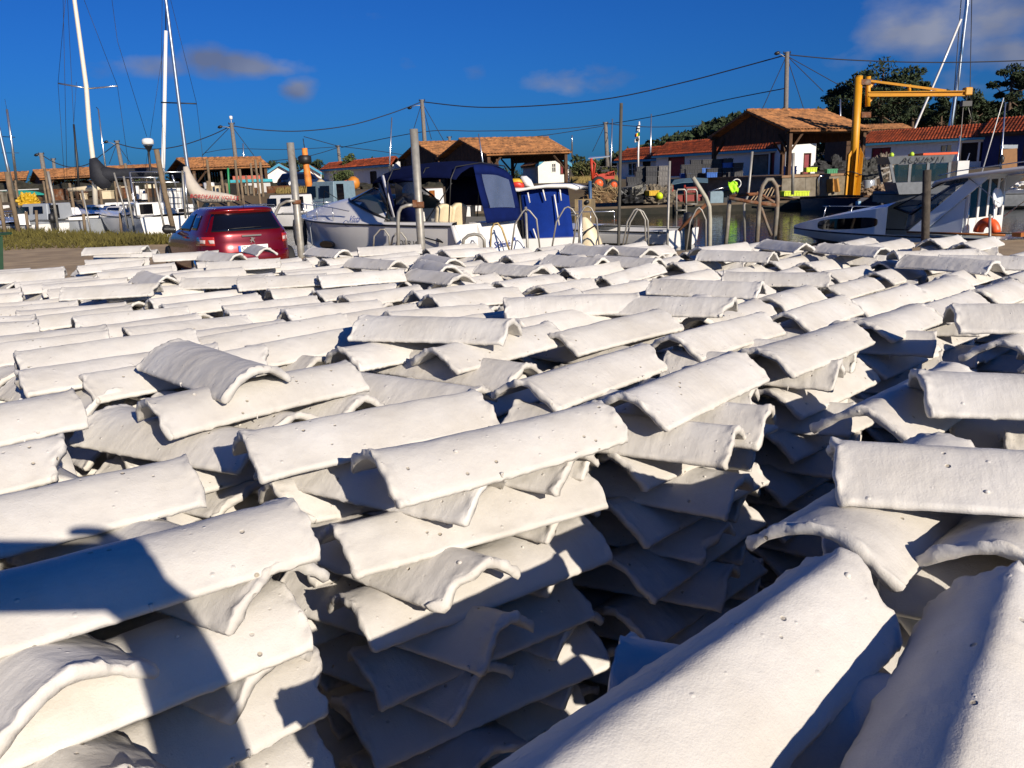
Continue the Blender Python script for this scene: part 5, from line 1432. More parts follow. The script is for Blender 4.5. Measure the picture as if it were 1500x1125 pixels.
def outboard(root, x, y, z, m=None, s=1.0):
    mb = MB(); mb.lathe([(.05 * s, -.02), (.15 * s, 0), (.17 * s, .2 * s), (.14 * s, .42 * s), (.04 * s, .46 * s)], 10, (x, y, z)); o = mb.build('outboard_motor', m or M_BLACK, root, local=True)
    mb = MB(); mb.hexa([(x - .05, y - .08, z - .7), (x + .05, y - .08, z - .7), (x + .05, y + .08, z - .7), (x - .05, y + .08, z - .7)], [(x - .07, y - .1, z), (x + .07, y - .1, z), (x + .07, y + .1, z), (x - .07, y + .1, z)]); mb.build('motor_leg', M_BLACK, o, local=True)
def small_boat(px, d, L_, W_, az, label, cabin=0, motor=True, mh=None, z=None, trim=None, rail=True, name='motor_boat', canopy=None, fb=.75, console=True):
    c = XZ(px, d, WZ)
    root = empty(name, c, label, 'boat', 'small boats moored in the harbour', rz=-R(az))
    mh = mh or M_GEL
    hull(root, L_, W_, fb * 1.15, fb, mh, M_HULLLOW, deck=False)
    # cockpit sole, foredeck, thwart
    mb = MB(); mb.box((0, L_ * .3, fb - .25), (W_ * .86, L_ * .56, .05)); mb.box((0, L_ * .2, fb - .1), (W_ * .8, .3, .06)); mb.build('cockpit', M_GELGREY, root, local=True)
    rows = []
    for k in range(9):
        t = .5 + .5 * k / 8; y = L_ * t
        bw = W_ / 2 * (1 - max(0, (t - .42) / .58) ** 2.3) + .012; sz = fb + fb * .15 * t ** 1.6
        rows.append([Vector((-bw, y, sz)), Vector((-bw * .6, y, sz + .08)), Vector((0, y, sz + .1)), Vector((bw * .6, y, sz + .08)), Vector((bw, y, sz))])
    mb = MB(); mb.grid(rows, True); mb.build('foredeck', mh, root, local=True)
    if cabin:
        y0, y1 = L_ * .38, L_ * .72; w = W_ * .38; z0 = fb + .02; h = cabin
        mb = MB(); mb.hexa([(-w, y0, z0), (w, y0, z0), (w * .8, y1, z0), (-w * .8, y1, z0)], [(-w * .9, y0, z0 + h), (w * .9, y0, z0 + h), (w * .72, y1 - h * .55, z0 + h), (-w * .72, y1 - h * .55, z0 + h)])
        cb = mb.build('cabin', mh, root, bevel=.04, local=True)
        for s in (-1, 1):
            for k in (0, 1):
                ya = y0 + (y1 - y0) * (.12 + .40 * k); yb = ya + (y1 - y0) * .30
                mb = MB(); mb.slab([(s * (w * .955 + .015), ya, z0 + h * .42), (s * (w * (.955 - .05 * k) + .0), yb, z0 + h * .42), (s * (w * (.92 - .05 * k)), yb - .05, z0 + h * .84), (s * (w * .925 + .012), ya, z0 + h * .84)], (s, 0, .1), .012); mb.build('window', M_TINT, cb, local=True)
        mb = MB(); mb.slab([(-w * .7, y0 - .004, z0 + h * .1), (-w * .1, y0 - .004, z0 + h * .1), (-w * .1, y0 - .004, z0 + h * .9), (-w * .7, y0 - .004, z0 + h * .9)], (0, -1, 0), .015); mb.build('door', M_WOODV if trim else M_TINT, cb, local=True)
    elif console:
        mb = MB(); mb.hexa([(-.3, L_ * .42, fb - .2), (.3, L_ * .42, fb - .2), (.3, L_ * .5, fb - .2), (-.3, L_ * .5, fb - .2)], [(-.25, L_ * .44, fb + .5), (.25, L_ * .44, fb + .5), (.25, L_ * .5, fb + .5), (-.25, L_ * .5, fb + .5)]); mb.build('console', mh, root, bevel=.03, local=True)
        mb = MB(); mb.slab([(-.3, L_ * .50, fb + .48), (.3, L_ * .50, fb + .48), (.22, L_ * .46, fb + .82), (-.22, L_ * .46, fb + .82)], (0, 1, .2), .012); mb.build('windscreen', M_WIND, root, local=True)
    if rail:
        mb = MB(); pr = []
        for t in (.55, .7, .85, .97):
            bw = W_ / 2 * (1 - max(0, (t - .42) / .58) ** 2.3); pr.append((t * L_, bw))
        path = [(-b_, y, fb * 1.12 + .42) for y, b_ in pr] + [(b_, y, fb * 1.12 + .42) for y, b_ in reversed(pr)]
        mb.tube(path, .018, 5)
        for (x, y, z_) in path: mb.tube([(x, y, fb * 1.1), (x, y, z_)], .014, 4)
        mb.build('rail', M_ALU, root, local=True)
    if motor: outboard(root, 0, -.18, fb + .05, M_BLACK)
    if canopy:
        mb = MB(); mb.grid([[Vector((x * W_ * .42, y, fb + 1.15 + .12 * (1 - x * x))) for x in (-1, -.5, 0, .5, 1)] for y in (L_ * .1, L_ * .25, L_ * .4)], True); mb.build('sun_top', canopy, root, thick=.03, local=True)
        mb = MB()
        for s in (-1, 1):
            for y in (L_ * .12, L_ * .38): mb.tube([(s * W_ * .42, y, fb), (s * W_ * .42, y, fb + 1.15)], .018, 5)
        mb.build('top_frame', M_ALU, root, local=True)
    return root
M_TEAL = mat('teal_paint', (.02, .24, .19), .5, var=.1)
M_YEL = mat('yellow_plastic', (.5, .30, .01), .5, var=.1)
M_LIME = mat('lime_plastic', (.50, .62, .01), .55, var=.12)
M_GREYBLUE = mat('grey_blue_paint', (.16, .23, .27), .5, var=.12)
small_boat(78, 42, 5.2, 2.0, -60, 'white open boat with a slanted white board beside the timber piles', motor=True)
small_boat(150, 44, 6.4, 2.4, -75, 'grey hulled cabin boat behind the grass at the left', cabin=.85, mh=M_GELGREY, motor=False, fb=.85)
small_boat(252, 39, 7.0, 2.6, -35, 'white yacht stern beside the timber pile left of the car', cabin=.6, motor=False, name='yacht', fb=1.0)
small_boat(175, 60, 5.5, 2.2, -80, 'white cabin boat with a brown door beyond the grey boat', cabin=.9, trim=True)
small_boat(40, 56, 5.5, 2.1, -70, 'white boat moored far left behind the timber piles', cabin=.8)
small_boat(312, 52, 6.0, 2.2, -60, 'white boat under the lettered sail, left of the dark car', cabin=.5, mh=M_GEL)
small_boat(372, 46, 5.6, 2.1, -140, 'white speedboat with blue hull stripe and outboards above the car roof', motor=True, mh=M_GEL)
small_boat(395, 48, 5.0, 2.0, 120, 'white open boat with upright motors right of the speedboat', motor=True)
small_boat(508, 44, 6.5, 2.3, -70, 'white cabin boat with wheel behind the bow of the cruiser', cabin=.95, motor=False)
small_boat(566, 50, 8.0, 2.8, -60, 'grey blue cabin boat behind the windscreen of the cruiser', cabin=1.6, mh=M_GREYBLUE, motor=False)
small_boat(690, 46, 6.0, 2.3, -60, 'white boat with a brown hatch seen through the canopy of the cruiser', cabin=1.0, trim=True)
small_boat(1000, 25, 5.6, 2.1, -50, 'low white open boat with aluminium rails in front of the far quay', motor=True, fb=.5, console=False)
small_boat(122, 52, 5.4, 2.1, 95, 'white boat with a red lifebuoy between the far masts', cabin=.8)
small_boat(205, 50, 6, 2.2, -60, 'white boat behind the aluminium pipe frame', cabin=.7)
small_boat(20, 47, 5.0, 2.0, -60, 'yellow and white open boat at the left edge', mh=M_YEL, motor=True)
# teal upturned dinghy on the far shore, left
t_ = empty('dinghy', P(22, 287, 64), 'teal upturned dinghy lying behind the timber piles', 'dinghy', rz=R(80))
mb = MB(); mb.grid([[Vector((x * (.55 * (1 - abs(y / 2.6) ** 2.5)), y, .42 * (1 - abs(x) ** 2.2) * (1 - abs(y / 2.7) ** 3))) for x in (-1, -.7, -.3, 0, .3, .7, 1)] for y in (-2.5, -2, -1, 0, 1, 2, 2.5)], True); mb.build('hull', M_TEAL, t_, local=True)
mb = MB(); mb.box((0, 0, .44), (.05, 4.2, .05)); mb.build('keel_strip', M_GEL, t_, local=True)
# yellow jackets heap beside
def heap(name, label, cat, px, py, d, w, h, m, seed, n=7, dep=None, group=None, kind=None):
    """soft uneven heap of cloth, rope or net lying on the ground"""
    rg = random.Random(seed); c = P(px, py, d); so = Vector((seed * 3.1, 0, 0)); dep = dep or w
    mb = MB(); rows = []
    for i in range(19):
        r_ = []
        v = i / 18
        for k in range(40):
            a = 2 * math.pi * k / 40
            rr = math.cos(v * 1.5) ** .6 if v < 1 else .02
            p = Vector((math.cos(a) * rr * w / 2, math.sin(a) * rr * dep / 2, h * math.sin(v * 1.57)))
            p *= 1 + .42 * noise.noise(p * (2.6 / max(.3, w)) * 1.6 + so) + .34 * noise.noise(p * 6 / max(.3, w) * 1.6 + so) + .30 * noise.noise(p * 15 / max(.3, w) * 1.6 + so)
            p.z = max(-.02, p.z)
            r_.append(c + p)
        rows.append(r_)
    mb.grid(rows, False, True)
    o = mb.build(name, m); tag(o, label, cat, group, kind); return o
heap('oilskin_heap', 'heap of yellow oilskins in the boat beside the timber piles', 'oilskins', 42, 300, 50, 1.1, .55, M_YEL, 2)

# boat with the blue canvas side and hard top
def blue_boat():
    d = 24
    root = empty('blue_canvas_boat', XZ(800, d, WZ), 'boat closed by a blue canvas screen under a white hard top, right of the cruiser', 'boat')
    def Q(px, py, dd=d): return P(px, py, dd)
    a0, a1, b0, b1 = Q(762, 276), Q(832, 276), Q(772, 362), Q(842, 358)
    rows = []
    for v in [k / 8 for k in range(9)]:
        rows.append([a0.lerp(a1, u).lerp(b0.lerp(b1, u), v) + Vector((0, .05 * math.sin(u * 7 + v * 3), 0)) for u in [k / 8 for k in range(9)]])
    mb = MB(); mb.grid(rows, True); so = mb.build('canvas_screen', M_BLUECANVAS, root, thick=.02)
    for (x0, y0, x1, y1) in ((773, 282, 776, 297), (795, 277, 799, 294), (820, 277, 822, 294), (812, 285, 819, 330), (781, 335, 787, 352)):
        mb = MB(); mb.tube([Q(x0, y0, d - .16), Q(x1, y1, d - .16)], .022, 5); mb.build('strap', M_GEL, so)
    top = [(738, 276), (760, 277), (775, 274), (800, 271), (830, 271), (845, 275)]
    rows = []
    for (x, y) in top:
        p = Q(x, y, d - .3); rows.append([p, p + Vector((.25, .7, .03)), p + Vector((.5, 1.8, 0))])
    mb = MB(); mb.grid(rows, True); mb.build('hard_top', M_GEL, root, thick=.07)
    mb = MB(); mb.tube([Q(760, 276, d), Q(768, 362, d)], .03, 5); mb.build('frame_post', M_BLACK, root)
    p0 = Q(742, 279, d + .6)
    mb = MB(); mb.hexa([Q(735, 362, d + .5), Q(765, 362, d + .2), Q(775, 362, d + 2.2), Q(745, 362, d + 2.4)], [Q(738, 279, d + .5), Q(761, 279, d + .2), Q(770, 279, d + 2.2), Q(741, 279, d + 2.4)]); mb.build('cabin_side', M_DARK, root)
    mb = MB(); mb.hexa([XZ(738, d - .3, WZ - .2), XZ(850, d - .3, WZ - .2), XZ(856, d + 3, WZ - .2), XZ(740, d + 3, WZ - .2)], [XZ(734, d - .35, .12), XZ(852, d - .35, .12), XZ(860, d + 3.2, .12), XZ(738, d + 3.2, .12)]); mb.build('hull', M_GEL, root)
    # things lying on the hard top
    def board(label, m, pts, w, name='kayak'):
        mb = MB(); mb.tube([Q(x, y, d + .3) for x, y in pts], w, 8); o = mb.build(name, m); tag(o, label, 'boat' if name == 'kayak' else 'board'); return o
    board('red kayak lying on the white hard top', mat('red_plastic', (.45, .02, .01), .4), [(742, 273), (750, 270), (758, 270), (765, 272), (768, 273)], [.03, .10, .12, .09, .02])
    board('yellow and white bodyboard stack above the red kayak', M_YEL, [(746, 267), (752, 266), (760, 266), (766, 267)], [.04, .09, .09, .04], 'surf_board')
    board('blue striped white surfboard leaning on the hard top', M_GEL, [(763, 259), (768, 262), (774, 268), (781, 274)], [.03, .11, .12, .04], 'surf_board')
blue_boat()
oc = empty('covered_outboard', P(860, 352, 21.2), 'outboard motor under a cream cover beside the hoop ladders', 'motor')
rows = []
for (y, xa, xb) in ((362, 846, 884), (350, 847, 880), (338, 848, 874), (328, 849, 868), (320, 851, 861), (318, 853, 858)):
    a, b_ = P(xa, y, 21.2), P(xb, y, 21.2); c = (a + b_) / 2; r_ = (b_ - a).length / 2
    rows.append([c + Vector((r_ * math.cos(2 * math.pi * k / 14), r_ * .8 * math.sin(2 * math.pi * k / 14), 0)) for k in range(14)])
mb = MB(); mb.grid(rows, True, True); mb.f.append(tuple(range(5 * 14, 6 * 14))); mb.sm.append(True); mb.build('cover', M_CREAM, oc)
mb = MB(); mb.tube([P(852, 347, 20.75), P(860, 338, 20.70), P(872, 330, 20.85)], .02, 5); mb.build('strap', M_BLACK, oc)
mb = MB(); mb.tube([P(860, 362, 21.2), P(861, 420, 21.2)], .12, 8); mb.build('motor_leg', M_BLACK, oc)

# sailing boats
def mast(root, pts, d, r0, r1, m, name='mast'):
    mb = MB(); n_ = len(pts); path = [P(x, y, d) for x, y in pts]
    mb.tube(path, [r0 + (r1 - r0) * k / (n_ - 1) for k in range(n_)], 8); return mb.build(name, m, root)
def line(root, pts, d, r, m=None, name='stay'):
    mb = MB(); mb.tube([P(x, y, d) for x, y in pts], r, 4); return mb.build(name, m or M_BLACK, root)
def yacht(px, d, L_, W_, az, label, m=M_GEL):
    root = empty('sailing_yacht', XZ(px, d, WZ), label, 'sailboat', 'sailing boats in the left harbour', rz=-R(az))
    hull(root, L_, W_, 1.15, .95, m, M_HULLLOW, fine=.9)
    mb = MB(); mb.hexa([(-.75, L_ * .28, 1.0), (.75, L_ * .28, 1.0), (.45, L_ * .66, 1.1), (-.45, L_ * .66, 1.1)], [(-.65, L_ * .3, 1.42), (.65, L_ * .3, 1.42), (.3, L_ * .6, 1.38), (-.3, L_ * .6, 1.38)]); co = mb.build('coach_roof', m, root, bevel=.05, local=True)
    for s in (-1, 1):
        mb = MB(); mb.slab([(s * .735, L_ * .34, 1.14), (s * .62, L_ * .5, 1.16), (s * .57, L_ * .5, 1.32), (s * .68, L_ * .34, 1.32)], (s, 0, .3), .02); mb.build('window', M_TINT, co, local=True)
    return root
y1 = yacht(140, 46, 8.5, 2.8, -55, 'yacht with the tall cream mast and black sail cover at the left')
mast(y1, [(140, 300), (137, 240), (131, 190), (126.5, 128), (118, 65), (109, 0), (102, -50)], 46, .14, .10, mat('cream_mast', (.66, .60, .48), .35, var=.05))
line(y1, [(85, 122), (126, 129)], 46, .04, M_ALU, 'spreader'); line(y1, [(127, 130), (172, 126)], 46, .04, M_ALU, 'spreader')
for pts in ([(172, 126), (188, 240)], [(85, 122), (97, 300)], [(92, -20), (95, 120), (99, 300)], [(160, -30), (172, 60), (215, 200)], [(98, -20), (108, 180), (112, 300)], [(172, 126), (100, -60)], [(85, 122), (101, -60)]): line(y1, pts, 46, .012)
bc = MB()
def blob(mb, pts, d, n=10):
    path = [P(x, y, d) for x, y, _ in pts]; mb.tube(path, [r_ * d / 1200 for _, _, r_ in pts], n)
blob(bc, [(136, 232, 5), (140, 242, 9), (146, 255, 14), (152, 266, 13), (155, 276, 6)], 45.8)
blob(bc, [(144, 254, 12), (158, 256, 11), (175, 255, 8), (200, 254, 8), (225, 252, 7), (238, 250, 4)], 45.8)
bc.build('sail_cover', M_BLACKCLOTH, y1)
mb = MB(); blob(mb, [(140, 262, 2), (240, 254, 2)], 46); mb.build('boom', M_ALU, y1)
y2 = yacht(262, 41, 8.0, 2.7, -50, 'yacht with a beige furled sail lettered in red, left of the car')
mast(y2, [(288, 310), (281, 275), (274, 240), (262, 150), (252, 70), (243, 0), (238, -45)], 41, .11, .07, M_ALU)
line(y2, [(236, 150), (288, 152)], 41, .03, M_BLACK, 'spreader')
for pts in ([(288, 152), (305, 300)], [(236, 150), (242, 290)], [(240, -40), (288, 152)], [(238, -40), (236, 150)]): line(y2, pts, 41, .010)
sc_ = MB()
blob(sc_, [(272, 244, 3.5), (274, 254, 5.5), (278, 268, 9), (287, 282, 10.5), (300, 288, 9.5), (318, 289, 8), (335, 290, 6), (346, 291, 4)], 40.7)
sm_ = sc_.build('furled_sail', M_SAIL, y2)
Mt = frame_on(P(314, 289, 40.28), (1, 0, -.085), (0, -1, .18))
lettering('sail_lettering', 'BORDEAUX VOILES', .265, M_REDLET, Mt, sm_, .004, spacing=1.0, shear=.1)
y3 = yacht(238, 47, 7.5, 2.5, -60, 'yacht with the plain white mast beside the radar post')
mast(y3, [(236, 300), (239, 235), (241, 150), (243, 45)], 47, .13, .09, M_GEL)
line(y3, [(243, 45), (242, -60)], 47, .03); line(y3, [(243, 45), (205, 300)], 47, .010)
y4 = yacht(30, 70, 8, 2.6, -60, 'distant yacht with two spreaders near the left edge')
mast(y4, [(26, 280), (18, 215), (10, 160)], 70, .11, .09, M_ALU); line(y4, [(0, 200), (22, 201)], 70, .03, M_BLACK, 'spreader'); line(y4, [(2, 224), (28, 224)], 70, .02, M_BLACK, 'spreader'); line(y4, [(10, 160), (7, 145)], 70, .015)
y5 = yacht(14, 60, 8, 2.6, -60, 'yacht at the left edge with a leaning bare mast')
mast(y5, [(22, 290), (10, 240), (0, 195), (-8, 160)], 60, .12, .1, M_ALU)
y6 = yacht(112, 64, 8, 2.6, -60, 'distant yacht with a thin dark mast left of the cream mast')
mast(y6, [(116, 285), (114, 250), (108, 182)], 64, .11, .07, M_BLACK)
line(y6, [(108, 182), (112, 120)], 64, .012); line(y6, [(110, 200), (119, 260)], 64, .012)
y7 = yacht(160, 66, 8, 2.6, -60, 'distant yacht whose mast tip carries a small vane, right of the cream mast')
mast(y7, [(160, 285), (152, 225), (144, 160)], 66, .08, .05, M_ALU); line(y7, [(144, 160), (141, 157)], 66, .03)
# beyond the right building: a mast leaning right with a sheer pole
y8 = yacht(1384, 100, 9, 3, -60, 'yacht laid up behind the long white building, tall leaning mast'); y8.location.z = 1.45
del y8['group']
mast(y8, [(1380, 250), (1390, 200), (1404, 110), (1416, 10), (1420, -30)], 98, .28, .20, M_ALU)
line(y8, [(1320, 225), (1340, 188), (1378, 100), (1408, 28)], 97, .14, M_GEL, 'sheer_pole')
for pts in ([(1410, 50), (1398, 190)], [(1424, -30), (1421, 130), (1425, 190)], [(1408, 0), (1394, 185)]): line(y8, pts, 97, .05)

# trawler with the orange mast
tw = empty('trawler', XZ(450, 62, WZ), 'small white trawler with turquoise trim and an orange mast', 'boat', rz=R(75))
hull(tw, 9.5, 3.0, 1.5, 1.1, M_GELGREY, M_HULLLOW)
mb = MB(); mb.hexa([(-1.1, 3.4, 1.1), (1.1, 3.4, 1.1), (1.1, 5.2, 1.1), (-1.1, 5.2, 1.1)], [(-1.05, 3.4, 2.55), (1.05, 3.4, 2.55), (1.05, 5.1, 2.55), (-1.05, 5.1, 2.55)]); wh = mb.build('wheelhouse', M_GEL, tw, local=True)
for (ya, yb) in ((3.55, 4.1), (4.45, 4.95)):
    mb = MB(); mb.box((-1.09, (ya + yb) / 2, 2.0), (.05, yb - ya, .5)); mb.build('window', M_TINT, wh, local=True)
mb = MB(); mb.box((0, 4.3, 2.66), (2.35, 2.1, .2)); mb.build('roof_trim', mat('turquoise_paint', (.08, .46, .52), .5), tw, local=True)
mb = MB(); mb.box((-.2, 4.5, 2.90), (1.5, 1.5, .26)); mb.build('name_board', mat('salmon_paint', (.62, .16, .10), .6), tw, local=True)
om = MB(); pth = [P(455, 290, 61), P(451, 262, 61), P(447.5, 235, 61), P(446, 217, 61)]; om.tube(pth, [.27, .26, .22, .20], 8); om.build('mast', mat('orange_paint', (.62, .20, .03), .6, var=.3, scale=3), tw)
om = MB(); om.lathe([(.35, 0), (.48, .1), (.48, .5), (.3, .6)], 10, P(447, 240, 61)); om.build('winch_head', M_BLACK, tw)
line(tw, [(446, 217), (444, 203)], 61, .03, M_BLACK, 'aerial'); line(tw, [(449, 244), (505, 300)], 61, .03, M_RUSTY, 'stay')
lr = MB(); lr.lathe([(.06, -.05), (.24, -.08), (.30, 0), (.24, .08), (.06, .05)], 12, (-1.2, 4.27, 1.95), Matrix.Rotation(R(90), 3, 'Y')); lr.build('lifebuoy', M_ORANGE, tw, local=True)
bw_ = MB()
for (a, b_, c_) in ((5.5, 6.5, 1.3), (6.7, 7.6, 1.1), (1.2, 2.6, 1.5)): bw_.box((0, (a + b_) / 2, 1.1 + c_ / 2), (1.8, b_ - a, c_ * .5))
bw_.build('deck_gear', M_RUSTY, tw, local=True)

# ------------------------------------------------------------------ crane
M_CRANE = mat('crane_yellow', (.60, .265, .006), .5, var=.1, scale=2, dirt=(.35, .12, .02), dscale=2, damt=.33)
cd = 46.9
cr = empty('jib_crane', XZ(1247, cd, .1), 'yellow orange jib crane standing on the far quay', 'crane')
base = XZ(1247.5, cd, .1); topp = P(1258, 113, cd)
mb = MB(); mb.tube([base, topp], [.225, .205], 20); po = mb.build('post', M_CRANE, cr)
mb = MB(); mb.lathe([(.205, 0), (.215, .05), (.06, .08)], 18, topp); mb.build('post_cap', M_CRANE, po)
for k in range(6):
    a = R(60 * k + 20); u = Vector((math.cos(a), math.sin(a), 0)); h1 = 2.7
    mb = MB(); v = u.cross(Vector((0, 0, 1)))
    mb.slab([base + u * .20, base + u * .44, base + u * .44 + Vector((.04, 0, h1 - .35)), base + u * .22 + Vector((.09, 0, h1))], v, .04); mb.build('fin', M_CRANE, cr)
mb = MB()
for y in (116, 164): mb.hexa([P(1262, y + 8, cd - .2), P(1276, y + 8, cd - .2), P(1276, y + 8, cd + .2), P(1262, y + 8, cd + .2)], [P(1262, y, cd - .2), P(1276, y, cd - .2), P(1276, y, cd + .2), P(1262, y, cd + .2)])
mb.build('hinge', M_RUSTY, cr)
jb = MB()
def beam(mb, a, b_, h, w):
    a, b_ = Vector(a), Vector(b_); d_ = (b_ - a).normalized(); s = d_.cross(Vector((0, 0, 1))).normalized() * w / 2; u = Vector((0, 0, h / 2))
    mb.hexa([a - s - u, b_ - s - u, b_ + s - u, a + s - u], [a - s + u, b_ - s + u, b_ + s + u, a + s + u])
beam(jb, P(1270, 138, cd), P(1417, 137, cd - 1.2), .26, .22); jib = jb.build('jib', M_CRANE, cr)
jb = MB(); beam(jb, P(1272, 135.2, cd), P(1412, 133.6, cd - 1.2), .05, .34); beam(jb, P(1272, 141.2, cd), P(1412, 140.2, cd - 1.2), .05, .34); jb.build('jib_flange', M_CRANE, jib)
jb = MB(); beam(jb, P(1271, 118, cd), P(1386, 133, cd - 1), .12, .12); jb.build('tie_bar', M_CRANE, cr)
jb = MB(); jb.tube([P(1272, 112, cd), P(1271, 156, cd)], .14, 8); jb.tube([P(1332, 134, cd - .5), P(1332, 124, cd - .5)], .09, 6); jb.build('strut', M_CRANE, cr)
jb = MB(); jb.slab([P(1274, 116, cd), P(1284, 120, cd), P(1274, 130, cd)], (0, 1, 0), .05); jb.slab([P(1273, 142, cd), P(1282, 142, cd), P(1272, 153, cd)], (0, 1, 0), .05); jb.build('gusset', M_CRANE, cr)
jb = MB(); c = P(1417, 134, cd - 1.2); jb.box(c, (.38, .4, .40), 0); jb.build('jib_head', M_CRANE, cr, bevel=.04)
hk = MB(); c = P(1415, 152, cd - 1.2); hk.box(c, (.5, .3, .26)); hk.lathe([(.05, -.12), (.12, 0), (.05, .12)], 8, P(1411, 153, cd - 1.2)); hk.tube([P(1416, 140, cd - 1.2), c], .04, 5)
hk.build('hoist_block', M_BLACK, cr)
hk = MB(); hk.tube([P(1411, 156, cd - 1.2), P(1407, 205, cd - 1.2), P(1406, 240, cd - 1.2)], .02, 4); hk.tube([P(1418, 156, cd - 1.2), P(1423, 175, cd - 1.2)], .02, 4); hk.build('hoist_cable', M_STEEL, cr)
mb = MB(); mb.tube([base + Vector((.47 * math.cos(R(a)), .47 * math.sin(R(a)), 1.35 + .1 * math.sin(R(2 * a)))) for a in range(0, 370, 30)], .03, 5); mb.build('tied_rope', M_BLACK, cr)

# ------------------------------------------------------------------ posts, hoops and pipes on the near quay
def pipe(label, pts, d, rpx, m, cat='pole', name='steel_pole', group=None, extra=None, n=12):
    ds = d if isinstance(d, (list, tuple)) else [d] * len(pts)
    path = [P(x, y, dd) for (x, y), dd in zip(pts, ds)]
    root = empty(name, (path[-1].x, path[-1].y, 0 if path[-1].y < 21 else WZ), label, cat, group)
    mb = MB(); mb.tube(path, [rpx * dd / 1200 for dd in ds], n); mb.build('pipe', m, root)
    return root
p1 = pipe('thick galvanised pole standing in front of the cruiser', [(606, 189), (617, 356), (620, 420)], 19.4, 5.8, M_STEEL, n=18)
mb = MB(); mb.lathe([(.095, -.07), (.12, -.07), (.12, .07), (.095, .07)], 16, P(613.5, 300, 19.4)); cl = mb.build('clamp', M_RUSTY, p1)
mb = MB(); mb.box(P(608, 298, 19.3), (.10, .10, .16)); mb.build('bracket', M_RUSTY, cl)
pipe('bent pipe arm clamped to the thick pole, rusty at the bend', [(606, 300), (596, 301), (588, 304), (584, 311), (583, 325), (585, 420)], 19.3, 2.6, M_STEEL, 'pipe', 'bent_pipe', n=10)
p2 = pipe('galvanised pole right of the red car', [(425, 209), (440, 358), (445, 420)], 21.5, 5.2, M_STEEL, n=18)
mb = MB(); mb.lathe([(.095, -.05), (.115, -.05), (.115, .05), (.095, .05)], 14, P(434, 296, 21.5)); mb.build('clamp', M_RUSTY, p2)
pipe('bent pipe arm clamped to the pole right of the car', [(432, 294), (420, 295), (410, 300), (404, 312), (402, 325), (406, 420)], 21.4, 2.2, M_STEEL, 'pipe', 'bent_pipe', n=10)
pipe('round timber mooring post in front of the cuddy boat', [(1358, 249), (1355, 360), (1354, 430)], 18.6, 5.6, mat('wet_timber', (.05, .04, .03), .9, var=.4, scale=6, bump=.7, bscale=20), 'post', 'mooring_post')
pipe('thin steel stanchion with a knob beside the orange lifebuoy', [(1450, 314), (1450, 372), (1450, 430)], 18.5, 1.8, M_STEEL, 'post', 'stanchion')
tp = pipe('tall dark timber post rising left of the flags', [(910, 151), (908, 255), (906, 360), (906, 420)], 22.5, 2.3, mat('dark_post', (.06, .055, .045), .8, var=.2), 'post', 'mooring_post')
pipe('thin grey pole in front of the red legged table', [(981, 236), (978, 345), (977, 420)], 24, 1.8, M_STEEL, 'pole', 'steel_pole')
pipe('slim leaning pole in front of the timber shed', [(1102, 222), (1096, 285), (1090, 300), (1091, 355)], 24, 1.8, M_STEEL, 'pole', 'steel_pole')
pipe('short grey pole by the lime crates', [(1162, 224), (1161, 285)], 45.8, 2.2, M_STEEL, 'pole', 'steel_pole')
pipe('stub of white pipe beside the covered outboard', [(850, 293), (851, 362), (851, 420)], 20.6, 2.7, M_ALU, 'pole', 'steel_pole')
pipe('thick pipe bent over at the top above the far quay', [(1015, 260), (1024, 274), (1034, 290), (1039, 303), (1040, 322), (1039, 420)], 21.5, 3.1, mat('pale_pipe', (.34, .32, .25), .6, var=.15, dirt=(.25, .12, .05), damt=.35), 'pipe', 'bent_pipe')
HG = 'hoop ladders along the quay edge'
def hoop(label, pts, d, m=M_STEEL, r=1.2, dbl=None, rungs=True):
    path = [P(x, y, d) for x, y in pts]
    root = empty('hoop_ladder', (path[0].x, d, 0), label, 'ladder', HG)
    mb = MB(); mb.tube(path, r * d / 1200, 8); mb.build('hoop', m, root)
    if dbl:
        mb = MB(); mb.tube([P(x + dbl, y + 1, d + .5) for x, y in pts], r * d / 1200, 8); mb.build('hoop', m, root)
    a, b_ = path[0], path[-1]
    if rungs:
        mb = MB()
        for k in range(3): 
            z = -.1 - .25 * k
            mb.tube([Vector((a.x, d, a.z + z)), Vector((b_.x, d, a.z + z))], .014, 6)
        mb.tube([a, a - Vector((0, 0, .9))], r * d / 1200, 8); mb.tube([b_, b_ - Vector((0, 0, .9))], r * d / 1200, 8)
        mb.build('rung', m, root)
M_BRASS = mat('yellowed_pipe', (.45, .32, .12), .5, .3, var=.2)
hoop('pointed hoop ladder beside the cruiser hull, left one of two', [(547, 362), (548, 346), (557, 336), (563, 336), (570, 346), (571, 362)], 19.6, r=1.3)
hoop('pointed hoop ladder beside the cruiser hull, right one of two', [(573, 362), (575, 348), (583, 339), (588, 341), (595, 350), (595, 362)], 19.6, r=1.3)
hoop('low rounded hoop in front of the swim step', [(677, 366), (679, 351), (686, 345), (695, 343), (704, 345), (709, 351), (710, 366)], 19.4, r=2.3)
hoop('slim yellowish hoop in front of the boat name', [(718, 366), (720, 335), (724, 328), (729, 327), (735, 334), (746, 366)], 19.4, M_BRASS, 1.3)
hoop('pointed hoop right of the cruiser transom with a post', [(749, 366), (754, 329), (766, 310), (771, 306), (776, 309), (786, 321), (791, 366)], 19.5)
hoop('pointed hoop in front of the blue canvas', [(808, 366), (815, 325), (827, 305), (832, 303), (838, 306), (846, 318), (850, 366)], 19.5)
hoop('pointed hoop in front of the covered outboard', [(838, 366), (845, 322), (856, 304), (861, 302), (866, 305), (874, 320), (878, 366)], 19.3)
hoop('doubled pointed hoop in front of the dark far quay', [(911, 366), (919, 325), (929, 308), (933, 306), (938, 309), (945, 322), (946, 366)], 19.4, dbl=4)
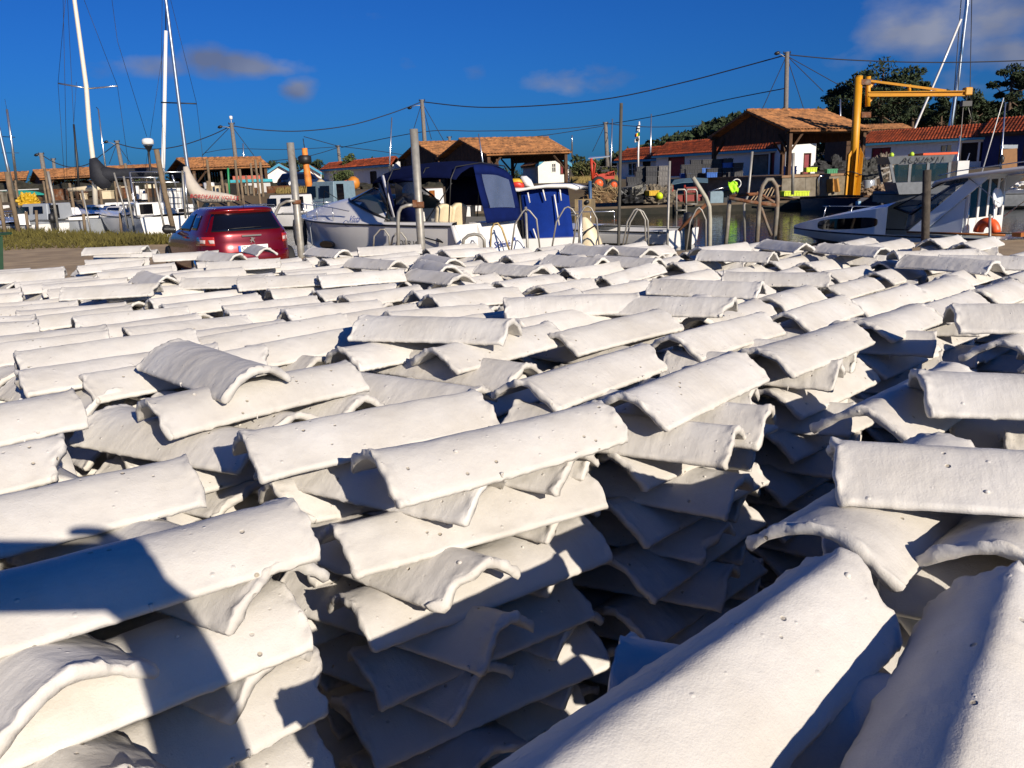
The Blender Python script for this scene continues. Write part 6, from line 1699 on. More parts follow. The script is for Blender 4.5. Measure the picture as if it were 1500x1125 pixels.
hoop('pointed hoop left of the rusty frame', [(1005, 368), (1011, 325), (1020, 307), (1024, 304), (1028, 308), (1034, 322), (1034, 368)], 19.4)
pipe('upright post inside the pointed hoop right of the transom', [(770, 303), (775, 420)], 19.6, 1.9, M_STEEL, 'post', 'steel_pole')
# rusty frame with a big inverted hoop
fr = empty('rusty_frame', XZ(1100, 22, WZ), 'rusty pipe frame with a tall rounded hoop standing in the water', 'frame')
def fpipe(name, pts, d, r, m): 
    mb = MB(); mb.tube([P(x, y, d) for x, y in pts], r * d / 1200, 9); mb.build(name, m, fr)
M_OLDPIPE = mat('old_grey_pipe', (.22, .20, .16), .7, .3, var=.25, dirt=(.18, .09, .04), damt=.42)
fpipe('hoop', [(1108, 366), (1111, 320), (1113, 288), (1117, 272), (1124, 263), (1131, 263), (1137, 272), (1139, 290), (1138, 310), (1133, 366)], 22, 3.2, M_OLDPIPE)
fpipe('leg', [(1069, 288), (1066, 330), (1062, 366)], 22.2, 3.0, M_OLDPIPE)
fpipe('leg', [(1113, 298), (1122, 325), (1130, 345)], 23.5, 2.2, M_OLDPIPE)
fpipe('cross_beam', [(1068, 290), (1100, 296), (1140, 301)], 22, 2.6, M_RUSTY)
fpipe('cross_beam', [(1068, 288), (1090, 285), (1113, 284)], 22.8, 2.4, M_RUSTY)
fpipe('cross_beam', [(1113, 284), (1140, 300)], 23.2, 2.0, M_RUSTY)
fpipe('brace', [(994, 338), (1012, 320), (1036, 298)], 22.6, 2.4, M_RUSTY)
# left: timber piles, frames, radar
PG = 'timber piles in the left harbour'
M_PILE = mat('weathered_pile', (.16, .115, .07), .9, var=.3, scale=3, bump=.7, bscale=14)
for lb, pts, d, r in (('stout leaning timber pile left of the car', [(229, 219), (241, 280), (256, 345)], 30, 3.6), ('leaning timber pile at the left edge, taller of two', [(10, 252), (17, 290), (28, 342)], 38, 3.2), ('timber pile at the left edge, lower of two', [(-2, 285), (4, 320), (8, 345)], 38, 2.6),
                      ('short timber stake behind the grass, by the white boat', [(38, 310), (42, 342)], 40, 2), ('second short stake left of the grey boat', [(53, 308), (55, 342)], 40, 1.9), ('short stake in front of the grey cabin boat', [(176, 312), (178, 345)], 38, 2), ('timber stake under the grey cabin boat window', [(122, 313), (125, 340)], 39, 2.1)):
    pipe(lb, pts, d, r, M_PILE, 'pile', 'timber_pile', PG)
for lb, pts, d, r in (('pale steel mooring pole behind the white boat', [(70, 251), (78, 290), (85, 335)], 42, 1.9), ('leaning aluminium pole left of the pipe frame', [(167, 253), (182, 305), (188, 335)], 37, 1.3), ('leaning aluminium pole at the middle of the pipe frame', [(181, 258), (190, 300), (199, 350)], 36, 1.5), ('aluminium pole right of the radar post', [(226, 260), (234, 300), (243, 345)], 35, 1.4), ('thin grey pole in the grey boat', [(120, 278), (130, 325), (133, 340)], 40, 1.2), ('pole behind the car mirror', [(267, 250), (272, 320)], 38, 1.5)):
    pipe(lb, pts, d, r, M_STEEL, 'pole', 'steel_pole', 'steel poles in the left harbour')
pf_ = empty('gantry', XZ(230, 40, WZ), 'aluminium pipe gantry over the white yacht stern', 'frame')
mb = MB()
for pts in ([(190, 252), (270, 252)], [(172, 260), (232, 260)], [(192, 267), (262, 267)]): mb.tube([P(x, y, 39.5) for x, y in pts], .035, 6)
mb.build('rail', M_ALU, pf_)
for pts in ([(190, 252), (204, 340)], [(252, 256), (258, 275)], [(270, 252), (276, 320)]):
    mb = MB(); mb.tube([P(x, y, 39.5) for x, y in pts], .04, 6); mb.build('leg', M_ALU, pf_)
gd = MB()
for x in (246, 252, 258, 264): gd.tube([P(x, 274, 39.6), P(x + 3, 305, 39.6)], .012, 4)
for y in (280, 290, 298): gd.tube([P(243, y, 39.6), P(267, y, 39.6)], .012, 4)
gd.build('guard_grid', M_BLACK, pf_)
rd = empty('radar_post', XZ(224, 43, WZ), 'white radar dome on a dark post', 'radar')
mb = MB(); mb.tube([P(217, 215, 43), P(220, 245, 43), P(226, 300, 43)], .06, 8); mb.lathe([(.06, -.3), (.2, -.05), (.26, 0), (.05, .02)], 10, P(217, 213, 43)); mb.build('post', M_BLACK, rd)
mb = MB(); mb.lathe([(.2, 0), (.28, .03), (.28, .22), (.2, .30), (.05, .32)], 16, P(217, 212, 43)); mb.build('dome', M_GEL, rd)
wt = empty('white_board', XZ(252, 41.6, WZ + .8), 'white panel hanging on the pipe gantry', 'panel')
mb = MB(); mb.slab([P(245, 276, 40.2), P(268, 275, 40.2), P(270, 306, 40.2), P(247, 304, 40.2)], (0, 1, 0), .06); mb.build('panel', M_GEL, wt)
# ------------------------------------------------------------------ far quay: tractor, crates, gear
M_CRATE = mat('black_plastic_crate', (.020, .020, .023), .6, var=.2)
def crate_mesh(w, dp, h, m):
    mb = MB(); t = .035
    for (c, s) in (((0, -dp / 2 + t / 2, h / 2), (w, t, h)), ((0, dp / 2 - t / 2, h / 2), (w, t, h)), ((-w / 2 + t / 2, 0, h / 2), (t, dp - 2 * t - .004, h)), ((w / 2 - t / 2, 0, h / 2), (t, dp - 2 * t - .004, h)), ((0, 0, t / 2), (w - 2 * t - .004, dp - 2 * t - .004, t))): mb.box(c, s)
    for z in (h * .97,): mb.box((0, -dp / 2 - .012, z - .02), (w + .05, .022, .04)); mb.box((w / 2 + .012, 0, z - .02), (.022, dp, .04)); mb.box((-w / 2 - .012, 0, z - .02), (.022, dp, .04))
    for k in range(4): mb.box((-w * .36 + w * .24 * k, -dp / 2 - .010, h * .42), (.03, .018, h * .7))
    me = mb.mesh('crate'); me.materials.append(m); return me
CM = crate_mesh(.62, .46, .27, M_CRATE); CMG = crate_mesh(.62, .46, .27, mat('grey_plastic_crate', (.14, .13, .12), .7, var=.2))
CML = crate_mesh(.62, .46, .27, M_LIME); CMB = crate_mesh(.62, .46, .3, mat('blue_plastic', (.015, .10, .38), .5, var=.1)); CMGN = crate_mesh(.6, .46, .3, mat('green_plastic', (.02, .22, .08), .5, var=.1)); CMY = crate_mesh(.62, .46, .27, M_YEL)
CMR = crate_mesh(.62, .46, .3, mat('dull_red_plastic', (.20, .02, .012), .6, var=.2))
def crate(me, p, label, group, rz=0.0):
    o = bpy.data.objects.new('crate', me); COL.objects.link(o); o.location = p; o.rotation_euler = (0, 0, rz)
    tag(o, label, 'crate', group)
rc = random.Random(5)
for col, (px, n_, d, mesh_, lb) in enumerate(((912, 4, 48.2, CM, 'black crate in the low stack left of the crate wall'), (926, 6, 48.5, CM, 'black crate in the second stack of the crate wall'), (939, 8, 48.7, CM, 'black crate in the third stack of the crate wall'), (953, 8, 48.4, CM, 'black crate in the fourth stack of the crate wall'), (971, 8, 48.6, CMG, 'grey crate in the right end stack of the crate wall'),
                                              (940, 8, 49.4, CM, 'black crate behind the third stack of the crate wall'), (956, 8, 49.3, CM, 'black crate behind the fourth stack'))):
    base_ = XZ(px, d, 0)
    for k in range(n_):
        crate(mesh_, (base_.x + rc.uniform(-.03, .03), d + rc.uniform(-.03, .03), zt(base_.x, d) + .03 + .275 * k), lb.replace(' crate', ' crate, %s up,' % ORD[k], 1), 'stacked black crates on the far quay', rc.gauss(0, .05))
# platform gear: dark sacks and baskets
bins = [(1004, 3, 52.6), (1019, 4, 52.9), (1034, 4, 53.0), (1049, 4, 53.2), (1064, 4, 53.0), (1079, 3, 52.8), (1012, 2, 51.6), (1042, 2, 51.9), (1072, 1, 51.8)]
for q, (px, n_, d) in enumerate(bins):
    b_ = XZ(px, d, 1.46)
    for k in range(n_):
        crate(CM if (q * 3 + k) % 7 else CMB, (b_.x + rc.uniform(-.05, .05), d, 1.465 + .275 * k), '%s crate, %s up, %s stack under the large shed roof' % ('dark' if (q * 3 + k) % 7 else 'blue', ORD[k], ORD[q]), 'crates stacked under the large shed', rc.gauss(0, .08))
heap('gear_heap', 'tangle of brown ropes and baskets behind the tall post', 'ropes', 878, 297, 46.9, 1.9, .75, mat('rope_brown', (.15, .09, .04), .95, var=.6, scale=8, bump=1, bscale=16), 31, dep=1.0)
heap('gear_heap', 'heap of shells and old rope below the yellow basket', 'ropes', 965, 297, 46.9, 1.8, .75, mat('shell_heap', (.14, .115, .08), .95, var=.7, scale=9, bump=1, bscale=20), 33, dep=1.0)
heap('gear_heap', 'dark pile of tyres and rope under the grey tarpaulin', 'ropes', 925, 297, 46.9, 1.6, .8, M_BLACK, 34, dep=1.0)
tg = MB(); rg = random.Random(8)
for _ in range(26):
    px = rg.uniform(866, 905); p = P(px, rg.uniform(276, 297), 46.4); a = rg.uniform(0, 6.28)
    tg.tube([p, p + Vector((math.cos(a) * .4, .05, abs(math.sin(a)) * .35)), p + Vector((math.cos(a) * .7, .1, math.sin(a) * .25))], .022, 4)
tag(tg.build('loose_sticks', mat('bleached_stick', (.34, .24, .12), .9)), 'bleached sticks and hoops thrown on the rope tangle', 'sticks', kind='stuff')
# grey tarpaulin box tied with cord, yellow basket, lime float
tb = empty('tarpaulin_box', P(934, 288, 46.6), 'box under a grey tied tarpaulin on the far quay', 'box')
mb = MB(); mb.hexa([P(912, 275, 47.4), P(927, 288, 46.5), P(943, 283, 46.5), P(928, 276, 47.4)], [P(914, 274, 47.4), P(926, 274, 46.5), P(941, 270, 46.5), P(928, 270, 47.4)]); mb.build('cover', mat('grey_tarpaulin', (.17, .16, .13), .85, var=.2, bump=.5, bscale=6), tb)
mb = MB(); mb.tube([P(927, 276, 46.42), P(934, 282, 46.42), P(942, 274, 46.42)], .015, 4); mb.tube([P(927, 284, 46.42), P(934, 276, 46.42), P(941, 281, 46.42)], .015, 4); mb.build('cord', M_BLACK, tb)
ps = P(955, 281, 46.5); crate(CMY, ps - Vector((0, 0, .2)), 'yellow basket lying on top of the heap on the far quay', 'coloured crates on the far quay', .4)
mb = MB(); mb.lathe([(.02, -.2), (.18, -.12), (.2, .05), (.1, .18), (.03, .2)], 10, P(966, 287, 46.3)); tag(mb.build('float', M_LIME), 'lime yellow float on the shell heap', 'float')
# tractor
tr = empty('tractor', P(885, 275, 56), 'old red tractor with orange wheels on the sandy slope', 'tractor')
M_TRED = mat('tractor_red', (.42, .035, .012), .55, var=.15)
def tq(px, py, dd=56): return P(px, py, dd)
mb = MB(); mb.hexa([tq(869, 263), tq(900, 262), tq(900, 262, 57), tq(869, 263, 57)], [tq(871, 257), tq(900, 250), tq(900, 250, 57), tq(871, 257, 57)]); mb.hexa([tq(886, 258), tq(901, 257), tq(901, 257, 57), tq(886, 258, 57)], [tq(887, 252), tq(900, 251), tq(900, 251, 57), tq(887, 252, 57)]); mb.build('bonnet', M_TRED, tr)
for (px, py, r_, dd) in ((877, 269, .48, 55.7), (899, 271, .36, 55.7), (879, 269, .48, 57.2)):
    mb = MB(); Mx = Matrix.Rotation(R(90), 3, 'X'); mb.lathe([(r_ * .6, -.14), (r_, -.12), (r_, .12), (r_ * .6, .14)], 16, tq(px, py, dd), Mx); wo = mb.build('wheel', M_RUBBER, tr)
    mb = MB(); mb.lathe([(.05, -.15), (r_ * .6, -.145), (r_ * .6, .145), (.05, .15)], 12, tq(px, py, dd), Mx); mb.build('rim', M_ORANGE, wo)
mb = MB(); mb.tube([tq(868, 264), tq(866, 232)], .10, 6); mb.tube([tq(866, 234), tq(872, 240), tq(869, 262)], .05, 5); mb.tube([tq(868, 258), tq(874, 254), tq(876, 258)], .06, 5); mb.build('lift_arm', M_TRED, tr)
mb = MB(); mb.slab([tq(862, 233), tq(893, 230), tq(894, 229, 58), tq(863, 231, 58)], (0, 0, 1), .06); mb.build('roof', M_GELGREY, tr)
mb = MB(); mb.tube([tq(892, 230), tq(895, 250)], .04, 5); mb.box(tq(886, 250), (.5, .5, .12)); mb.tube([tq(881, 251), tq(880, 246)], .03, 5); mb.build('seat_and_wheel', M_BLACK, tr)
pipe('blue post below the red tractor arm', [(864, 265), (865, 295), (865, 300)], 46.2, 2.4, mat('dark_blue_paint', (.03, .08, .17), .5), 'post', 'blue_post')
# concrete block at the quay end, left of the dark wall
cb = empty('concrete_block', P(852, 310, 33), 'weathered concrete mooring block behind the hoops', 'block')
mb = MB(); mb.hexa([XZ(842, 33, -1.5), XZ(866, 33, -1.5), XZ(872, 36, -1.5), XZ(846, 36, -1.5)], [P(842, 292, 33), P(866, 291, 33), P(872, 291, 36), P(846, 292, 36)]); mb.build('block', mat('ochre_concrete', (.22, .16, .08), .9, var=.25, dirt=(.12, .09, .05)), cb)
mb = MB(); mb.lathe([(.02, -.05), (.09, -.03), (.09, .03), (.02, .05)], 10, P(860, 296, 32.95), Matrix.Rotation(R(90), 3, 'X')); mb.build('ring_hole', M_BLACK, cb)
# tarp table with red legs
tt = empty('work_table', P(1008, 296, 46.9), 'work table under a blue grey tarpaulin with dull red legs', 'table')
mb = MB(); mb.grid([[tq(983, 271, 46.8), tq(1000, 268, 46.8), tq(1020, 267, 46.8), tq(1037, 268, 46.8)], [tq(988, 264, 48.4), tq(1003, 262, 48.4), tq(1020, 261, 48.4), tq(1037, 262, 48.4)]], False); mb.build('tarpaulin', mat('blue_grey_tarpaulin', (.07, .13, .17), .8, bump=.5, bscale=5), tt, thick=.03)
for px in (985, 1003, 1020):
    mb = MB(); mb.tube([P(px, 271, 46.9), P(px, 297, 46.9)], .06, 6); mb.build('leg', mat('dull_red_paint', (.24, .02, .012), .6), tt)
mb = MB(); mb.box(P(1008, 290, 47.2), (1.5, .5, .35)); mb.build('shelf', CMR.materials[0], tt)
crate(CMR, P(1012, 282, 47.0), 'red crate under the tarpaulin table', 'coloured crates on the far quay')
# ladder hoops on the far quay
for px, lb in ((998, 'left of two thin ladder hoops on the far quay edge'), (1013, 'right of two thin ladder hoops on the far quay edge')):
    root = empty('quay_ladder', P(px, 298, 45.8), lb, 'ladder', 'ladders on the far quay')
    mb = MB(); w = 7 if px < 1000 else 8; hh = 335 if px < 1000 else 300
    mb.tube([P(px - w, hh, 45.8), P(px - w, 281, 45.8), P(px - w + 2, 277.5, 45.8), P(px + w - 2, 277.5, 45.8), P(px + w, 281, 45.8), P(px + w, hh, 45.8)], .055, 6); mb.build('rail', M_STEEL, root)
    for y in ((308, 314) if px < 1000 else (299,)):
        mb = MB(); mb.tube([P(px - w, y, 45.75), P(px + w, y, 45.75)], .04, 5); mb.build('rung', M_STEEL, root)
# landing net with the bright jacket
ln_ = empty('landing_net', P(1072, 282, 46.2), 'white rimmed landing net leaning on the far quay', 'net')
mb = MB(); ctr = P(1079, 269, 46.3); mb.tube([ctr + Vector((.24 * math.cos(R(a)), 0, .24 * math.sin(R(a)))) for a in range(0, 375, 20)], .03, 5); mb.build('rim', M_GEL, ln_)
mb = MB(); mb.tube([P(1073, 272, 46.3), P(1050, 277, 46.3), P(1040, 281, 46.3)], .03, 5); mb.build('handle', M_ALU, ln_)
mb = MB(); rows = []
for (y, xa, xb) in ((266, 1067, 1079), (270, 1066, 1081), (274, 1068, 1082), (279, 1070, 1081), (282, 1072, 1080)):
    rows.append([P(xa + (xb - xa) * u, y + 1.5 * math.sin(7 * u), 46.05 + .10 * math.sin(u * 11 + y)) for u in [k / 8 for k in range(9)]])
mb.grid(rows, True); o = mb.build('safety_jacket', mat('fluorescent_fabric', (.42, .85, .02), .7, var=.1, bump=.5, bscale=9), None, thick=.04); tag(o, 'fluorescent yellow green jacket hung over the landing net', 'jacket')
bs = MB(); bs.box(P(1048, 290, 46.6), (.75, .6, .75)); tag(bs.build('grey_bin', M_GREYBLUE, None, bevel=.03), 'grey bin left of the bright jacket', 'bin')
bs = MB(); bs.box(P(1067, 289, 46.8), (.7, .6, .8)); tag(bs.build('black_bin', M_BLACK, None, bevel=.03), 'black bin under the bright jacket', 'bin')
# handcart of slats
hc = empty('hand_cart', P(1125, 295, 46.3), 'upturned slatted wooden cart behind the tall rusty hoop', 'cart')
for k in range(7):
    mb = MB(); mb.tube([P(1098 + 6 * k, 296 - k * 1.2, 46.3), P(1110 + 5.2 * k, 281 - 1.6 * k, 46.8)], .035, 4, smooth=False); mb.build('slat', mat('pale_slats', (.30, .22, .13), .85), hc)
mb = MB(); mb.tube([P(1095, 297, 46.2), P(1140, 286, 46.2)], .05, 4); mb.tube([P(1108, 282, 46.8), P(1145, 272, 46.8)], .05, 4); mb.build('side_rail', M_TIMBER, hc)
# gear right of the shed
for k, px in enumerate((1151, 1163, 1175)):
    crate(CML, P(px, 287, 46.6), ('left', 'middle', 'right')[k] + ' of the lime yellow crates on the quay edge', 'lime crates in a row', rc.gauss(0, .05))
crate(CML, P(1187, 252, 51), 'lime crate stacked on the platform behind the shed post', 'lime crates in a row')
crate(CMB, P(1157, 257, 50.4), 'blue crate on the platform beside the shed post', 'coloured crates on the far quay')
crate(CMB, P(1157, 251, 50.6), 'blue tub on top of the blue crate on the platform', 'coloured crates on the far quay')
crate(CMGN, P(1217, 262, 50.5), 'green bin behind the boards left of the crane', 'coloured crates on the far quay')
crate(CMGN, P(1217, 255, 50.7), 'second green bin standing on the first, left of the crane', 'coloured crates on the far quay')
lw = empty('low_wall', P(1195, 285, 49.5), 'low concrete wall between shed and crane', 'wall')
for k in range(4):
    mb = MB(); x0, x1 = 1150 + 22.5 * k, 1172 + 22.5 * k
    mb.hexa([XZ(x0, 49, -.05), XZ(x1, 49, -.05), XZ(x1, 49.3, -.05), XZ(x0, 49.3, -.05)], [P(x0, 255 + k, 49), P(x1, 255 + k, 49), P(x1, 255 + k, 49.3), P(x0, 255 + k, 49.3)]); mb.build('panel', mat('buff_concrete', (.20, .155, .095), .9, var=.25, dirt=(.14, .11, .07)), lw)  # concrete itself is buff, with random stains
def plank(label, pts, d, w, m):
    mb = MB(); mb.tube([P(x, y, d) for x, y in pts], w, 4, smooth=False); o = mb.build('plank', m); tag(o, label, 'plank', 'boards leaning on the low wall')
plank('dark board leaning steeply on the low wall', [(1174, 252), (1182, 280)], 48.6, .09, M_TIMBER)
plank('wide ochre board leaning left of the crane fins', [(1216, 262), (1217, 281)], 48.6, .22, mat('ochre_board', (.36, .18, .04), .8))
plank('second ochre board beside the crane', [(1224, 262), (1227, 281)], 48.6, .16, MATS['ochre_board'])
plank('grey board standing behind the lime crates', [(1188, 256), (1190, 282)], 48.6, .20, mat('grey_board', (.20, .17, .12), .9))
plank('dark grey board standing beside the grey one', [(1197, 256), (1198, 283)], 48.6, .16, M_TIMBER)
pipe('bent white pipe by the shed post', [(1206, 258), (1201, 258), (1199, 262), (1199, 286)], 48.2, 1.4, M_ALU, 'pipe', 'bent_pipe')
# dark barge with labelled blue end
db = empty('dark_barge', XZ(1235, 45, WZ), 'low dark oyster barge with a pale square mark moored below the crane', 'barge')
mb = MB(); mb.hexa([XZ(1175, 44.6, -.6), XZ(1292, 44.6, -.6), XZ(1292, 45.7, -.6), XZ(1180, 45.7, -.6)], [P(1172, 291, 44.6), P(1296, 289, 44.6), P(1296, 288, 45.7), P(1178, 289, 45.7)]); mb.build('hull', mat('dark_hull', (.012, .013, .03), .5, var=.2), db)
mb = MB(); mb.box(P(1257, 298, 44.57), (.28, .03, .24)); mb.build('painted_mark', mat('pale_blue_paint', (.25, .45, .62), .6), db)
mb = MB(); mb.box(P(1286, 297, 44.57), (.12, .03, .08)); mb.build('cleat', M_ALU, db)
mb = MB(); mb.tube([P(1172, 290, 44.6), P(1230, 287, 44.6), P(1296, 288, 44.6)], .06, 5); mb.build('rub_rail', M_TIMBER, db)
bb = MB(); bb.tube([P(1130, 289, 44.9), P(1180, 293, 44.9), P(1238, 302, 44.9)], .06, 5); tag(bb.build('long_pole', M_TIMBER), 'long pole lying along the far quay edge before the barge', 'pole')
for k, (px, py, d, w, h, lb) in enumerate(((1268, 262, 50, 1.9, 1.0, 'heap of dark nets and ropes right of the crane'), (1296, 262, 50.5, 1.5, 1.2, 'heap of grey ropes on the rack right of the crane'), (1287, 286, 48, 2.0, .5, 'pile of shells and floats at the foot of the crane'), (1222, 250, 56, 2.6, .7, 'dark heaps of gear under the back of the shed'))):
    heap('gear_heap', lb, 'nets', px, py, d, w, h, mat('grey_net_%d' % k, [(.05, .05, .045), (.16, .13, .10), (.20, .14, .09), (.03, .03, .03)][k], .95, var=.7, scale=7, bump=1, bscale=14), 40 + k, dep=1.2)
rk = empty('pipe_rack', P(1300, 290, 48.5), 'rack of grey pipes and trestles right of the crane', 'rack')
for k, pts in enumerate(([(1282, 262), (1283, 288)], [(1291, 252), (1292, 290)], [(1303, 248), (1304, 298)], [(1270, 268), (1305, 250)], [(1280, 250), (1312, 243)], [(1288, 274), (1310, 262)], [(1311, 250), (1312, 290)])):
    mb = MB(); mb.tube([P(x, y, 48.6) for x, y in pts], .06, 5); mb.build('pipe', mat('rack_grey', (.25, .23, .20), .7, var=.3), rk)
mb = MB(); mb.lathe([(.3, 0), (.33, .05), (.33, .85), (.3, .9)], 14, P(1271, 287, 48.2)); tag(mb.build('grey_drum', M_GELGREY), 'pale grey drum at the foot of the crane', 'drum')
# floats, drums and boxes on the trawler quay, left of the cruiser
for k, (px, py, r_, m, lb) in enumerate(((518, 268, .45, mat('orange_float', (.50, .18, .02), .5), 'big ochre float on the quay above the cruiser bow'), (500, 284, .36, mat('blue_drum', (.02, .10, .40), .4), 'blue drum on the quay above the cruiser bow'), (477, 276, .42, mat('rust_float', (.34, .08, .02), .6), 'rust red float beside the cream one'), (487, 274, .38, mat('cream_float', (.62, .52, .36), .6), 'cream float between two rusty floats'), (470, 270, .34, mat('tan_float', (.5, .40, .24), .6), 'small tan float at the trawler stern'))):
    mb = MB(); mb.lathe([(r_ * .3, -r_), (r_ * .85, -r_ * .6), (r_, 0), (r_ * .85, r_ * .6), (r_ * .3, r_)], 12, P(px, py, 60)); tag(mb.build('float' if 'float' in lb else 'drum', m), lb, 'float' if 'float' in lb else 'drum', 'floats and drums by the trawler')
mb = MB(); mb.slab([P(500, 266, 60), P(510, 263, 60), P(512, 270, 60), P(503, 272, 60)], (0, 1, 0), .3); tag(mb.build('red_box', mat('brick_red_paint', (.36, .07, .02), .6)), 'tilted red box behind the floats', 'box')
plank('pale board propped beside the ochre float', [(497, 276), (512, 268)], 59.5, .07, mat('pale_board', (.5, .42, .28), .8))
rt = MB()
for k in range(30):
    rg2 = random.Random(k); p = P(rg2.uniform(468, 515), rg2.uniform(276, 288), 60.5); a = rg2.uniform(0, 6.3)
    rt.tube([p, p + Vector((math.cos(a) * .7, .1, abs(math.sin(a)) * .5))], .035, 4)
tag(rt.build('dredge_gear', M_RUSTY), 'rusty dredges and frames piled by the trawler', 'dredges', kind='stuff')
# dark cars parked before the huts
def far_car(px, d, az, label, m):
    c = XZ(px, d, 0); root = empty('parked_car', (c.x, d, zt(c.x, d)), label, 'car', 'dark cars parked by the far huts', rz=-R(az))
    pr = [(-.82, 0, .25), (-.86, 2.0, .3), (-.82, 4.1, .3)]
    mb = MB(); rows = []
    for (y, w, z0, z1, wr) in ((0, .75, .3, .75, .7), (.12, .84, .25, .95, .78), (.5, .86, .22, 1.42, .62), (1.6, .86, .22, 1.48, .62), (2.4, .86, .22, 1.38, .60), (3.0, .85, .22, .98, .76), (3.9, .80, .25, .82, .7), (4.1, .70, .3, .6, .62)):
        rows.append([Vector((-w, y, z0)), Vector((-w, y, min(z1, .85))), Vector((-wr, y, z1)), Vector((0, y, z1 + .03)), Vector((wr, y, z1)), Vector((w, y, min(z1, .85))), Vector((w, y, z0))])
    mb.grid(rows, True); mb.f.append(tuple(range(7))); mb.sm.append(False); mb.build('body', m, root, local=True)
    for s in (-1, 1):
        mb = MB(); mb.slab([(s * .815, .75, .93), (s * .82, 2.6, .93), (s * .68, 2.2, 1.33), (s * .69, .85, 1.33)], (s, 0, .3), .02); mb.build('side_window', M_TINT, root, local=True)
        for y in (.75, 3.2):
            mb = MB(); mb.lathe([(.2, -.1), (.32, -.08), (.32, .08), (.2, .1)], 14, (s * .80, y, .32), Matrix.Rotation(R(90), 3, 'Y')); wo = mb.build('wheel', M_RUBBER, root, local=True)
            mb = MB(); mb.lathe([(.04, -.11), (.19, -.105), (.19, .105), (.04, .11)], 10, (s * .80, y, .32), Matrix.Rotation(R(90), 3, 'Y')); mb.build('rim', M_CHROME, wo, local=True)
    mb = MB(); mb.slab([(-.62, .10, 1.0), (.62, .10, 1.0), (.55, .4, 1.36), (-.55, .4, 1.36)], (0, -1, .3), .02); mb.build('rear_window', M_TINT, root, local=True)
far_car(392, 70, -75, 'dark blue car parked in front of the white gabled hut', mat('dark_blue_car', (.008, .012, .04), .25, coat=1))
far_car(418, 66, 40, 'dark van like car with a bright wheel left of the trawler', mat('blue_black_car', (.01, .02, .05), .25, coat=1))
heap('scrub_heap', 'dark scrub and gear heap on the far shore, ' + ordn(0) + ' from the left', 'scrub', 20, 288, 67, 9, .9, mat('dark_scrub', (.022, .020, .012), .95, var=.6, scale=3, bump=1, bscale=6), 60, dep=2.0, group='dark heaps along the far shore')
heap('scrub_heap', 'dark scrub and gear heap on the far shore, ' + ordn(1) + ' from the left', 'scrub', 70, 288, 67, 10, .9, mat('dark_scrub', (.022, .020, .012), .95, var=.6, scale=3, bump=1, bscale=6), 61, dep=2.0, group='dark heaps along the far shore')
heap('scrub_heap', 'dark scrub and gear heap on the far shore, ' + ordn(2) + ' from the left', 'scrub', 110, 288, 67, 9, .9, mat('dark_scrub', (.022, .020, .012), .95, var=.6, scale=3, bump=1, bscale=6), 62, dep=2.0, group='dark heaps along the far shore')
heap('scrub_heap', 'dark scrub and gear heap on the far shore, ' + ordn(3) + ' from the left', 'scrub', 160, 288, 67, 9, .9, mat('dark_scrub', (.022, .020, .012), .95, var=.6, scale=3, bump=1, bscale=6), 63, dep=2.0, group='dark heaps along the far shore')
heap('scrub_heap', 'dark scrub and gear heap on the far shore, ' + ordn(4) + ' from the left', 'scrub', 215, 288, 67, 9, .9, mat('dark_scrub', (.022, .020, .012), .95, var=.6, scale=3, bump=1, bscale=6), 64, dep=2.0, group='dark heaps along the far shore')
heap('scrub_heap', 'dark scrub and gear heap on the far shore, ' + ordn(5) + ' from the left', 'scrub', 300, 288, 67, 9, .9, mat('dark_scrub', (.022, .020, .012), .95, var=.6, scale=3, bump=1, bscale=6), 65, dep=2.0, group='dark heaps along the far shore')
heap('scrub_heap', 'dark scrub and gear heap on the far shore, ' + ordn(6) + ' from the left', 'scrub', 345, 288, 67, 10, .9, mat('dark_scrub', (.022, .020, .012), .95, var=.6, scale=3, bump=1, bscale=6), 66, dep=2.0, group='dark heaps along the far shore')
heap('scrub_heap', 'dark scrub and gear heap on the far shore, ' + ordn(7) + ' from the left', 'scrub', 375, 288, 67, 8, .9, mat('dark_scrub', (.022, .020, .012), .95, var=.6, scale=3, bump=1, bscale=6), 67, dep=2.0, group='dark heaps along the far shore')
heap('scrub_heap', 'dark scrub and gear heap on the far shore, ' + ordn(8) + ' from the left', 'scrub', 560, 288, 67, 9, .9, mat('dark_scrub', (.022, .020, .012), .95, var=.6, scale=3, bump=1, bscale=6), 68, dep=2.0, group='dark heaps along the far shore')
heap('scrub_heap', 'dark scrub and gear heap on the far shore, ' + ordn(9) + ' from the left', 'scrub', 640, 288, 67, 9, .9, mat('dark_scrub', (.022, .020, .012), .95, var=.6, scale=3, bump=1, bscale=6), 69, dep=2.0, group='dark heaps along the far shore')
heap('scrub_heap', 'dark scrub and gear heap on the far shore, ' + ordn(10) + ' from the left', 'scrub', 720, 288, 67, 9, .9, mat('dark_scrub', (.022, .020, .012), .95, var=.6, scale=3, bump=1, bscale=6), 70, dep=2.0, group='dark heaps along the far shore')
